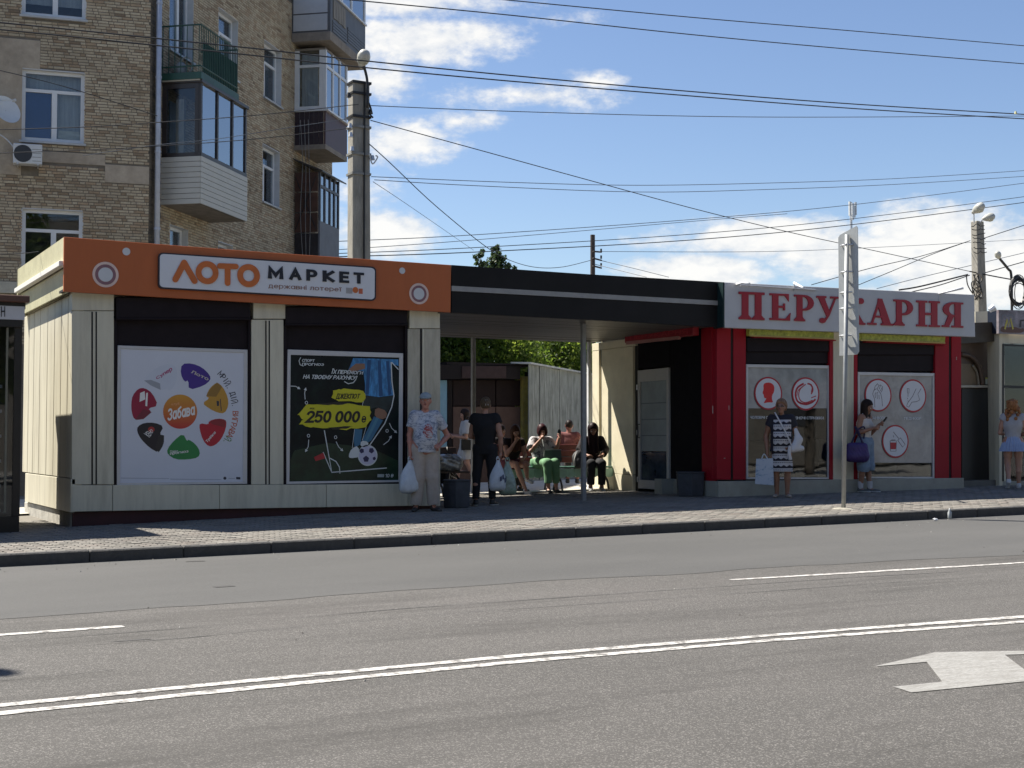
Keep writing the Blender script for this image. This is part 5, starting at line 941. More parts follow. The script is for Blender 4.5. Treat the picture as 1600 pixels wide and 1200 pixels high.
# slim aerial mast beyond the hairdresser
P = Plane((0, 48.0), 0); c = P.hit(1329.5, 316); t = thing('aerial_mast', 'slim pale aerial mast showing above the bus stop sign plate', 'mast', (c.x, 48, .3)); put('shaft', MB().tube([(c.x, 48, 0), (c.x, 48, c.z)], .06, 8), STEEL, t)
for dx, y0, y1 in ((-.17, 316, 338), (.0, 318, 344), (.17, 316, 336), (.1, 322, 340)): a_ = P.hit(1329, y0); d_ = P.hit(1329, y1); put('antenna', MB().box(c.x + dx - .045, c.x + dx + .045, 47.85, 47.92, d_.z, a_.z), mat('antenna_pale', (.55, .56, .55), .4) if dx < 0 else STEEL, t); put('antenna_bracket', MB().tube([(c.x, 48, d_.z + .1), (c.x + dx, 47.9, d_.z + .1)], .02, 5), IRON, t)
# thin street lamp and its cable coil at the right edge
P = Plane((0, 27.0), 0); t = thing('street_lamp', 'thin bent street lamp at the right frame edge', 'street lamp', P.hit(1582, 600) * 1 + Vector((0, 0, -2)))
put('pole', MB().tube(spline([P.hit(1581.5, 640), P.hit(1581, 480), P.hit(1580, 430), P.hit(1575, 420), P.hit(1561, 403)], 5), .035, 8), IRON, t, smooth=True); g = P.hit(1561, 403); lamp_head(t, g, (-.7, -.4, .5), .2)
t = thing('cable_coil', 'tangled black coil of spare cable hung at the right frame edge', 'cable coil', P.hit(1592, 455))
for i in range(10):
    rx = rr.uniform(9, 15); ry = rr.uniform(16, 27); cx = 1592 + rr.uniform(-3, 4); cy = 455 + rr.uniform(-5, 5); put('cable_loop', MB().tube([P.hit(cx + rx * math.cos(R(a_)), cy + ry * math.sin(R(a_)) + rr.uniform(-1, 1), .1 + .01 * i) for a_ in range(0, 361, 20)], .013 if i > 2 else .03, 5), BLACK, t)

# ------------------------------------------------------------------ overhead wires
WIRE = mat('cable_black', (.015, .016, .02), .6); WIREG = mat('cable_grey', (.06, .075, .10), .6)
CNT = [0]
def wire(pts, w_px, label, Y0=26.0, Y1=None, m=None):
    """pts surveyed on the photograph; the wire runs from depth Y0 to depth Y1"""
    Y1 = Y0 if Y1 is None else Y1; n = len(pts) - 1; g = []
    for i, (x, y) in enumerate(pts):
        Y = Y0 + (Y1 - Y0) * i / n; g.append(Plane((0, Y), 0).hit(x, y))
    dep = (g[0] - EYE).length; r = w_px * .82 * dep / F / 2
    return tag(put('overhead_wire', MB().tube(spline(g, 6), r, 6, tone=.5), m or WIRE), label, 'wire', 'overhead wires')
wire([(740, -5), (1080, 27), (1340, 49), (1640, 75)], 2.0, 'topmost thin wire crossing the upper right sky', 22, 24)
wire([(540, -1), (800, 24), (1080, 54), (1340, 78), (1640, 103)], 2.2, 'second wire from the top crossing the whole sky', 22, 24)
wire([(-30, 32), (120, 47), (250, 60.5), (400, 76), (560, 94), (800, 118), (1080, 143), (1340, 163), (1640, 181)], 2.7, 'upper of the paired thick wires crossing in front of the lamp', 22, 23)
wire([(-30, 43), (120, 58), (250, 71.5), (400, 87), (560, 104.5), (800, 127), (1080, 150), (1340, 170), (1640, 188)], 2.7, 'lower of the paired thick wires crossing in front of the lamp', 22, 23)
wire([(579, 165), (800, 174), (1080, 181.5), (1300, 183), (1640, 181)], 1.6, 'thin wire from the pole top staying level under the paired wires', 25, 27, WIREG)
wire([(579, 188), (740, 232), (900, 276), (1080, 325), (1230, 362), (1340, 386), (1515, 424)], 1.7, 'long wire sloping from the thick pole to the twin lamp pole', 25, 28)
wire([(1515, 424), (1560, 433), (1600, 440)], 2.2, 'wire leaving the twin lamp pole towards the cable coil', 28, 27.5)
wire([(577, 225), (610, 255), (680, 321), (760, 386), (800, 408), (840, 418), (880, 417), (922, 407)], 2.0, 'sagging cable from the thick pole to the timber pole', 25, 43)
wire([(580, 276), (800, 285), (1000, 289.5), (1200, 286), (1400, 279), (1640, 264)], 1.4, 'upper of two faint wires bowing across the middle sky', 26, 30, WIREG)
wire([(585, 281), (740, 290), (1000, 300), (1200, 296), (1400, 288), (1640, 273)], 1.4, 'lower of two faint wires bowing across the middle sky', 26, 30, WIREG)
wire([(583, 284), (640, 322), (740, 391)], 1.3, 'short thin wire dropping from the thick pole to the poplar tops', 25, 45, WIREG)
wire([(530, 377), (740, 367), (1080, 343), (1340, 319), (1640, 281)], 1.4, 'thin wire rising to the right above the timber pole top', 32, 34, WIREG)
wire([(530, 390), (740, 375), (1080, 346), (1230, 334)], 1.2, 'faint short wire just under the one above the timber pole', 32, 33, WIREG)
wire([(530, 396), (740, 387), (1080, 366), (1340, 341), (1640, 302)], 1.5, 'wire passing the timber pole near its top', 32, 34)
wire([(530, 401), (740, 394), (1080, 375), (1340, 350), (1640, 311)], 1.9, 'dark wire passing the timber pole below its top', 32, 34)
wire([(935, 393), (1200, 393), (1400, 385), (1640, 372)], 1.0, 'hair thin level wire in front of the low clouds', 43, 50, WIREG)
wire([(930, 405), (985, 418), (1045, 433)], 1.2, 'short wire dropping right from the timber pole crossarm', 43, 40, WIREG)
wire([(930, 413), (970, 423), (1010, 433)], 1.2, 'shorter lower wire dropping right from the timber pole', 43, 40, WIREG)
wire([(1268, 445), (1360, 419), (1440, 400), (1516, 376)], 1.5, 'wire rising from behind the grey sign to the twin lamp pole', 27, 28)
wire([(1342, 445), (1400, 421), (1460, 396), (1516, 376)], 1.5, 'second wire rising steeply from behind the sign plate to the pole', 27, 28)
wire([(1538, 372), (1600, 352), (1650, 336)], 1.5, 'wire rising right from the twin lamp pole', 28, 29)
wire([(1370, 451), (1440, 433), (1520, 414), (1600, 395), (1650, 383)], 1.2, 'thin wire crossing behind the twin lamp pole low down', 29, 30, WIREG)
wire([(1405, 453), (1440, 447), (1512, 429)], 3.0, 'thick bundled cable reaching the twin lamp pole from the left', 27.5, 27.8)
wire([(1425, 456), (1470, 445), (1515, 430)], 2.0, 'slack cable just under the thick bundle', 27.5, 27.8)
wire([(1540, 426), (1600, 409), (1650, 396)], 1.8, 'cable rising right from the low clamp of the twin lamp pole', 28, 29)
wire([(-30, 103), (100, 135), (246, 181)], 1.5, 'wire sloping down across the upper brick wall to the drainpipe', 26, 28)
wire([(-30, 203), (120, 199), (250, 191), (400, 180), (560, 163)], 1.6, 'wire crossing the blue blind window towards the thick pole', 25, 25)
wire([(-30, 240), (120, 235), (250, 228), (400, 217), (548, 200)], 1.5, 'wire crossing above the air conditioner towards the pole', 25, 25)
wire([(130, 243), (250, 226), (340, 217), (460, 198), (548, 185)], 1.1, 'faint wire curving over the enclosed balcony glass', 25, 25, WIREG)
wire([(-30, 398), (30, 396), (60, 393)], 1.4, 'short wire reaching the pale fascia corner of the lottery kiosk', 20, 21)
t = thing('wire_clip', 'small pale yellow clip on the paired wires at the frame edge', 'clip', Plane((0, 22.9), 0).hit(1586, 175)); c = Plane((0, 22.95), 0).hit(1587, 178); put('clip_body', MB().tube([c, c + Vector((0, 0, .06))], [.035, .02], 8), mat('clip_yellow', (.6, .58, .3), .5), t)
# scraps by the kerb at the right
g = gnd(1461, 814); t = thing('paper_scrap', 'crumpled white paper scrap lying against the kerb at the right', 'litter', g); mb = MB(); rs_ = random.Random(4)
mb.lathe([(.01, 0), (.04, .008), (.035, .022), (.01, .03)], g + Vector((0, 0, .004)), 9)
for v in mb.v: v += Vector((rs_.uniform(-.012, .012), rs_.uniform(-.012, .012), rs_.uniform(0, .012)))
put('paper', mb, WHITEP, t)
g = gnd(1484, 811); t = thing('plastic_bottle', 'small clear upright bottle left at the foot of the kerb', 'litter', g); put('bottle_body', MB().lathe([(.022, 0), (.03, .01), (.03, .09), (.012, .13), (.012, .15)], g + Vector((0, 0, .004)), 10), mat('bottle_pale', (.42, .44, .44), .25), t, smooth=True)
# ------------------------------------------------------------------ brick apartment block
_d = ray(229, 650); _k = 31.0; co = EYE + _d * _k; co.z = 0
PA = Plane((co.x, co.y), -9.5); PB_ = Plane((co.x, co.y), 50.3); HT = 14.0; LA = 12.0; LB_ = 12.45
ap = thing('apartment_building', 'tall brick apartment building with mixed balconies behind the lottery kiosk', 'building', (co.x, co.y, 0))
BST = [(0, (.40, .30, .19)), (.12, (.54, .45, .31)), (.3, (.64, .54, .385)), (.5, (.58, .485, .34)), (.68, (.67, .57, .41)), (.8, (.46, .34, .22)), (.9, (.57, .43, .28)), (1, (.30, .22, .145))]
BM = tonemat('brick_mass', BST, grime=.42, bump=.4, bscale=30); BS = tonemat('brick_single', BST, per_object=True, grime=.42, bump=.4, bscale=30); MORT = mat('mortar', (.15, .13, .105), .95, .2, 8)
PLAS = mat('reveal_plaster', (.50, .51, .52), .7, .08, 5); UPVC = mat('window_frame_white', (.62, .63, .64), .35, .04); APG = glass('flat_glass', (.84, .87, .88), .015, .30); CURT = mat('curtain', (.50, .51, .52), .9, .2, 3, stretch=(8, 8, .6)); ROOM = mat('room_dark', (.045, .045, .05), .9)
WINS = {0: [], 1: []}
def win(pi, P, x0, x1, y0, y1, curtain=None, tran=.28, mull=.5, reveal=.16, h=None, shade=None):
    s0, s1 = P.st(x0, y0)[0], P.st(x1, y0)[0]; xm = (x0 + x1) / 2; z1 = P.st(xm, y0)[1]; z0 = P.st(xm, y1)[1] if h is None else z1 - h
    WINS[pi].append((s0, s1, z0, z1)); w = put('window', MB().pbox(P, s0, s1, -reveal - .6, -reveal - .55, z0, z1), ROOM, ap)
    e = .002; mb = MB(); mb.pbox(P, s0 - .02, s0, -reveal - .1, -e, z0, z1); mb.pbox(P, s1, s1 + .02, -reveal - .1, -e, z0, z1); mb.pbox(P, s0, s1, -reveal - .1, -e, z1, z1 + .02); put('reveal', mb, PLAS, w)
    put('sill', MB().pbox(P, s0 - .05, s1 + .05, -reveal, .06, z0 - .05, z0 - .004), mat('sill_tin', (.40, .41, .42), .4, .1), w)
    fw = .07; mb = MB(); zt = z1 - (z1 - z0) * tran; sm = s0 + (s1 - s0) * mull
    n0, n1 = -reveal - .06, -reveal
    mb.pbox(P, s0, s0 + fw, n0, n1, z0, z1); mb.pbox(P, s1 - fw, s1, n0, n1, z0, z1); mb.pbox(P, s0 + fw, s1 - fw, n0, n1, z0, z0 + fw * 1.3); mb.pbox(P, s0 + fw, s1 - fw, n0, n1, z1 - fw, z1)
    if tran: mb.pbox(P, s0 + fw, s1 - fw, n0, n1, zt - fw / 2, zt + fw / 2)
    if mull: mb.pbox(P, sm - fw * .8, sm + fw * .8, n0, n1, z0 + fw * 1.3, (zt - fw / 2) if tran else z1 - fw)
    put('frame', mb, UPVC, w); put('pane', MB().pbox(P, s0 + fw * .5, s1 - fw * .5, n0 + .02, n0 + .028, z0 + fw, z1 - fw * .5), APG, w)
    if curtain: put('curtain', MB().pbox(P, s0 + .03, s1 - .03, n0 - .16, n0 - .14, z0 + (z1 - z0) * curtain, z1 - .02), CURT, w)
    if shade: put('roller_blind', MB().pbox(P, s0 + fw, sm - fw, n0 - .02, n0 - .005, z0 + fw, zt), shade, w)
    return w
wA = win(0, PA, 35, 132, 111, 222, .01, .28, .52, .10, shade=mat('blind_blue', (.035, .09, .27), .6, .08))
for k, (a, c) in enumerate(((.55, .6), (.18, .24))): pass
sA = PA.st(90, 111)[0], PA.st(128, 111)[0]; z_ = PA.st(84, 222)[1]
put('folded_blanket', MB().pbox(PA, sA[0] + .02, sA[1], -.20, -.175, z_ + .10, z_ + .30), mat('blanket_pale', (.55, .55, .5), .9, .3, 2, stretch=(1, 1, 6)), wA)
win(0, PA, 35, 129, 328, 425, None, .27, .52, .10, 1.68); win(0, PA, 36, 135, -90, 8, .2, .28, .52, .10, 1.68)
win(1, PB_, 266, 303, -60, 88, .1, .25, .6); win(1, PB_, 342, 372, 22.5, 118, .1, .33, .3); win(1, PB_, 413, 440, 72, 160, .1, .32, .3); win(1, PB_, 411, 437, 232, 320, .0, .32, .35); win(1, PB_, 266, 294, 355, 440, .2, .0, .0, h=1.5); win(1, PB_, 341, 364, 381, 440, .2, .0, .0, h=1.5)
def wall_with_holes(name, P, s0, s1, z0, z1, wins, nn):
    ss = sorted({s0, s1, *[w[0] for w in wins], *[w[1] for w in wins]}); zz = sorted({z0, z1, *[w[2] for w in wins], *[w[3] for w in wins]}); ss = [s for s in ss if s0 <= s <= s1]; zz = [z for z in zz if z0 <= z <= z1]; mb = MB()
    for a, c in zip(ss, ss[1:]):
        for d, e in zip(zz, zz[1:]):
            m_, k_ = (a + c) / 2, (d + e) / 2
            if any(w[0] < m_ < w[1] and w[2] < k_ < w[3] for w in wins): continue
            mb.add([P.at(a, nn, d), P.at(c, nn, d), P.at(c, nn, e), P.at(a, nn, e)], [(0, 1, 2, 3)])
    return put(name, mb, MORT, ap)
wall_with_holes('wall', PA, -LA, .0, -.3, HT, WINS[0], -.012); wall_with_holes('wall', PB_, .0, LB_, -.3, HT, WINS[1], -.012)
e1_ = PA.at(-LA, 0, 0); e2_ = PB_.at(LB_, 0, 0); back = [PA.at(-LA, -11, 0), e2_ + (PA.at(0, -6, 0) - PA.at(0, 0, 0))]
mb = MB(); ring = [e1_, PA.at(-LA, -11, 0), back[1], e2_]
for a, c in zip(ring, ring[1:]): mb.add([a + Vector((0, 0, -.3)), c + Vector((0, 0, -.3)), c + Vector((0, 0, HT)), a + Vector((0, 0, HT))], [(0, 1, 2, 3)])
put('rear_wall', mb, mat('rear_brick', (.30, .24, .16), .9, .3, 6), ap); put('roof', MB().prism([Vector((p.x, p.y, HT + .25)) for p in (e1_, PA.at(.0, .0, 0), e2_, back[1], PA.at(-LA, -11, 0))], (0, 0, -.25)), MATS['roof_felt'], ap)
# skins: individual bricks
BLn, BHt, JT = .22, .055, .010
bricks = []
plaster = [(-3.9, -2.35, 7.1, 10.1), (-.95, 0, 7.05, 7.45), (-2.7, -.95, 7.42, 7.66)]
for pi, P, s0, s1 in ((0, PA, -5.2, .0), (1, PB_, 0, LB_)):
    z = 3.4; r = 0
    while z < HT - .1:
        z1 = z + BHt; cuts = sorted([(w[0] - .0, w[1] + .0) for w in WINS[pi] if w[2] - .05 < z1 and w[3] > z] + ([(p[0], p[1]) for p in plaster if p[2] < z1 and p[3] > z] if pi == 0 else [])); seg = []; a = s0
        for (c, d) in cuts:
            if c > a: seg.append((a, c))
            a = max(a, d)
        if a < s1: seg.append((a, s1))
        for (a, c) in seg:
            x = a - (.0, .13, .06, .19)[r % 4]; kk = r
            while x < c:
                kk += 1; Lb = BLn if (kk % 2 or rng.random() < .2) else .105
                u0, u1 = max(x, a), min(x + Lb, c)
                if u1 - u0 > .03: bricks.append((pi, u0, u1, z, r))
                x += Lb + JT
        z += BHt + JT; r += 1
dark_edge = [q for q in bricks if q[0] == 1 and q[1] < .42]  # bricks next to the corner, given a darker colour ramp
full = [q for q in bricks if q[0] == 0 and q[2] - q[1] > BLn - .001 and -3.6 < q[1] and 5.6 < q[3] < 11.1]
full.sort(key=lambda q: -q[1] + abs(q[3] - 8.5) * .4); single = set(full[:300])
b0 = MB(); h = BLn / 2; ta, na = PA.t, PA.n
corner = lambda u, n, z: ta * u + na * n + Vector((0, 0, z))
b0.add([corner(-h, -.02, 0), corner(h, -.02, 0), corner(h, -.02, BHt), corner(-h, -.02, BHt), corner(-h + .004, .0, .004), corner(h - .004, .0, .004), corner(h - .004, .0, BHt - .004), corner(-h + .004, .0, BHt - .004)], [(4, 5, 6, 7), (0, 1, 5, 4), (1, 2, 6, 5), (2, 3, 7, 6), (3, 0, 4, 7)])
bme = mesh_of('brick', b0, BS)
for q_ in full[:300]: inst('brick', bme, PA.at((q_[1] + q_[2]) / 2, rng.normal(0, .0015), q_[3]), ap)
mb = MB()
for q_ in bricks:
    if q_ in single or (q_[0] == 1 and q_[1] < .42): continue
    pi, u0, u1, z, r = q_; P = PA if pi == 0 else PB_; n_ = rng.normal(0, .0018)
    mb.add([P.at(u0, -.02, z), P.at(u1, -.02, z), P.at(u1, -.02, z + BHt), P.at(u0, -.02, z + BHt), P.at(u0 + .004, n_, z + .004), P.at(u1 - .004, n_, z + .004), P.at(u1 - .004, n_, z + BHt - .004), P.at(u0 + .004, n_, z + BHt - .004)], [(4, 5, 6, 7), (0, 1, 5, 4), (1, 2, 6, 5), (2, 3, 7, 6), (3, 0, 4, 7)], float(rng.random()))
put('brickwork', mb, BM, ap, tone=True, kind='stuff'); mb = MB()
for q_ in dark_edge:
    pi, u0, u1, z, r = q_; mb.pbox(PB_, u0, u1, -.02, rng.normal(0, .0018), z, z + BHt, float(rng.random()))
put('darker_brickwork', mb, tonemat('brick_darker', [(0, (.10, .085, .07)), (.5, (.20, .165, .12)), (1, (.13, .105, .08))], grime=.6), ap, tone=True, kind='stuff')
OLDP = mat('old_plaster', (.36, .305, .235), .9, .25, 3, .3, 20, dirt=.6, dirtc=(.25, .205, .15))
WCUT = lambda p: [w for w in WINS[0] if w[0] < p[1] and w[1] > p[0] and w[2] < p[3] and w[3] > p[2]]
for p in plaster:
    mb = MB(); zz = [p[2], p[3]]
    a, c = p[0], p[1]
    for w in WCUT(p): c = min(c, w[0]) if w[0] > a else c
    if c > a: put('plaster_patch', MB().pbox(PA, a, c, -.03, .006, p[2], p[3]), OLDP, ap)
    for w in WCUT(p):
        if p[3] > w[3] + .02 and c < p[1]: put('plaster_patch', MB().pbox(PA, c, min(p[1], w[1]), -.03, .005, w[3] + .021, p[3]), OLDP, ap)
put('ledge', MB().pbox(PA, -LA, 0, -.05, .08, 4.5, 4.75), mat('ledge_plaster', (.42, .40, .33), .8, .15, 4, dirt=.4, dirtc=(.2, .18, .15)), ap); put('ledge', MB().pbox(PB_, 0, LB_, -.05, .08, 4.0, 4.2), MATS['ledge_plaster'], ap)
dpx = PB_.st(247, 200, .12)[0]; dp = MB().tube([PB_.at(dpx, .12, 3.2), PB_.at(dpx, .12, HT)], .062, 12); dpo = put('drainpipe', dp, mat('drainpipe_zinc', (.40, .43, .50), .4, .12, 6, metal=.2), ap, smooth=True)
for z in (4.3, 6.05, 7.8, 9.5, 11.2): put('pipe_joint', MB().tube([PB_.at(dpx, .12, z), PB_.at(dpx, .12, z + .05)], .072, 12), MATS['drainpipe_zinc'], dpo)
# balconies on the side facade
def bb(name, s0, s1, n0, n1, z0, z1, m, par, bev=0): return put(name, MB().pbox(PB_, s0, s1, n0, n1, z0, z1), m, par, bevel=bev)
nst = lambda px, py, n: PB_.st(px, py, n)
SIDING = mat('siding_cream', (.44, .43, .39), .55, .06, 3); DBF = mat('frame_dark_brown', (.035, .028, .026), .4); BGL = glass('balcony_glass', (.5, .55, .62), .32, .5); GRNB = mat('balcony_green', (.015, .06, .045), .5, .3, 4); SLAB = mat('balcony_slab', (.22, .19, .16), .9, .25, 4)
b2s0, b2s1, b2n = .62, 3.28, .95
z2b = nst(312, 318, b2n)[1]; z2r = nst(312, 243, b2n)[1]; z2t = nst(312, 127, b2n)[1]
bl = bb('balcony', b2s0, b2s1, 0, b2n, z2b, z2b + .12, SLAB, ap)
nsl = 9
for i in range(nsl):
    a = z2b + .0 + (z2r - z2b) * i / nsl; c = z2b + (z2r - z2b) * (i + 1) / nsl
    for (u0, u1, v0, v1) in ((b2s0 - .02, b2s1 + .02, b2n + .003, b2n + .03), (b2s0 - .03, b2s0 - .003, .0, b2n + .002)): bb('siding_board', u0, u1, v0, v1, a + .006, c - .006, SIDING, bl)
    bb('siding_backing', b2s0, b2s1, b2n - .02, b2n + .002, a, c, mat('siding_gap', (.12, .115, .1), .8), bl) if i == 0 else None
bb('siding_backing', b2s0, b2s1, b2n - .02, b2n + .001, z2b + .1, z2r, MATS['siding_gap'], bl); bb('siding_backing', b2s0 - .002, b2s0 + .02, 0, b2n - .02, z2b + .1, z2r, MATS['siding_gap'], bl)
bb('roof_slab', b2s0 - .05, b2s1 + .05, 0, b2n + .05, z2t, z2t + .07, DBF, bl)
for u in (b2s0, b2s0 + (b2s1 - b2s0) * .34, b2s0 + (b2s1 - b2s0) * .67, b2s1 - .07): bb('frame', u, u + .07, b2n - .05, b2n + .01, z2r + .08, z2t, DBF, bl)
bb('frame', b2s0, b2s1, b2n - .05, b2n + .02, z2r, z2r + .09, DBF, bl); bb('frame', b2s0 - .01, b2s0 + .05, 0, b2n, z2r, z2r + .09, DBF, bl); bb('frame', b2s0 - .01, b2s0 + .05, b2n - .14, b2n - .051, z2r, z2t, DBF, bl); bb('frame', b2s0 - .01, b2s0 + .05, .0, .12, z2r, z2t, DBF, bl); bb('frame', b2s0 - .01, b2s0 + .05, .12, b2n - .14, z2t - .12, z2t, DBF, bl)
bb('pane', b2s0 + .07, b2s1 - .07, b2n - .03, b2n - .022, z2r + .09, z2t, BGL, bl); bb('pane', b2s0 + .01, b2s0 + .018, .12, b2n - .14, z2r + .09, z2t - .12, APG, bl)
bb('inner_door', .95, 1.6, .0, .03, z2r - .6, z2t - .3, mat('inner_door_blue', (.16, .22, .28), .4, .2), bl); bb('hanging_towel', .70, .78, .3, .5, z2r + .1, z2t - .35, mat('towel', (.3, .28, .24), .9), bl)
# open balcony with green railing
z1b = nst(314, 124, b2n)[1]; z1r = z1b + 1.25; gb = bb('balcony', b2s0 - .1, b2s1 - .6, 0, b2n + .05, z1b, z1b + .16, GRNB, ap); s_e = b2s1 - .62
bb('balcony_underside', b2s0 - .08, s_e, .02, b2n, z1b - .03, z1b - .002, mat('underside_cream', (.42, .40, .34), .8), gb)
for i in range(22): u = b2s0 - .06 + (s_e - b2s0 + .04) * i / 21; put('railing_bar', MB().tube([PB_.at(u, b2n + .02, z1b + .16), PB_.at(u, b2n + .02, z1r)], .011, 5), GRNB, gb)
for i in range(7): u = .04 + (b2n - .06) * i / 6; put('railing_bar', MB().tube([PB_.at(b2s0 - .08, u, z1b + .16), PB_.at(b2s0 - .08, u, z1r)], .011, 5), GRNB, gb)
for z in (z1r, z1b + .3): put('handrail', MB().tube([PB_.at(b2s0 - .08, 0, z), PB_.at(b2s0 - .08, b2n + .02, z), PB_.at(s_e, b2n + .02, z), PB_.at(s_e, 0, z)], .02, 6), GRNB, gb)
bb('screen_sheet', b2s0 + .05, s_e, b2n - .0, b2n + .008, z1b + .2, z1r - .35, mat('screen_green', (.012, .045, .036), .7, .3, 3), gb)
t = thing('bicycle_wheel_clutter', 'round pale household clutter behind the green balcony railing', 'clutter', PB_.at(1.0, .4, z1b + .16)); put('hoop', MB().tube([PB_.at(.9 + .0, .45 + .16 * math.cos(R(a)), z1b + .42 + .2 * math.sin(R(a))) for a in range(0, 361, 30)], .02, 6), mat('clutter_grey', (.35, .37, .36), .6), t); put('bundle', MB().lathe([(.05, 0), (.13, .08), (.14, .24), (.06, .34)], PB_.at(.95, .3, z1b + .17), 10), MATS['clutter_grey'], t, smooth=True)
# balcony tower at the far end
e_s = PB_.st(454, 300)[0]
def tower(n, s1, zb, zt): return e_s, s1, n, zb, zt
GP = mat('balcony_grey_panel', (.40, .41, .43), .5, .06, 3); DGM = mat('balcony_grey_dark', (.085, .085, .09), .5, .2, 3); MRB = mat('balcony_maroon', (.06, .026, .032), .5, .15, 3); RUST = mat('balcony_rust', (.075, .034, .022), .7, .35, 3, dirt=.5, dirtc=(.05, .03, .02)); WOODG = mat('weathered_slat', (.20, .185, .165), .8, .25, 3, stretch=(6, 6, .6))
n1_ = 1.18; s1_ = e_s + 3.3
zb = PB_.st(516, 62, n1_)[1]; zp = PB_.st(516, 48, n1_)[1]
E1 = bb('balcony', e_s, s1_, 0, n1_, zb, zp, SLAB, ap, .01)
bb('parapet', e_s + .02, s1_ - .02, n1_ - .05, n1_ - .01, zp, zp + 1.1, DGM, E1); bb('parapet', e_s + .02, e_s + .06, 0, n1_ - .05, zp, zp + 2.2, DGM, E1)
for a, c in ((.05, .52), (.56, 1.05), (1.1, 1.6)): bb('parapet_panel', e_s + .004, e_s + .018, .05, n1_ - .1, zp + a, zp + c, GP, E1)
for i in range(5): bb('slat', e_s + .25 + i * .22, e_s + .45 + i * .22, n1_ - .008, n1_ + .012, zp + .45 + .02 * (i % 2), zp + 1.0, WOODG, E1)
for i in range(9): bb('cladding_board', e_s + (.2 if i < 4 else 1.55), (e_s + 1.45) if i < 4 else s1_ - .1, n1_ - .008, n1_ + .008, zp + .04 + (i % 5) * .09 + (.0 if i < 4 else .09), zp + .115 + (i % 5) * .09 + (.0 if i < 4 else .09), DGM, E1)
bb('sill', e_s, s1_, n1_ - .06, n1_ + .04, zp + 1.1, zp + 1.15, UPVC, E1)
for u in (e_s + .1, e_s + 1.0, e_s + 1.9, s1_ - .12): bb('frame', u, u + .1, n1_ - .06, n1_, zp + 1.15, zp + 2.3, UPVC, E1)
bb('pane', e_s + .1, s1_ - .1, n1_ - .04, n1_ - .03, zp + 1.15, zp + 2.3, BGL, E1); bb('roof_slab', e_s - .05, s1_ + .05, 0, n1_ + .05, zp + 2.3, zp + 2.4, SLAB, E1)
n2_ = .95; s0_2 = PB_.st(460, 200)[0]; s2_ = s0_2 + 1.95
zt2_ = PB_.st(503, 72, n2_)[1]; zg2 = PB_.st(503, 166, n2_)[1]; zm2 = PB_.st(503, 228, n2_)[1]
E2 = bb('balcony', s0_2, s2_, 0, n2_, zm2 - .02, zm2 + .12, SLAB, ap)
bb('parapet', s0_2, s2_, n2_ - .05, n2_, zm2 + .12, zg2 - .06, MRB, E2); 
for i in range(6): u = .02 + i * (n2_ - .08) / 6; bb('parapet_board', s0_2, s0_2 + .03, u, u + (n2_ - .08) / 6 - .012, zm2 + .12, zg2 - .06, mat('board_black_maroon', (.028, .016, .022), .5, .2), E2)
bb('sill', s0_2 - .04, s2_ + .05, n2_ - .08, n2_ + .09, zg2 - .055, zg2, UPVC, E2); bb('sill', s0_2 - .05, s0_2 + .05, 0, n2_ - .081, zg2 - .055, zg2, UPVC, E2)
for u in (s0_2, s0_2 + .62, s0_2 + 1.25, s2_ - .09): bb('frame', u, u + .09, n2_ - .06, n2_ + .003, zg2, zt2_, UPVC, E2)
bb('frame', s0_2 + .09, s2_ - .09, n2_ - .06, n2_ + .002, zt2_ - .5, zt2_ - .42, UPVC, E2); bb('frame', s0_2 - .003, s0_2 + .06, 0, .14, zg2, zt2_, UPVC, E2); bb('frame', s0_2 - .003, s0_2 + .06, n2_ - .2, n2_ - .062, zg2, zt2_, UPVC, E2); bb('frame', s0_2 - .002, s0_2 + .06, .14, n2_ - .2, zt2_ - .5, zt2_ - .42, UPVC, E2); bb('frame', s0_2 - .002, s0_2 + .06, .14, n2_ - .2, zg2, zg2 + .1, UPVC, E2)
bb('pane', s0_2 + .09, s2_ - .09, n2_ - .035, n2_ - .028, zg2, zt2_, BGL, E2); bb('pane', s0_2 + .02, s0_2 + .028, .14, n2_ - .2, zg2 + .1, zt2_, APG, E2); bb('blind', s0_2 + .06, s0_2 + .075, .2, n2_ - .25, zg2 + .1, zt2_ - .1, CURT, E2); bb('roof_slab', s0_2, s2_, 0, n2_ - .02, zt2_, zt2_ + .06, SLAB, E2)
n3_ = .78; zt3 = PB_.st(495, 262, n3_)[1]; zg3 = PB_.st(495, 345, n3_)[1]; zb3 = PB_.st(495, 402, n3_)[1]; s3_ = s0_2 + 1.75
E3 = bb('balcony', s0_2, s3_, 0, n3_, zb3 - .6, zb3 - .45, SLAB, ap)
bb('parapet', s0_2 + .03, s3_, n3_ - .05, n3_, zb3 - .45, zg3 + .05, mat('balcony_slate', (.12, .125, .145), .6, .15, 3), E3)
for i in range(3): bb('rusty_panel', s0_2, s0_2 + .03, .03, n3_ - .06, zg3 - .3 + .02 + i * (zt3 - zg3 + .25) / 3, zg3 - .3 - .02 + (i + 1) * (zt3 - zg3 + .25) / 3, RUST, E3)
for a, c in ((.05, n3_ - .1), (n3_ - .1, .05)): put('brace', MB().tube([PB_.at(s0_2 - .02, a, zg3 - .2), PB_.at(s0_2 - .02, c, zt3 - .2)], .014, 5), IRON, E3)
bb('screen', s0_2 + .02, s0_2 + .05, .03, n3_ - .05, zb3 - .45, zg3 - .32, mat('screen_black', (.025, .02, .022), .7, .4, 4), E3)
for u in (s0_2 + .03, s0_2 + .45, s0_2 + .9, s0_2 + 1.3, s3_ - .08): bb('frame', u, u + .08, n3_ - .05, n3_ + .004, zg3 + .05, zt3 - .05, mat('frame_slate', (.055, .06, .075), .5), E3)
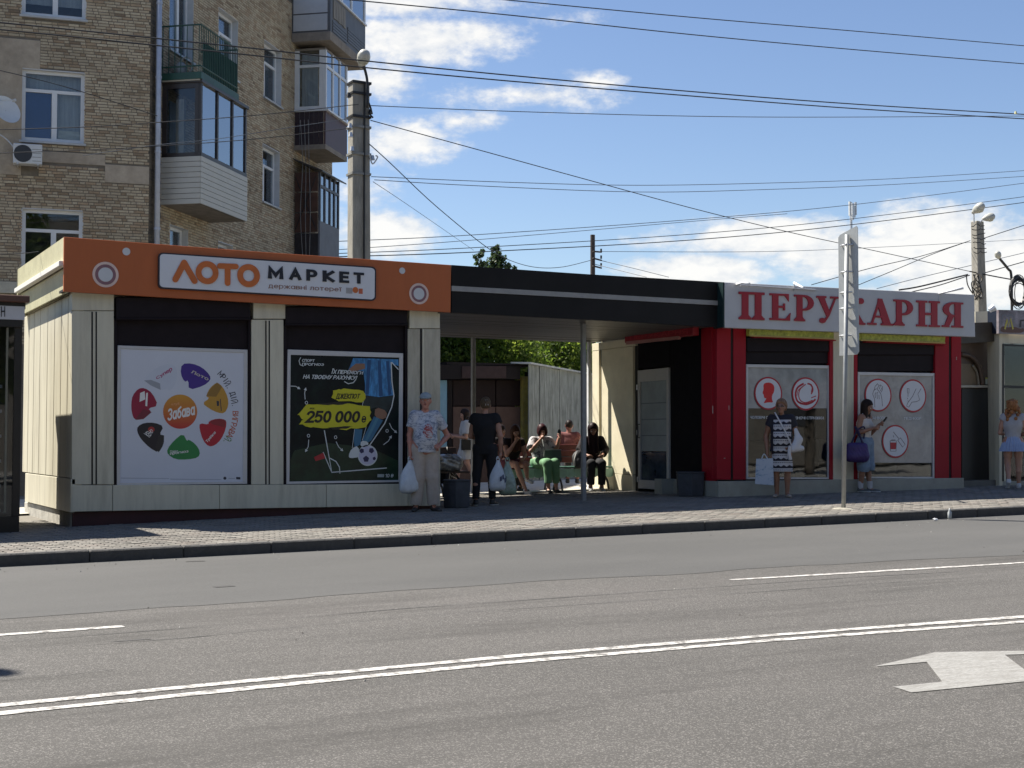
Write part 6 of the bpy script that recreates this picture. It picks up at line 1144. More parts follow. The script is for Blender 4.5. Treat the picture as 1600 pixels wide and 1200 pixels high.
bb('frame', s0_2 + .03, s3_, n3_ - .05, n3_ + .006, zt3 - .5, zt3 - .42, MATS['frame_slate'], E3); bb('pane', s0_2 + .05, s3_ - .05, n3_ - .03, n3_ - .025, zg3 + .05, zt3 - .05, BGL, E3)
put('roof_sheet', MB().hexa([PB_.at(s0_2 - .1, n3_ + .12, zt3 - .08), PB_.at(s3_ + .3, n3_ + .12, zt3 - .08), PB_.at(s3_ + .3, 0, zt3 + .3), PB_.at(s0_2 - .1, 0, zt3 + .3), PB_.at(s0_2 - .1, n3_ + .12, zt3 - .04), PB_.at(s3_ + .3, n3_ + .12, zt3 - .04), PB_.at(s3_ + .3, 0, zt3 + .34), PB_.at(s0_2 - .1, 0, zt3 + .34)]), mat('roof_tin_dark', (.05, .045, .045), .5, .2), E3)
for k in range(3): put('loose_cable', MB().tube(spline([PB_.at(s0_2 - .05, .2 + .12 * k, zg2 - .3), PB_.at(s0_2 - .06, .28 + .1 * k, zm2 - .5), PB_.at(s0_2 - .05, .22 + .15 * k, zg3 + .3), PB_.at(s0_2 - .05, .3 + .1 * k, zb3)], 5), .01, 5), mat('cable_pale', (.2, .2, .2), .6), E3)
# things fixed on the brick front
ac = thing('air_conditioner', 'white air conditioner unit with dark round grille under the blue blind window', 'air conditioner', PA.hit(44, 262))
za = PA.st(44, 261)[1]; zb_ = PA.st(44, 230)[1]; ua, ub = PA.st(21, 245)[0], PA.st(66, 245)[0]; WA = mat('ac_white', (.55, .56, .56), .4, .06)
put('casing', MB().pbox(PA, ua, ub, .10, .38, za, zb_), WA, ac, bevel=.015); cx_ = ua + (ub - ua) * .34; cz_ = (za + zb_) / 2; rr_ = (zb_ - za) * .43
put('fan_grille', MB().prism([PA.at(cx_ + rr_ * math.cos(R(15 * i)), .386, cz_ + rr_ * math.sin(R(15 * i))) for i in range(24)], -PA.n * .02), mat('grille_dark', (.03, .032, .035), .5), ac)
for k in range(4): put('vent_slat', MB().pbox(PA, ua + (ub - ua) * .66, ub - .02, .378, .384, za + .06 + k * .085, za + .075 + k * .085), mat('vent_grey', (.25, .26, .26), .5), ac)
for u in (ua + .08, ub - .1): put('bracket', MB().pbox(PA, u, u + .03, 0, .42, za - .03, za - .003), STEEL, ac)
put('pipe', MB().tube(spline([PA.at(ua, .2, zb_ - .05), PA.at(ua - .15, .15, zb_ + .12), PA.at(ua - .4, .05, zb_ + .3)], 5), .015, 6), CURT, ac)
dc = PA.hit(8, 173, .45); ds = thing('satellite_dish', 'white oval satellite dish on the brick wall at the left frame edge', 'satellite dish', dc); ax = (PA.n * .8 + PA.t * .55 + Vector((0, 0, .35))).normalized(); e1v = ax.orthogonal().normalized(); e2v = ax.cross(e1v); mb = MB(); k0_ = len(mb.v)
for (r_, d_) in ((.0001, .0), (.12, .012), (.22, .035), (.30, .07)):
    for j in range(22): a = 2 * math.pi * j / 22; mb.v.append(dc + ax * d_ + (e1v * math.cos(a) + e2v * math.sin(a)) * r_ * 1.08)
for i in range(3):
    for j in range(22): mb.f.append([i * 22 + j, i * 22 + (j + 1) % 22, (i + 1) * 22 + (j + 1) % 22, (i + 1) * 22 + j]); mb.tone.append(.5)
put('reflector', mb, mat('dish_white', (.58, .60, .61), .4, .05), ds, smooth=True); put('arm', MB().tube([dc - e2v * .28, dc + ax * .38 - e2v * .05], .012, 6), STEEL, ds); put('receiver', MB().tube([dc + ax * .36 - e2v * .05, dc + ax * .44 - e2v * .03], .03, 8), CURT, ds); put('bracket', MB().tube([dc, dc - PA.n * .45], .02, 6), STEEL, ds)

# ------------------------------------------------------------------ trees
LEAF = [(0, (.04, .08, .010)), (.3, (.09, .15, .018)), (.6, (.17, .24, .032)), (.85, (.26, .32, .05)), (1, (.32, .37, .08))]
LM = tonemat('leaf', LEAF, rough=.6, bump=0, transl=.62); LMD = tonemat('leaf_dark', [(0, (.010, .022, .008)), (.5, (.02, .042, .014)), (1, (.045, .075, .025))], rough=.6, bump=0, transl=.15)
LMP = tonemat('leaf_poplar', [(0, (.02, .04, .015)), (.5, (.05, .085, .03)), (1, (.10, .15, .05))], rough=.6, bump=0, transl=.4)
BARK = mat('bark', (.10, .08, .06), .9, .3, 8, .5, 20)
def tree(name, label, base, lobes, nclump, nleaf, size, m=LM, trunk=None, group='trees behind the canopy', seed=1, stretch=1.0):
    r = np.random.default_rng(seed); base = Vector(base); t = thing(name, label, 'tree', base, 0, group); th, tr = trunk or (2.0, .16); mb = MB()
    mb.tube(spline([base - Vector((0, 0, .2)), base + Vector((.05, .02, th * .5)), base + Vector((-.03, .05, th))], 4), [tr * (1 - .04 * i) for i in range(9)], 10)
    for (x, y, z, a) in lobes: mb.tube(spline([base + Vector((0, 0, th * .85)), base + Vector((x * .4, y * .4, th * .6 + z * .4)), base + Vector((x, y, z))], 3), [tr * .5 * (1 - .12 * i) for i in range(7)], 6)
    put('trunk', mb, BARK, t, smooth=True); V = []; tn = []
    for (x, y, z, a) in lobes:
        k = max(6, int(nclump * (a ** 2))); d = r.normal(size=(k, 3)); d /= np.linalg.norm(d, axis=1)[:, None]; c = d * (a * r.uniform(.55, 1.05, (k, 1))) * [1, 1, stretch] + [x, y, z]
        ct = r.uniform(.15, .75, k)
        for i in range(k):
            n = nleaf; p = c[i] + r.normal(0, a * .16, (n, 3)); u = r.normal(size=(n, 3)); u /= np.linalg.norm(u, axis=1)[:, None]; w = np.cross(u, r.normal(size=(n, 3))); w /= np.linalg.norm(w, axis=1)[:, None]; s = size * r.uniform(.6, 1.3, (n, 1)); u = u * s; w = w * s * .6
            V.append(np.stack([p - u, p + w, p + u, p - w], 1).reshape(-1, 3)); tn.append(np.clip(ct[i] + r.normal(0, .16, n), 0, 1))
    V = np.concatenate(V); tn = np.concatenate(tn); me = bpy.data.meshes.new('crown'); nq = len(tn); me.from_pydata(V.tolist(), [], np.arange(nq * 4).reshape(-1, 4).tolist()); me.materials.append(m); a = me.attributes.new('tone', 'FLOAT', 'FACE'); a.data.foreach_set('value', tn.astype(np.float32))
    o = bpy.data.objects.new('crown', me); col.objects.link(o); o.parent = t; return t
def tpos(px, Y): p = Plane((0, Y), 0).hit(px, 650); return (p.x, Y, .5)
tree('broadleaf_tree', 'bushy sunlit green tree above the dark stall roof', tpos(735, 40), [(-1.2, 0, 3.0, 1.5), (.6, -.3, 3.3, 1.6), (0, .6, 4.1, 1.3), (1.7, .2, 2.7, 1.2), (-2.2, .3, 2.5, 1.1)], 70, 60, .068, seed=3)
tree('broadleaf_tree', 'bushy yellow green tree above the corrugated shed', tpos(830, 43), [(-1.2, 0, 3.0, 1.5), (.5, -.4, 3.4, 1.6), (1.8, .1, 2.8, 1.3), (.3, .5, 4.2, 1.1)], 70, 60, .068, seed=4)
tree('fir_tree', 'dark evergreen tree between the shed and the grey canopy post', tpos(898, 47), [(0, 0, 1.8, 1.8), (.2, 0, 3.0, 1.5), (0, .1, 4.2, 1.1), (0, 0, 5.1, .6)], 40, 40, .10, LMD, seed=5)
tree('fir_tree', 'dark evergreen tree at the left edge of the passage view', tpos(694, 46), [(0, 0, 2.2, 1.5), (0, 0, 3.6, 1.1), (0, 0, 4.8, .6)], 40, 36, .10, LMD, seed=6)
tree('poplar_tree', 'slim poplar top showing above the black canopy, left of two', tpos(750, 72), [(0, 0, 9.0, .8), (0, 0, 10.3, .6), (.05, 0, 11.4, .36)], 90, 40, .10, LMP, (6, .2), 'poplar tops above the canopy', 7, 1.3)
tree('poplar_tree', 'fuller poplar top showing above the black canopy, right of two', tpos(779, 74), [(-.3, 0, 9.4, .9), (.4, 0, 10.0, .9), (.0, 0, 11.3, .62), (-.15, 0, 12.1, .36), (.75, 0, 11.0, .42)], 90, 40, .10, LMP, (6, .2), 'poplar tops above the canopy', 8, 1.2)
tree('sapling', 'wispy treetop peeking over the canopy beside the timber pole', tpos(958, 62), [(-.9, 0, 8.3, .7), (.3, 0, 8.4, .8), (1.4, 0, 8.1, .5), (-2, 0, 8.1, .4)], 22, 16, .14, LM, (5, .15), seed=9)
# street lamp beyond the left edge whose shadow falls on the road
t = thing('street_lamp', 'tall street lamp on the pavement beyond the left frame edge', 'street lamp', (-2.6, 15.8, .12)); put('pole', MB().tube([(-2.6, 15.8, 0), (-2.6, 15.8, 7.6)], [.1, .07], 10), STEEL, t, smooth=True); put('lamp_arm', MB().tube(spline([(-2.6, 15.8, 7.5), (-2.5, 14.4, 7.9), (-2.5, 13.15, 8.0)], 5), .05, 8), STEEL, t, smooth=True); lamp_head(t, Vector((-2.5, 13.15, 8.0)), (.35, -.9, .05), .30)

# ------------------------------------------------------------------ the other side of the street, added to hold back sky light, mirrored in the windows
sheet('opposite_sidewalk', [-60] + fr(-20, 60, 16) + [120], [-60, -30, -12, -6.0], .10, mat('opposite_paving', (.26, .24, .21), .9, .2, 3), zf=lambda x, y: zg(x, -6))
for i, (x, y, hh) in enumerate(((-13, -9, 1.0), (-4, -10, 1.1), (5, -8.6, .95), (15, -9.5, 1.15), (24, -9, 1.0), (34, -10, 1.1))):
    tree('added_street_tree', 'tall street tree added on the opposite side to hold back sky light, %s' % ('far left', 'left of the middle', 'just behind the viewer', 'right of the middle', 'well to the right', 'far right')[i], (x, y, .1), [(0, 0, 6.2 * hh, 2.6), (1.6, .4, 8.2 * hh, 2.3), (-1.7, -.3, 8.4 * hh, 2.4), (0, .3, 10.6 * hh, 2.0), (.9, -.8, 4.6 * hh, 1.7)], 9, 40, .26, LM, (4.0, .24), 'street trees added on the opposite side', 20 + i)
ob = thing('apartment_building', 'pale plastered apartment block across the street, seen mirrored in the panes', 'building', (10, -26, 0)); put('wall', MB().box(-30, 55, -38, -26, 0, 15), mat('opposite_plaster', (.17, .15, .125), .9, .12, 1, dirt=.3), ob)
for fl in range(4):
    for k in range(20): put('window', MB().box(-27.5 + k * 4.1, -25.9 + k * 4.1, -26.02, -25.96, 2.2 + fl * 3.3, 3.9 + fl * 3.3), MATS['room_dark'], ob)
# ------------------------------------------------------------------ people: one continuous surface from blended volumes
def rcone(a, b, ra, rb, sc=None, k=.02, clip=None): return dict(t='c', a=np.array(a, float), b=np.array(b, float), ra=ra, rb=rb, sc=sc, k=k, clip=clip)
def elli(c, r, k=.02, clip=None, neg=False): return dict(t='e', a=np.array(c, float), r=np.array(r, float), k=k, clip=clip, neg=neg)
def sdf_mesh(prims, h=.011, noise=0.0, seed=0, clips=None):
    lo = np.min([np.minimum(p['a'], p.get('b', p['a'])) - (max(p['ra'], p['rb']) * 1.5 if p['t'] == 'c' else p['r'].max()) for p in prims], 0) - 3 * h
    hi = np.max([np.maximum(p['a'], p.get('b', p['a'])) + (max(p['ra'], p['rb']) * 1.5 if p['t'] == 'c' else p['r'].max()) for p in prims], 0) + 3 * h
    n = np.ceil((hi - lo) / h).astype(int) + 1; G = np.full(n, .5, np.float32)
    ax = [lo[i] + h * np.arange(n[i]) for i in range(3)]
    for p in prims:
        if p['t'] == 'c': R_ = max(p['ra'], p['rb']) * 1.5; b0 = np.minimum(p['a'], p['b']) - R_; b1 = np.maximum(p['a'], p['b']) + R_
        else: b0 = p['a'] - p['r']; b1 = p['a'] + p['r']
        pad = 3 * h + p['k']; i0 = np.maximum(np.floor((b0 - pad - lo) / h).astype(int), 0); i1 = np.minimum(np.ceil((b1 + pad - lo) / h).astype(int) + 1, n)
        X, Y, Z = np.meshgrid(ax[0][i0[0]:i1[0]], ax[1][i0[1]:i1[1]], ax[2][i0[2]:i1[2]], indexing='ij')
        if p['t'] == 'c':
            a, b = p['a'], p['b']; sc = np.array(p['sc'] if p['sc'] is not None else (1, 1, 1), float); m_ = (a + b) / 2
            d = (b - a) / sc; L2 = max(float(d @ d), 1e-9); x = (X - a[0]) / sc[0]; y = (Y - a[1]) / sc[1]; z = (Z - a[2]) / sc[2]
            t = np.clip((x * d[0] + y * d[1] + z * d[2]) / L2, 0, 1); D = (np.sqrt((x - d[0] * t) ** 2 + (y - d[1] * t) ** 2 + (z - d[2] * t) ** 2) - (p['ra'] + (p['rb'] - p['ra']) * t)) * sc.min()
        else:
            r = p['r']; q = np.sqrt(((X - p['a'][0]) / r[0]) ** 2 + ((Y - p['a'][1]) / r[1]) ** 2 + ((Z - p['a'][2]) / r[2]) ** 2); D = (q - 1) * r.min()
        if p['clip'] is not None:
            for (c, nn) in p['clip']: D = np.maximum(D, (X - c[0]) * nn[0] + (Y - c[1]) * nn[1] + (Z - c[2]) * nn[2])
        S = G[i0[0]:i1[0], i0[1]:i1[1], i0[2]:i1[2]]
        if p.get('neg'): S[...] = np.maximum(S, -D)
        else:
            kk = p['k']; hh = np.clip(kk - np.abs(S - D), 0, None) / max(kk, 1e-6); S[...] = np.minimum(S, D) - hh * hh * kk * .25
    if noise:
        r = np.random.default_rng(seed); X, Y, Z = np.meshgrid(*ax, indexing='ij'); N_ = np.zeros(n, np.float32)
        for i in range(7): w = r.normal(size=3) * (14 + 9 * i) * [1, 1, .7]; N_ += np.sin(X * w[0] + Y * w[1] + Z * w[2] + r.uniform(0, 6)) / (1 + i * .5)
        G = G + N_ * noise * .3
    if clips:
        X, Y, Z = np.meshgrid(*ax, indexing='ij')
        for (c, nn) in clips: G = np.maximum(G, (X - c[0]) * nn[0] + (Y - c[1]) * nn[1] + (Z - c[2]) * nn[2])
    I = G < 0; c8 = [(i, j, k) for i in (0, 1) for j in (0, 1) for k in (0, 1)]; cn_ = sum(I[i:n[0] - 1 + i, j:n[1] - 1 + j, k:n[2] - 1 + k].astype(np.int8) for i, j, k in c8)
    cell = (cn_ > 0) & (cn_ < 8); idx = np.full(cell.shape, -1, np.int64); C = np.argwhere(cell); idx[cell] = np.arange(len(C)); acc = np.zeros((len(C), 3)); cnt = np.zeros(len(C))
    for a in range(3):
        for u in (0, 1):
            for v in (0, 1):
                o = [0, 0, 0]; o[(a + 1) % 3] = u; o[(a + 2) % 3] = v; o2_ = list(o); o2_[a] = 1
                A = G[C[:, 0] + o[0], C[:, 1] + o[1], C[:, 2] + o[2]]; B_ = G[C[:, 0] + o2_[0], C[:, 1] + o2_[1], C[:, 2] + o2_[2]]; s = (A < 0) != (B_ < 0); t = A / np.where(np.abs(A - B_) < 1e-9, 1e-9, A - B_); e = np.tile(np.array(o, float), (len(C), 1)); e[:, a] = t; acc[s] += e[s]; cnt[s] += 1
    V = lo + h * (C + acc / cnt[:, None]); Fc = []
    for a in range(3):
        s = [slice(1, n[i] - 1) for i in range(3)]; s0 = list(s); s0[a] = slice(0, n[a] - 1); s1 = list(s0); s1[a] = slice(1, n[a])
        A = I[tuple(s0)]; B_ = I[tuple(s1)]; E = np.argwhere(A != B_); base = E.copy(); b_, c_ = (a + 1) % 3, (a + 2) % 3; base[:, b_] += 1; base[:, c_] += 1
        flip = ~A[E[:, 0], E[:, 1], E[:, 2]]; q = []
        for (u, v) in ((0, 0), (-1, 0), (-1, -1), (0, -1)): k = base.copy(); k[:, b_] += u; k[:, c_] += v; q.append(idx[k[:, 0], k[:, 1], k[:, 2]])
        q = np.stack(q, 1); q[flip] = q[flip][:, ::-1]; Fc.append(q)
    return V, np.concatenate(Fc)
def sdf_put(name, prims, m, parent, h=.011, noise=0.0, seed=0, clips=None):
    V, Fc = sdf_mesh(prims, h, noise, seed, clips); me = bpy.data.meshes.new(name); me.from_pydata(V.tolist(), [], Fc.tolist()); me.materials.append(m); me.polygons.foreach_set('use_smooth', [True] * len(me.polygons)); me.update()
    o = bpy.data.objects.new(name, me); col.objects.link(o); o.parent = parent; return o
U = lambda v: np.array(v, float) / np.linalg.norm(v)
def hand(w, d, side, curl=.5, s=1.0, pn=None):
    """palm, four unequal bent fingers and a thumb; w wrist, d pointing direction, pn palm normal"""
    w = np.array(w, float); d = U(d); pn = np.array(pn if pn is not None else (side, 0, 0), float); pn = U(pn - d * (pn @ d)); x = np.cross(d, pn); x = x * (1 if side > 0 else -1); out = [rcone(w - d * .01, w + d * .045 * s, .021 * s, .026 * s, k=.012), rcone(w + d * .04 * s - x * .018 * s, w + d * .075 * s + x * .02 * s, .017 * s, .016 * s, k=.014)]
    for i, (o, L) in enumerate(((-.027, .058), (-.009, .070), (.009, .067), (.026, .052))):
        b = w + d * .078 * s + x * o * s; a1 = curl * .8; d1 = d * math.cos(a1) - pn * math.sin(a1); m_ = b + d1 * L * .55 * s; a2 = curl * 1.9; d2 = d * math.cos(a2) - pn * math.sin(a2); out += [rcone(b - d * .02, m_, .0095 * s, .0088 * s, k=.004), rcone(m_, m_ + d2 * L * .5 * s, .0088 * s, .0075 * s, k=.003)]
    b = w + d * .03 * s - x * .024 * s; m_ = b + (d * .7 - x * .7 - pn * .25) * .034 * s; out += [rcone(b, m_, .0125 * s, .0105 * s, k=.008), rcone(m_, m_ + (d * .9 - x * .15 - pn * .4) * .03 * s, .0105 * s, .0085 * s, k=.004)]
    return out
def skeleton(H, seated=False, **o):
    """x to the photograph's right, facing -y, feet at z = 0; L = figure's x<0 side as seen from its front"""
    s = H / 1.7; J = dict(s=s)
    if not seated: J.update(pel=(0, 0, .53 * H), che=(0, .005, .735 * H), nek=(0, .0, .845 * H), hea=(0, -.02 * s, .928 * H), hipA=(-.09 * s, 0, .515 * H), hipB=(.09 * s, 0, .515 * H), kneA=(-.10 * s, -.02, .285 * H), kneB=(.10 * s, -.02, .285 * H), ankA=(-.105 * s, .02, .05 * H), ankB=(.105 * s, .02, .05 * H), toeA=(-.13 * s, -.15 * s, .018), toeB=(.13 * s, -.15 * s, .018))
    else:
        z = .47; J.update(pel=(0, 0, z + .10), che=(0, .03, z + .40 * s), nek=(0, .01, z + .575 * s), hea=(0, -.02, z + .71 * s), hipA=(-.09 * s, -.02, z + .08), hipB=(.09 * s, -.02, z + .08), kneA=(-.10 * s, -.44 * s, z + .05), kneB=(.10 * s, -.44 * s, z + .05), ankA=(-.10 * s, -.42 * s, .08), ankB=(.10 * s, -.42 * s, .08), toeA=(-.12 * s, -.58 * s, .02), toeB=(.12 * s, -.58 * s, .02))
    J.update(o); c = np.array(J['che']); n_ = np.array(J['nek']); sw = J.get('sw', .168) * s
    J.setdefault('shoA', tuple(c * .22 + n_ * .78 + [-sw, 0, -.02 * s])); J.setdefault('shoB', tuple(c * .22 + n_ * .78 + [sw, 0, -.02 * s]))
    for q in 'AB':
        sg = -1 if q == 'A' else 1; S_h = np.array(J['sho' + q]); J.setdefault('elb' + q, tuple(S_h + [sg * .055 * s, .03 * s, -.285 * s])); J.setdefault('wri' + q, tuple(np.array(J['elb' + q]) + [sg * .0, -.05 * s, -.245 * s]))
    return {k: (np.array(v, float) if isinstance(v, (tuple, list, np.ndarray)) else v) for k, v in J.items()}
def hd_(J):    # head frame: face direction
    f = J.get('face', np.array([0, -1.0, 0])); f = U(f); r = U(np.cross(f, [0, 0, 1.0])); u = np.cross(r, f); return f, r, u
def body(J, curlA=.6, curlB=.6, hdirA=None, hdirB=None, pnA=None, pnB=None, fem=False, belly=0.0, arms=1.0, legs=1.0, bust=0.0):
    s = J['s']; p = []; pel, che, nek, hea = J['pel'], J['che'], J['nek'], J['hea']; f, r, u = hd_(J)
    p += [rcone(J['hipA'] + [.0, 0, .03 * s], J['hipB'] + [0, 0, .03 * s], .098 * s, .098 * s, (1, .9, 1), .04), rcone(pel + [0, 0, .03 * s], che - [0, 0, .06 * s], (.105 + belly * .5) * s, .118 * s, (1.12, .86 + belly, 1), .06), rcone(che - [.05 * s, 0, 0], che + [.05 * s, 0, 0], .125 * s, .125 * s, (1, .82, 1.1), .06)]
    p += [rcone(J['shoA'] + [.03 * s, 0, 0], J['shoB'] - [.03 * s, 0, 0], .058 * s, .058 * s, (1, .95, 1), .05), rcone(nek - [0, 0, .04 * s], nek * .35 + hea * .65, .052 * s if not fem else .046 * s, .048 * s if not fem else .042 * s, k=.03)]
    if bust: p += [elli(che + [dx * .065 * s, -.085 * s, -.02 * s], np.array([.055, .05, .055]) * s * bust, .04) for dx in (-1, 1)]
    if belly: p.append(elli(pel * .6 + che * .4 + [0, -.06 * s, 0], np.array([.14, .13, .15]) * s, .08))
    # head: skull, jaw, nose, brow, ears
    p += [elli(hea + u * .02 * s - f * .012 * s, np.array([.074, .088, .098]) * s, .02), rcone(hea - u * .02 * s + f * .03 * s, hea - u * .085 * s + f * .052 * s, .062 * s, .034 * s, k=.035), rcone(hea + u * .012 * s + f * .082 * s, hea - u * .024 * s + f * .100 * s, .010 * s, .015 * s, k=.012), rcone(hea + u * .030 * s + f * .072 * s - r * .03 * s, hea + u * .030 * s + f * .072 * s + r * .03 * s, .014 * s, .014 * s, k=.015), rcone(hea - u * .052 * s + f * .077 * s - r * .014 * s, hea - u * .052 * s + f * .077 * s + r * .014 * s, .011 * s, .011 * s, k=.008)]
    p += [elli(hea + r * q * .075 * s - f * .008 * s, np.array([.014, .024, .032]) * s, .008) for q in (-1, 1)]
    for q, sg, cu, hd, pn in (('A', -1, curlA, hdirA, pnA), ('B', 1, curlB, hdirB, pnB)):
        sh, e, w = J['sho' + q], J['elb' + q], J['wri' + q]; a_ = arms
        p += [rcone(sh, sh * .4 + e * .6, .054 * s * a_, .046 * s * a_, k=.03), rcone(sh * .5 + e * .5, e, .046 * s * a_, .037 * s * a_, k=.02), rcone(e, e * .65 + w * .35, .038 * s * a_, .039 * s * a_, k=.02), rcone(e * .6 + w * .4, w, .038 * s * a_, .025 * s, k=.02)]
        p += hand(w, hd if hd is not None else (w - e), sg, cu, s * 1.02, pn)
        hp, kn, an, to = J['hip' + q], J['kne' + q], J['ank' + q], J['toe' + q]
        p += [rcone(hp, hp * .4 + kn * .6, .09 * s * legs, .072 * s * legs, k=.04), rcone(hp * .45 + kn * .55, kn, .073 * s * legs, .055 * s * legs, k=.03), rcone(kn, kn * .62 + an * .38 + [0, .012 * s, 0], .053 * s * legs, .054 * s * legs, k=.03), rcone(kn * .6 + an * .4 + [0, .012 * s, 0], an, .053 * s * legs, .034 * s * legs, k=.02), rcone(an + [0, .015 * s, -.03 * s], to, .034 * s, .026 * s, (1.2, 1, .8), .02)]
    return p
def face(t, J, sk='skin', lips=(.30, .10, .08), beard=None):
    s = J['s']; h = J['hea']; f, r, u = hd_(J)
    EYW = mat('eye_white', (.62, .60, .58), .3); EYD = mat('eye_dark', (.02, .015, .012), .2)
    for q in (-1, 1):
        c = h + u * .008 * s + f * .081 * s + r * q * .031 * s; e = sdf_put('eye', [elli(c, np.array([.013, .009, .008]) * s)], EYW, t, .003); sdf_put('iris', [elli(c + f * .006 * s, np.array([.0055, .006, .0055]) * s)], EYD, e, .002)
        sdf_put('eyebrow', [rcone(c + u * .022 * s + f * .004 * s - r * .016 * s, c + u * .024 * s + f * .004 * s + r * .016 * s, .0045 * s, .0045 * s)], mat('brow', (.05, .035, .025), .9), t, .0025)
    sdf_put('lips', [rcone(h - u * .048 * s + f * .088 * s - r * .018 * s, h - u * .048 * s + f * .088 * s + r * .018 * s, .007 * s, .007 * s)], mat('lips_%d' % int(lips[0] * 100), lips, .5), t, .003)
def limb(J, q, a, b, r0, r1, frac=1.0, k=.03):
    A, B_ = J[a + q], J[b + q]; E = A + (B_ - A) * frac; d = U(B_ - A); return rcone(A, E + d * .04, r0, r1, k=k, clip=[(E, d)])
def top(J, g=.014, sleeve=.5, hem=-.06, vneck=.0, loose=1.0, fem=False, belly=0.0, bust=0.0, neck=.006, sleeve_w=1.25, straps=False):
    s = J['s']; p = []; pel, che, nek = J['pel'], J['che'], J['nek']; ax_ = U(che - pel); low = pel + ax_ * hem * s; hi = nek + [0, 0, neck * s]; cl = [(low, -ax_), (hi, [0, 0, 1.0])]
    p += [rcone(pel + ax_ * (hem - .02) * s, che - ax_ * .06 * s, (.112 + belly * .5) * s * loose + g, .122 * s * loose + g, (1.12, .86 + belly, 1), .06, cl), rcone(che - [.05 * s, 0, 0], che + [.05 * s, 0, 0], .125 * s + g, .125 * s + g, (1, .82, 1.1), .06, cl), rcone(J['shoA'] + [.03 * s, 0, 0], J['shoB'] - [.03 * s, 0, 0], .058 * s + g, .058 * s + g, (1, .95, 1), .05, cl)]
    if belly: p.append(elli(pel * .6 + che * .4 + [0, -.06 * s, 0], np.array([.14, .13, .15]) * s + g, .08, cl))
    if bust: p += [elli(che + [dx * .065 * s, -.085 * s, -.02 * s], np.array([.055, .05, .055]) * s * bust + g, .04, cl) for dx in (-1, 1)]
    if sleeve > 0:
        for q in 'AB': p.append(limb(J, q, 'sho', 'elb', .056 * s + g, (.050 * s + g) * sleeve_w, min(sleeve, 1.0), .04))
        if sleeve > 1:
            for q in 'AB': p.append(limb(J, q, 'elb', 'wri', .046 * s + g, (.034 * s + g) * sleeve_w, sleeve - 1, .03))
    return p
def trousers(J, g=.012, length=.98, wide=1.0, hi=.08, flare=1.0):
    s = J['s']; pel = J['pel']; cl = [(pel + [0, 0, hi * s], [0, 0, 1.0])]; p = [rcone(J['hipA'] + [0, 0, .03 * s], J['hipB'] + [0, 0, .03 * s], .098 * s + g, .098 * s + g, (1, .9, 1), .04, cl), rcone(pel, pel + [0, 0, .12 * s], .112 * s + g, .105 * s + g, (1.12, .88, 1), .05, cl)]
    for q in 'AB':
        hp, kn, an = J['hip' + q], J['kne' + q], J['ank' + q]
        if length > .5: e = kn + (an - kn) * (length - .5) * 2; d = U(an - kn); p += [rcone(hp, kn, .09 * s + g, (.058 * s + g) * wide, k=.04), rcone(kn, e + d * .05, (.058 * s + g) * wide, (.044 * s + g) * wide * flare, k=.03, clip=[(e, d)])]
        else: e = hp + (kn - hp) * length * 2; d = U(kn - hp); p += [rcone(hp, e + d * .05, .09 * s + g, (.07 * s + g) * wide, k=.04, clip=[(e, d)])]
    return p
def skirt(J, z1, r0, r1, dep=.85, fwd=0.0):
    pel = J['pel']; s = J['s']; return [rcone(pel + [0, 0, .07 * s], (pel[0], pel[1] - fwd, z1 - .03), r0, r1, (1, dep, 1), .03, [((0, 0, z1), [0, 0, -1.0]), (pel + [0, 0, .10 * s], [0, 0, 1.0])])]
def shoes(t, J, m, sole=None, r=.042, name='shoe'):
    s = J['s']
    for q in 'AB':
        an, to = J['ank' + q], J['toe' + q]; lo_ = min(to[2], an[2] - .06) ; zf_ = 0.002 if to[2] < .05 else to[2] - .03
        o = sdf_put(name, [rcone(an + [0, .02 * s, -.045 * s], to, r * s, .034 * s, (1.05, 1, .85), .02), rcone(an + [0, .01, -.02], an + [0, .01, .015], .04 * s, .042 * s, k=.02, clip=[(an + [0, 0, .015], [0, 0, 1.0])])], m, t, .008, clips=[((0, 0, zf_), [0, 0, -1.0])] if J.get('flat', True) else None)
        if sole: sdf_put('sole', [rcone(an + [0, .02 * s, -.05 * s], to - [0, 0, .005], r * 1.08 * s, .037 * s, (1.05, 1, .85), .02)], sole, o, .008, clips=[((0, 0, zf_ + .018), [0, 0, 1.0]), ((0, 0, zf_ - .002), [0, 0, -1.0])])
def hair_cap(J, m, t, vol=.014, front=.045, low=-.03, extra=(), h=.009, noise=.004):
    s = J['s']; h_ = J['hea']; f, r, u = hd_(J); p = [elli(h_ + u * .026 * s - f * .016 * s, (np.array([.074, .088, .098]) * s + vol), .02, [(h_ + f * (front + .03) * s + u * .062 * s, U(f * .8 - u * .62)), (h_ + u * low * s, U(-u + f * .25))])]
    return sdf_put('hair', p + list(extra), m, t, h, noise, 3)
def long_hair(J, L=.3, w=.07, fwd=0.0, dep=.55, sides=True):
    s = J['s']; h_ = J['hea']; f, r, u = hd_(J); b = h_ - f * .05 * s + u * .02 * s; p = [rcone(b, b + np.array([0, 0, -L]) - f * .01 + f * fwd, w * s, w * .75 * s, (1.2, dep + .35, 1), .03)]
    if sides: p += [rcone(h_ + r * q * .066 * s - f * .01 * s + u * .03 * s, h_ + r * q * .075 * s + f * (.01 + fwd) * s + np.array([0, 0, -L * .85]), .034 * s, .03 * s, k=.03) for q in (-1, 1)]
    return p
SKIN = mat('skin', (.40, .215, .15), .5, .08, 20); SKINR = mat('skin_ruddy', (.42, .19, .14), .5, .1, 14); SKINT = mat('skin_tanned', (.27, .135, .085), .5, .08, 20)
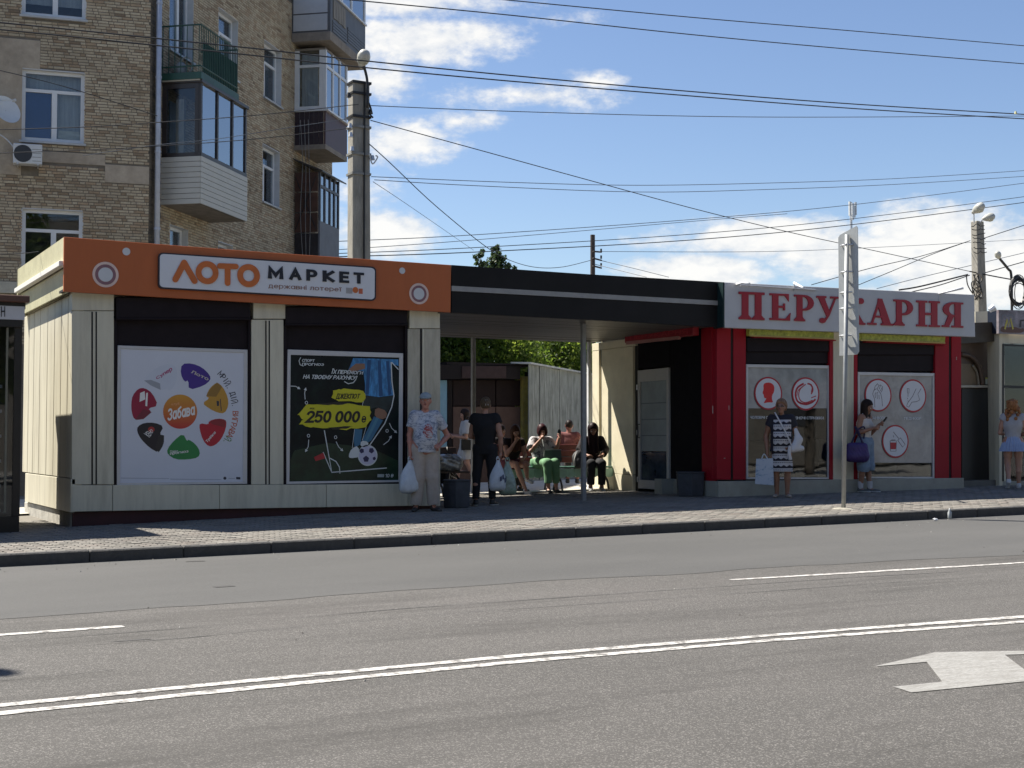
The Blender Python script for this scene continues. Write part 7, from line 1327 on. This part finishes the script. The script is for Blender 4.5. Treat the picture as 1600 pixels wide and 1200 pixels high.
HDK = mat('hair_dark', (.018, .011, .009), .55, .3, 40, spec=.15, stretch=(3, 3, .5)); HBR = mat('hair_brown', (.06, .028, .016), .5, .3, 40, spec=.15, stretch=(3, 3, .5)); HGR = mat('hair_grey_blond', (.12, .085, .055), .6, .85, 40, spec=.15, stretch=(3, 3, .6)); HRED = mat('hair_auburn', (.26, .11, .045), .5, .5, 25, spec=.15, stretch=(2, 2, .6), dirt=.5, dirtc=(.42, .24, .10), dscale=9)
WSOLE = mat('sole_white', (.55, .55, .54), .6)
def pattern(name, a, b, sc, lo, hi, st=None, c3=None):
    m = mat(name, a, .85, .08, 10); nt = m.node_tree; N = nt.nodes; L = nt.links; B_ = N['Principled BSDF']; tc = N.new('ShaderNodeTexCoord'); mp = N.new('ShaderNodeMapping'); mp.inputs['Scale'].default_value = st or (1, 1, 1); L.new(tc.outputs['Object'], mp.inputs[0])
    n = N.new('ShaderNodeTexNoise'); n.inputs['Scale'].default_value = sc; n.inputs['Detail'].default_value = 5; n.inputs['Roughness'].default_value = .7; n.inputs['Distortion'].default_value = .8; L.new(mp.outputs[0], n.inputs['Vector']); r = N.new('ShaderNodeMapRange'); r.inputs[1].default_value = lo; r.inputs[2].default_value = hi; L.new(n.outputs[0], r.inputs[0])
    x = N.new('ShaderNodeMix'); x.data_type = 'RGBA'; x.inputs[6].default_value = list(a) + [1]; x.inputs[7].default_value = list(b) + [1]; L.new(r.outputs[0], x.inputs[0]); L.new(x.outputs[2], B_.inputs['Base Color']); return m
def person(label, p, rot, group='people waiting at the bus stop'): return thing('person', label, 'person', p, R(rot - 28), group)
def mesh_local(name, mb, m, t, smooth=False): return put(name, mb, m, t, smooth=smooth, local=True)
def world(t, v): return t.location + Matrix.Rotation(t.rotation_euler.z, 3, 'Z') @ Vector(v)
def shopping_bag(label, grip, w, d, h, m, seed=1, print_m=None, yaw=0, squash=.35, group='carrier bags held by waiting people'):
    """thin plastic bag hanging from a hand: full belly, gathered neck, two loop handles"""
    grip = Vector(grip); t = thing('carrier_bag', label, 'bag', grip - Vector((0, 0, h)), yaw, group); r = random.Random(seed); mb = MB(); n = 22; ph = [r.uniform(0, 6) for _ in range(6)]
    rings = [(.0, .30, .30), (.02, .80, .85), (.12, 1.0, 1.0), (.3, .98, .95), (.5, .84, .78), (.68, .58, .50), (.82, .34, .30), (.92, .2, .2), (.96, .16, .18)]
    for (z, a, b) in rings:
        for j in range(n):
            an = 2 * math.pi * j / n; k = 1 + .07 * math.sin(3 * an + ph[0] + z * 5) + .06 * math.sin(5 * an + ph[1] - z * 7) + .045 * math.sin(9 * an + ph[2] + z * 3) * (1 - z * .3) + r.uniform(-.02, .02); mb.v.append(Vector((w / 2 * a * math.cos(an) * k, d / 2 * b * math.sin(an) * k, h * z + (.02 * h * math.sin(2 * an + ph[3]) if z < .2 else 0))))
    for i in range(len(rings) - 1):
        for j in range(n): j2 = (j + 1) % n; mb.f.append([i * n + j, i * n + j2, (i + 1) * n + j2, (i + 1) * n + j]); mb.tone.append(.5)
    mb.f.append(list(range(n))[::-1]); mb.f.append([8 * n + j for j in range(n)]); mb.tone += [.5, .5]; put('bag_body', mb, m, t, smooth=True, local=True)
    for q in (-1, 1): mesh_local('handle', MB().tube(spline([(q * .02, 0, h * .9), (q * .035, .0, h * 1.0), (q * .012, 0, h * 1.07), (-q * .01, 0, h * 1.0)], 4), .008, 6), m, t, True)
    if print_m:
        mb = MB(); 
        for i in range(6): a0 = -1.9 + i * .28; z0 = .30 + .06 * math.sin(i * 2.1); mb.add([(w / 2 * math.cos(a0) * 1.07, d / 2 * math.sin(a0) * 1.09, h * z0), (w / 2 * math.cos(a0 + .2) * 1.07, d / 2 * math.sin(a0 + .2) * 1.09, h * (z0 + .02)), (w / 2 * math.cos(a0 + .2) * .98, d / 2 * math.sin(a0 + .2) * 1.04, h * (z0 + .17)), (w / 2 * math.cos(a0) * .98, d / 2 * math.sin(a0) * 1.04, h * (z0 + .14))], [(0, 1, 2, 3)])
        mesh_local('bag_print', mb, print_m, t)
    return t
PLW = mat('plastic_white', (.52, .56, .60), .35, .12, 9, .3, 18); 

# 1 man in the printed T-shirt at the kiosk corner
g = gnd(664, 799); t = person('man in a pale flat cap and printed white T-shirt with beige trousers', g, 14); H = 1.76
J = skeleton(H, wriB=(.20, -.06, .55 * H), elbB=(.36, .10, .635 * H), hea=(0, -.02, .925 * H), face=(-.25, -1, -.02), ankA=(-.13, .02, .05 * H), ankB=(.13, .02, .05 * H), toeA=(-.19, -.12, .018), toeB=(.2, -.11, .018), sw=.165)
sdf_put('body', body(J, .9, .8, hdirA=(0, -.1, -1), hdirB=(-.6, -.6, -.5), pnB=(.3, .8, .3), belly=.10), SKINR, t, .010)
face(t, J); sdf_put('shirt', top(J, .010, .62, -.06, belly=.08, sleeve_w=1.3), pattern('shirt_print', (.50, .52, .57), (.17, .20, .27), 14, .47, .60, (1.0, 1.0, 1.9)), t, .010, .005, 2)
sdf_put('trousers', trousers(J, .018, .985, 1.25, .06, 1.1), mat('cloth_beige', (.40, .345, .30), .9, .1, 12, .2, 40), t, .010, .006, 4)
s = J['s']; f, r, u = hd_(J); h_ = J['hea']; cp = sdf_put('cap', [elli(h_ + u * .052 * s - f * .01, np.array([.088, .108, .078]) * s, .02, [(h_ + u * .046 * s, -u)]), ], mat('cap_pale', (.30, .34, .35), .85, .12, 10), t, .008); sdf_put('visor', [elli(h_ + u * .043 * s + f * .10 * s, np.array([.072, .085, .016]) * s, .01)], mat('visor_pale', (.30, .33, .34), .8), cp, .006)
hair_cap(J, HGR, t, .006, .02, -.035, h=.008); shoes(t, J, mat('shoe_dark', (.03, .027, .025), .5))
sdf_put('shoulder_strap', [rcone(J['shoB'] + [-.05, -.03, .06], J['pel'] + [.16, .03, .12], .008, .008)], BLACK, t, .005) if False else None
shopping_bag('white carrier bag hanging from the hand of the man in the cap', world(t, J['wriA'] + [0, -.02, -.10]), .36, .22, .50, PLW, 3)
sb_ = PATCH = None
o = sdf_put('shirt_print_patch', [elli(J['pel'] * .45 + J['che'] * .55 + [.012, -.170, .03], (.078, .050, .14), .01)], pattern('patch_print', (.30, .05, .05), (.46, .46, .50), 16, .46, .56, (1, 1, 1.6)), t, .008, .004, 5)

# 2 woman in white by the far stall
g = gnd(727, 752); g = Vector((Plane((0, 27.6), 0).hit(727, 700).x, 27.6, zg(13, 27.6))); t = person('woman with long dark hair and white top walking behind the woman in black', g, -78); H = 1.66
J = skeleton(H, elbA=(-.21, -.02, .63 * H), wriA=(-.14, -.26, .66 * H), elbB=(.22, -.02, .62 * H), wriB=(.10, -.25, .64 * H), ankA=(-.08, -.17, .05 * H), toeA=(-.09, -.33, .02), kneA=(-.09, -.13, .285 * H), ankB=(.09, .20, .06 * H), toeB=(.10, .05, .02), kneB=(.09, .02, .29 * H), face=(0, -1, -.35), fem=1)
sdf_put('body', body(J, .9, .9, fem=True, hdirA=(.3, -1, .1), hdirB=(-.4, -1, .1)), SKIN, t, .011); sdf_put('shirt', top(J, .02, .75, -.10, sleeve_w=1.4, loose=1.05), mat('cloth_offwhite', (.40, .40, .41), .9, .1, 8), t, .011, .006, 3); sdf_put('shorts', trousers(J, .015, .40, 1.15, .07), mat('cloth_pale_grey', (.42, .42, .43), .9, .1, 8), t, .011, .004, 6)
hair_cap(J, HDK, t, .018, .04, -.06, long_hair(J, .40, .075, 0, .5)); face(t, J); shoes(t, J, mat('shoe_rose', (.28, .12, .12), .6))
sdf_put('phone', [elli(J['wriB'] + [-.06, -.13, .05], (.035, .008, .07))], BLACK, t, .006)
b = thing('handbag', 'black shoulder bag with long strap on the woman in white', 'bag', world(t, (.20, .04, .86)), t.rotation_euler.z); mesh_local('bag_body', MB().box(-.05, .06, -.16, .16, -.10, .13), mat('leather_black', (.012, .012, .013), .4), b); mesh_local('strap', MB().tube(spline([(0, -.14, .13), (-.09, -.05, .58), (-.1, .03, .6), (0, .14, .13)], 5), .009, 5), BLACK, b)

# 3 woman in black seen from behind
g = gnd(758, 790); t = person('woman in black clothes with pinned up hair seen from behind holding carrier bags', g, 172); H = 1.70
J = skeleton(H, ankA=(-.11, -.03, .05 * H), ankB=(.13, .10, .05 * H), toeA=(-.15, -.19, .018), toeB=(.2, -.05, .018), kneB=(.13, .03, .285 * H), elbA=(-.25, .03, .64 * H), wriA=(-.235, -.05, .49 * H), elbB=(.24, -.04, .64 * H), wriB=(.12, -.24, .62 * H), face=(.35, -1, -.12))
sdf_put('body', body(J, 1.0, .7, fem=True, hdirA=(0, -.1, -1), legs=.95), SKIN, t, .010); sdf_put('shirt', top(J, .02, .30, -.10, loose=1.05, sleeve_w=1.3), mat('cloth_black', (.010, .010, .012), .9), t, .010, .005, 3); sdf_put('trousers', trousers(J, .010, .97, 1.0, .06), mat('cloth_black_jean', (.011, .011, .014), .9), t, .010, .004, 5)
s = J['s']; f, r, u = hd_(J); h_ = J['hea']; hair_cap(J, HGR, t, .010, .04, -.05, [elli(h_ - f * .10 * s + u * .03 * s, np.array([.045, .04, .045]) * s, .02)]); 
for k in (-1, 1): sdf_put('hair_clip', [rcone(h_ - f * .12 * s + r * k * .012 + u * .065 * s, h_ - f * .13 * s + r * k * .02 - u * .02 * s, .008, .006)], mat('clip_grey', (.4, .38, .36), .4), t, .005)
shoes(t, J, BLACK, WSOLE); face(t, J)
hw = J['wriA'] + [0, -.02, -.10]
shopping_bag('white carrier bag with dark print held by the woman in black', world(t, hw + [.03, .07, 0]), .34, .2, .50, PLW, 5, mat('print_navy', (.03, .035, .10), .5), yaw=.3); shopping_bag('second carrier bag with green contents held by the woman in black', world(t, hw + [-.10, -.06, -.02]), .30, .22, .55, mat('plastic_greenish', (.28, .34, .28), .35, .5, 7, .3, 16, dirt=.9, dirtc=(.05, .14, .05), dscale=4), 9)

# seated people
def sit(label, px, Y, rot, H=1.66, zb=None, **o):
    x = Plane((0, Y), 0).hit(px, 700).x; t = person(label, (x, Y, zg(x, Y) + (zb or .0)), rot, 'people sitting on the benches'); return t, skeleton(H, True, **o)
# 4 girl in dark top, hand to her face
t, J = sit('girl with long brown hair in dark top and pink shorts sitting on the bench end', 797, 22.93, 22, 1.62, che=(0, -.10, .84), nek=(0, -.17, 1.02), hea=(0, -.25, 1.14), elbA=(-.19, -.30, .72), wriA=(-.04, -.36, .96), elbB=(.22, -.20, .72), wriB=(.10, -.42, .66), face=(0, -1, -.55), kneA=(-.07, -.46, .55), kneB=(.13, -.46, .55), ankA=(.08, -.56, .09), toeA=(.10, -.72, .02), ankB=(.22, -.30, .30), toeB=(.26, -.44, .22), flat=False)
sdf_put('body', body(J, .8, .5, fem=True, pnA=(0, 1, 0)), SKIN, t, .010); sdf_put('shirt', top(J, .014, .35, -.04), mat('cloth_dark_brown', (.022, .014, .013), .9), t, .010, .004, 3); sdf_put('shorts', trousers(J, .012, .32, 1.1, .05), mat('cloth_wine', (.10, .022, .03), .9), t, .010, .003, 4); hair_cap(J, HBR, t, .02, .045, -.07, long_hair(J, .34, .07, .06)); face(t, J); shoes(t, J, mat('shoe_cream', (.55, .53, .48), .6), WSOLE)
# 5 person behind her
t, J = sit('dark haired person sitting half hidden behind the girl on the bench end', 781, 23.8, 60, 1.64, face=(0, -1, -.2)); sdf_put('body', body(J, .8, .8, fem=True), SKINT, t, .012); sdf_put('shirt', top(J, .016, .6, -.04), MATS['cloth_black'], t, .012, .004, 3); sdf_put('trousers', trousers(J, .014, .95, 1.1, .05), MATS['cloth_black_jean'], t, .012, .004, 3); hair_cap(J, HDK, t, .02, .045, -.06, long_hair(J, .22, .07)); face(t, J); shoes(t, J, BLACK)
# 6 person with green trousers looking at a phone
t, J = sit('person with short dark bob and green trousers eating on the bench middle', 845, 22.95, 14, 1.66, face=(-.15, -1, -.45), hea=(0, -.09, 1.15), nek=(0, -.04, 1.03), elbA=(-.24, -.18, .78), wriA=(-.07, -.26, 1.0), elbB=(.27, -.10, .78), wriB=(.30, -.20, 1.00), kneA=(.0, -.45, .56), kneB=(.16, -.44, .56), ankA=(.02, -.47, .09), toeA=(.02, -.64, .02), ankB=(.2, -.36, .09), toeB=(.22, -.52, .02))
sdf_put('body', body(J, .8, .9, pnA=(1, .3, 0)), SKIN, t, .010); sdf_put('shirt', top(J, .022, .75, -.06, sleeve_w=1.4, loose=1.06), pattern('shirt_pale_print', (.46, .44, .44), (.12, .12, .13), 8, .52, .56), t, .010, .006, 3); sdf_put('trousers', trousers(J, .020, .90, 1.08, .05), mat('cloth_green', (.15, .30, .16), .9, .15, 8), t, .010, .007, 4); hair_cap(J, mat('hair_plum', (.045, .014, .016), .45, .3, 30, spec=.15), t, .022, .055, -.06, [elli(J['hea'] + [-.06, -.02, -.02], (.04, .06, .07), .03), elli(J['hea'] + [.06, -.02, -.02], (.04, .06, .07), .03)]); face(t, J); shoes(t, J, BLACK)
sdf_put('phone', [elli(J['wriB'] + [.0, -.03, .13], (.034, .012, .06))], BLACK, t, .006)
b = thing('shoulder_bag', 'grey green bag on the lap of the person in green trousers', 'bag', world(t, (.14, -.30, .66)), t.rotation_euler.z); mesh_local('bag_body', MB().hexa([(-.16, -.06, -.08), (.17, -.06, -.08), (.17, .06, -.08), (-.16, .06, -.08), (-.15, -.03, .13), (.16, -.03, .14), (.16, .04, .14), (-.15, .04, .13)]), mat('canvas_grey_green', (.10, .13, .11), .9), b); mesh_local('flap', MB().box(-.155, .165, -.05, -.02, .135, .15), mat('canvas_edge', (.34, .36, .34), .9), b); mesh_local('strap', MB().tube(spline([(-.14, 0, .13), (-.16, .1, .35), (-.05, .2, .42)], 5), .01, 5), MATS['canvas_edge'], b)
# 7 man with bare reddish back
t, J = sit('person in a rust red top sitting with the back turned beyond the bench', 889, 24.6, 168, 1.72, zb=.06, che=(0, -.02, .88), face=(.4, -1, -.25), elbA=(-.25, .02, .78), wriA=(-.18, -.2, .66), elbB=(.24, .05, .78), wriB=(.16, -.2, .68)); sdf_put('body', body(J, .7, .7), mat('skin_sunburnt', (.26, .10, .075), .5, .1, 12), t, .011); sdf_put('shirt', top(J, .012, .22, -.06), pattern('shirt_rust', (.19, .065, .06), (.12, .035, .035), 8, .45, .6), t, .011, .003, 3); sdf_put('trousers', trousers(J, .014, .95, 1.1, .05), mat('cloth_dark_check', (.05, .04, .035), .9, .5, 20), t, .011, .004, 3); hair_cap(J, HDK, t, .004, .05, -.05); face(t, J); shoes(t, J, BLACK)
# 8 dark girl at the post
t, J = sit('girl with long dark hair in black sitting behind the grey canopy post', 925, 22.9, 8, 1.68, face=(-.1, -1, -.5), hea=(0, -.10, 1.16), nek=(0, -.05, 1.03), elbA=(-.27, -.14, .76), wriA=(-.16, -.34, .68), elbB=(.25, -.08, .76), wriB=(.14, -.34, .68), ankA=(-.10, -.36, .09), toeA=(-.12, -.52, .02), ankB=(.12, -.34, .09), toeB=(.13, -.5, .02)); sdf_put('body', body(J, .8, .8, fem=True), SKINT, t, .010); sdf_put('shirt', top(J, .018, 1.8, -.06), mat('cloth_black_wine', (.016, .011, .012), .9), t, .010, .005, 3); sdf_put('trousers', trousers(J, .016, .96, 1.15, .05), MATS['cloth_black_jean'], t, .010, .004, 3); hair_cap(J, mat('hair_dark_plum', (.016, .007, .008), .5, .3, 30, spec=.15), t, .022, .04, -.08, long_hair(J, .46, .085, .05)); face(t, J); shoes(t, J, mat('shoe_grey', (.30, .30, .29), .6), WSOLE)
b = thing('backpack', 'dark bag with pale trim beside the girl behind the post', 'bag', world(t, (-.30, -.22, .60)), 0); V, Fc = sdf_mesh([elli((0, 0, 0), (.14, .10, .17)), elli((.0, -.06, -.04), (.10, .07, .09))], .012, .006, 4); mb = MB(); mb.add(V.tolist(), Fc.tolist()); mesh_local('bag_body', mb, mat('nylon_dark_grey', (.05, .05, .055), .7), b, True); mesh_local('trim', MB().tube(spline([(-.13, -.06, -.12), (-.14, -.08, .0), (-.10, -.09, .12)], 4), .018, 6), mat('trim_pale', (.42, .42, .4), .7), b)
# 9 lady in the black and white dress
g = gnd(1222, 777); t = person('older woman in a black and white patterned dress with a white crossbody bag', g, -16); H = 1.63
J = skeleton(H, elbA=(-.26, .04, .63 * H), wriA=(-.235, -.05, .475 * H), elbB=(.24, .09, .62 * H), wriB=(.15, -.09, .53 * H), ankA=(-.085, .02, .05 * H), ankB=(.085, .02, .05 * H), toeA=(-.11, -.13, .018), toeB=(.14, -.12, .018), face=(-.12, -1, 0))
sdf_put('body', body(J, 1.0, .8, hdirA=(0, -.1, -1), belly=.12, fem=True, arms=1.12, legs=1.05), SKINT, t, .010); face(t, J)
s = J['s']; dm = mat('dress_pattern', (.5, .5, .5), .85); nt = dm.node_tree; N = nt.nodes; L = nt.links
tc = N.new('ShaderNodeTexCoord'); sp = N.new('ShaderNodeSeparateXYZ'); L.new(tc.outputs['Object'], sp.inputs[0])
def mm(op, a, b_=None, c=None):
    n = N.new('ShaderNodeMath'); n.operation = op
    for i, x in enumerate((a, b_, c)):
        if x is None: continue
        if isinstance(x, (int, float)): n.inputs[i].default_value = x
        else: L.new(x, n.inputs[i])
    return n.outputs[0]
fx_ = mm('FRACT', mm('MULTIPLY', sp.outputs[0], 11.0)); tri_ = mm('MULTIPLY', mm('ABSOLUTE', mm('SUBTRACT', fx_, .5)), 1.1); fz = mm('FRACT', mm('MULTIPLY', sp.outputs[2], 8.2)); band = mm('LESS_THAN', mm('ADD', fz, mm('MULTIPLY', tri_, .42)), .46)
dash = mm('MULTIPLY', mm('LESS_THAN', mm('ABSOLUTE', mm('SUBTRACT', fz, .78)), .05), mm('GREATER_THAN', mm('FRACT', mm('MULTIPLY', sp.outputs[0], 33.0)), .35)); side = mm('GREATER_THAN', mm('ABSOLUTE', mm('SUBTRACT', sp.outputs[0], .02)), .145); up_ = mm('GREATER_THAN', sp.outputs[2], 1.30); back_ = mm('GREATER_THAN', sp.outputs[1], .03)
msk = mm('MAXIMUM', mm('MAXIMUM', mm('MAXIMUM', band, dash), mm('MULTIPLY', side, mm('GREATER_THAN', sp.outputs[2], .72))), mm('MAXIMUM', up_, back_)); x = N.new('ShaderNodeMix'); x.data_type = 'RGBA'; x.inputs[6].default_value = (.46, .45, .47, 1); x.inputs[7].default_value = (.015, .015, .025, 1); L.new(msk, x.inputs[0]); L.new(x.outputs[2], N['Principled BSDF'].inputs['Base Color'])
sdf_put('dress', top(J, .018, .42, -.10, belly=.12, bust=1.1, sleeve_w=1.3) + skirt(J, .265 * H, .155, .185, .9), dm, t, .010, .004, 3)
hair_cap(J, mat('hair_ash', (.21, .125, .08), .6, .5, 30, spec=.15, stretch=(2, 2, .6)), t, .030, .03, -.045, noise=.008); sdf_put('glasses', [rcone(J['hea'] + [-.06, -.075, .012], J['hea'] + [.05, -.095, .012], .007, .007)], BLACK, t, .004); shoes(t, J, mat('sandal_beige', (.33, .27, .22), .6), None, .04, 'sandal')
b = thing('crossbody_bag', 'white crossbody bag at the hip of the woman in the patterned dress', 'bag', world(t, (.17, -.13, .80)), t.rotation_euler.z); BW = mat('leather_white', (.52, .51, .52), .5, .06)
V, Fc = sdf_mesh([rcone((.02, 0, 0), (.16, .04, .02), .055, .05), rcone((.06, .0, .04), (.12, .03, .16), .075, .07, (1, .6, 1)), rcone((.11, .03, .18), (.07, .04, .33), .06, .03, (1, .6, 1))], .010, .004, 2); mb = MB(); mb.add(V.tolist(), Fc.tolist()); mesh_local('bag_body', mb, BW, b, True); mesh_local('strap', MB().tube(spline([(.02, -.03, .03), (-.08, -.07, .28), (-.22, -.05, .54), (-.27, .04, .62)], 5), .013, 6), BW, b); mesh_local('hanging_scarf', MB().tube(spline([(-.02, -.05, .06), (-.03, -.07, -.08), (-.01, -.06, -.17)], 4), .03, 8), BW, b, True)
hw = world(t, J['wriA'] + [-.03, -.03, -.09]); b = thing('carrier_bag', 'white printed flat carrier bag held by the woman in the patterned dress', 'bag', hw - Vector((0, 0, .46)), t.rotation_euler.z, 'carrier bags held by waiting people'); mb = MB()
mb.hexa([(-.17, -.05, .0), (.14, -.05, -.02), (.14, .05, -.02), (-.17, .05, .0), (-.15, -.02, .42), (.13, -.02, .43), (.13, .02, .43), (-.15, .02, .42)]); mesh_local('bag_body', mb, pattern('bag_pale_print', (.46, .50, .56), (.16, .26, .38), 7, .54, .62, (1, 1, 2)), b); mesh_local('handle', MB().tube(spline([(-.06, 0, .42), (-.02, 0, .50), (.04, 0, .42)], 5), .01, 6), PLW, b)
# 10 girl with a phone and purple bag
g = gnd(1352, 769); t = person('girl in white strap top and denim shorts looking down at a phone', g, 50); H = 1.64
J = skeleton(H, elbA=(-.215, .03, .635 * H), wriA=(-.10, -.22, .69 * H), elbB=(.215, -.02, .635 * H), wriB=(.05, -.26, .73 * H), ankA=(-.08, .05, .05 * H), ankB=(.08, -.05, .05 * H), toeA=(-.09, -.11, .018), toeB=(.10, -.21, .018), hea=(0, -.06, .92 * H), nek=(0, -.015, .842 * H), face=(0, -1, -.45))
sdf_put('body', body(J, .9, .9, fem=True, hdirA=(.5, -.8, .3), hdirB=(-.2, -.9, .4), legs=1.0), SKINT, t, .010); sdf_put('top', top(J, .012, 0, .06, neck=-.10, bust=.95), mat('cloth_ivory', (.50, .46, .43), .9), t, .010, .003, 3)
for q in 'AB': k = -1 if q == 'A' else 1; sdf_put('strap', [rcone(J['che'] + [k * .07, -.105, .06], J['sho' + q] * [.6, 1, 1] + [0, 0, .065], .007, .007)], MATS['cloth_ivory'], t, .004)
sdf_put('shorts', trousers(J, .028, .62, 1.32, .10), mat('denim_blue', (.17, .23, .31), .9, .25, 9, .2, 60), t, .010, .007, 5); hair_cap(J, HDK, t, .018, .035, -.06, long_hair(J, .44, .088, -.04, .6, True)); face(t, J); shoes(t, J, mat('shoe_grey_dark', (.09, .10, .10), .6), WSOLE)
for q in 'AB': an = J['ank' + q]; sdf_put('sock', [rcone(an, an + [0, 0, .12], .045, .052, k=.01, clip=[(an + [0, 0, .11], [0, 0, 1.0])])], mat('sock_white', (.48, .47, .48), .9), t, .008)
sdf_put('phone', [rcone(J['wriB'] + [-.03, -.10, .06], J['wriB'] + [-.02, -.14, .12], .016, .016, (1.6, 1, 1))], BLACK, t, .006)
b = thing('tote_bag', 'large purple tote bag on the arm of the girl with the phone', 'bag', world(t, (-.31, .0, .72)), t.rotation_euler.z - .5); PUR = mat('cloth_purple', (.035, .016, .11), .6, .35, 6, .3, 18); V, Fc = sdf_mesh([rcone((-.14, 0, -.08), (.14, 0, -.08), .11, .11, (1, .8, 1), .05), rcone((-.13, 0, .05), (.13, 0, .05), .09, .09, (1, .8, 1), .05), rcone((-.15, 0, .10), (.15, 0, .10), .05, .05, k=.04)], .012, .010, 7); mb = MB(); mb.add(V.tolist(), Fc.tolist()); mesh_local('bag_body', mb, PUR, b, True)
for q in (-1, 1): mesh_local('strap', MB().tube(spline([(-.11 * q, .03 * q, .10), (.02, .02 * q, .36), (.10 * q + .08, .02, .42), (.14, .03 * q, .10)], 5), .015, 6), mat('strap_navy', (.02, .014, .06), .7), b)
# 11 girl in the light blue skirt at the right edge
g = gnd(1584, 763); t = person('girl with curly auburn hair in pale blue pleated skirt seen from behind', g, 165); H = 1.62
J = skeleton(H, ankA=(-.09, -.05, .05 * H), toeA=(-.10, -.2, .018), ankB=(.10, .16, .10 * H), toeB=(.11, .06, .02), kneB=(.10, .0, .285 * H), elbA=(-.23, .0, .63 * H), wriA=(-.14, -.2, .60 * H), elbB=(.23, .0, .63 * H), wriB=(.12, -.22, .62 * H), flat=False)
sdf_put('body', body(J, .7, .7, fem=True), SKIN, t, .010); sdf_put('top', top(J, .012, .2, .04), mat('cloth_grey_white', (.36, .36, .38), .9), t, .010, .003, 3); face(t, J)
s = J['s']; mb = MB(); n = 44; z0 = .60 * H; z1 = .42 * H
for (z, r_, pl) in ((z0, .118, .004), (z0 - .05, .135, .008), ((z0 + z1) / 2, .185, .014), (z1, .235, .022)):
    for j in range(n): a = 2 * math.pi * j / n; k = r_ + (pl if j % 2 else -pl); mb.v.append(Vector((k * math.cos(a), k * .85 * math.sin(a), z)))
for i in range(3):
    for j in range(n): j2 = (j + 1) % n; mb.f.append([i * n + j2, i * n + j, (i + 1) * n + j, (i + 1) * n + j2]); mb.tone.append(.5)
mesh_local('skirt', mb, mat('cloth_light_blue', (.30, .38, .55), .9, .08, 8), t)
rr = np.random.default_rng(6); ex = []
for i in range(60): a = rr.uniform(0, 6.28); z = rr.uniform(-.26, .10); q = .075 + .05 * min(1, max(0, (-z + .05) * 4)); ex.append(elli(J['hea'] + [q * math.cos(a) * 1.1, .015 + abs(q * math.sin(a)) * (1 if math.sin(a) > -.35 else -.1), z], (rr.uniform(.024, .036),) * 3, .012))
hair_cap(J, HRED, t, .028, .04, -.09, ex, noise=.006); shoes(t, J, mat('shoe_white', (.52, .53, .54), .6), WSOLE, .044)
b = thing('silver_bag', 'crumpled silver sports bag lying on the brown bench beside the kiosk corner', 'bag', Vector((Plane((0, 22.2), 0).hit(698, 722).x, 22.2, zg(9.0, 22.2) + .60)), 0); V, Fc = sdf_mesh([rcone((-.18, 0, 0), (.18, 0, .03), .15, .14, (1, .9, 1), .05), elli((.0, -.02, .1), (.17, .12, .1), .05)], .013, .03, 9); mb = MB(); mb.add(V.tolist(), Fc.tolist()); mesh_local('bag_body', mb, mat('foil_silver', (.42, .42, .41), .3, .5, 14, .6, 14, metal=.5, dirt=.6, dirtc=(.03, .03, .03), dscale=9), b, True)
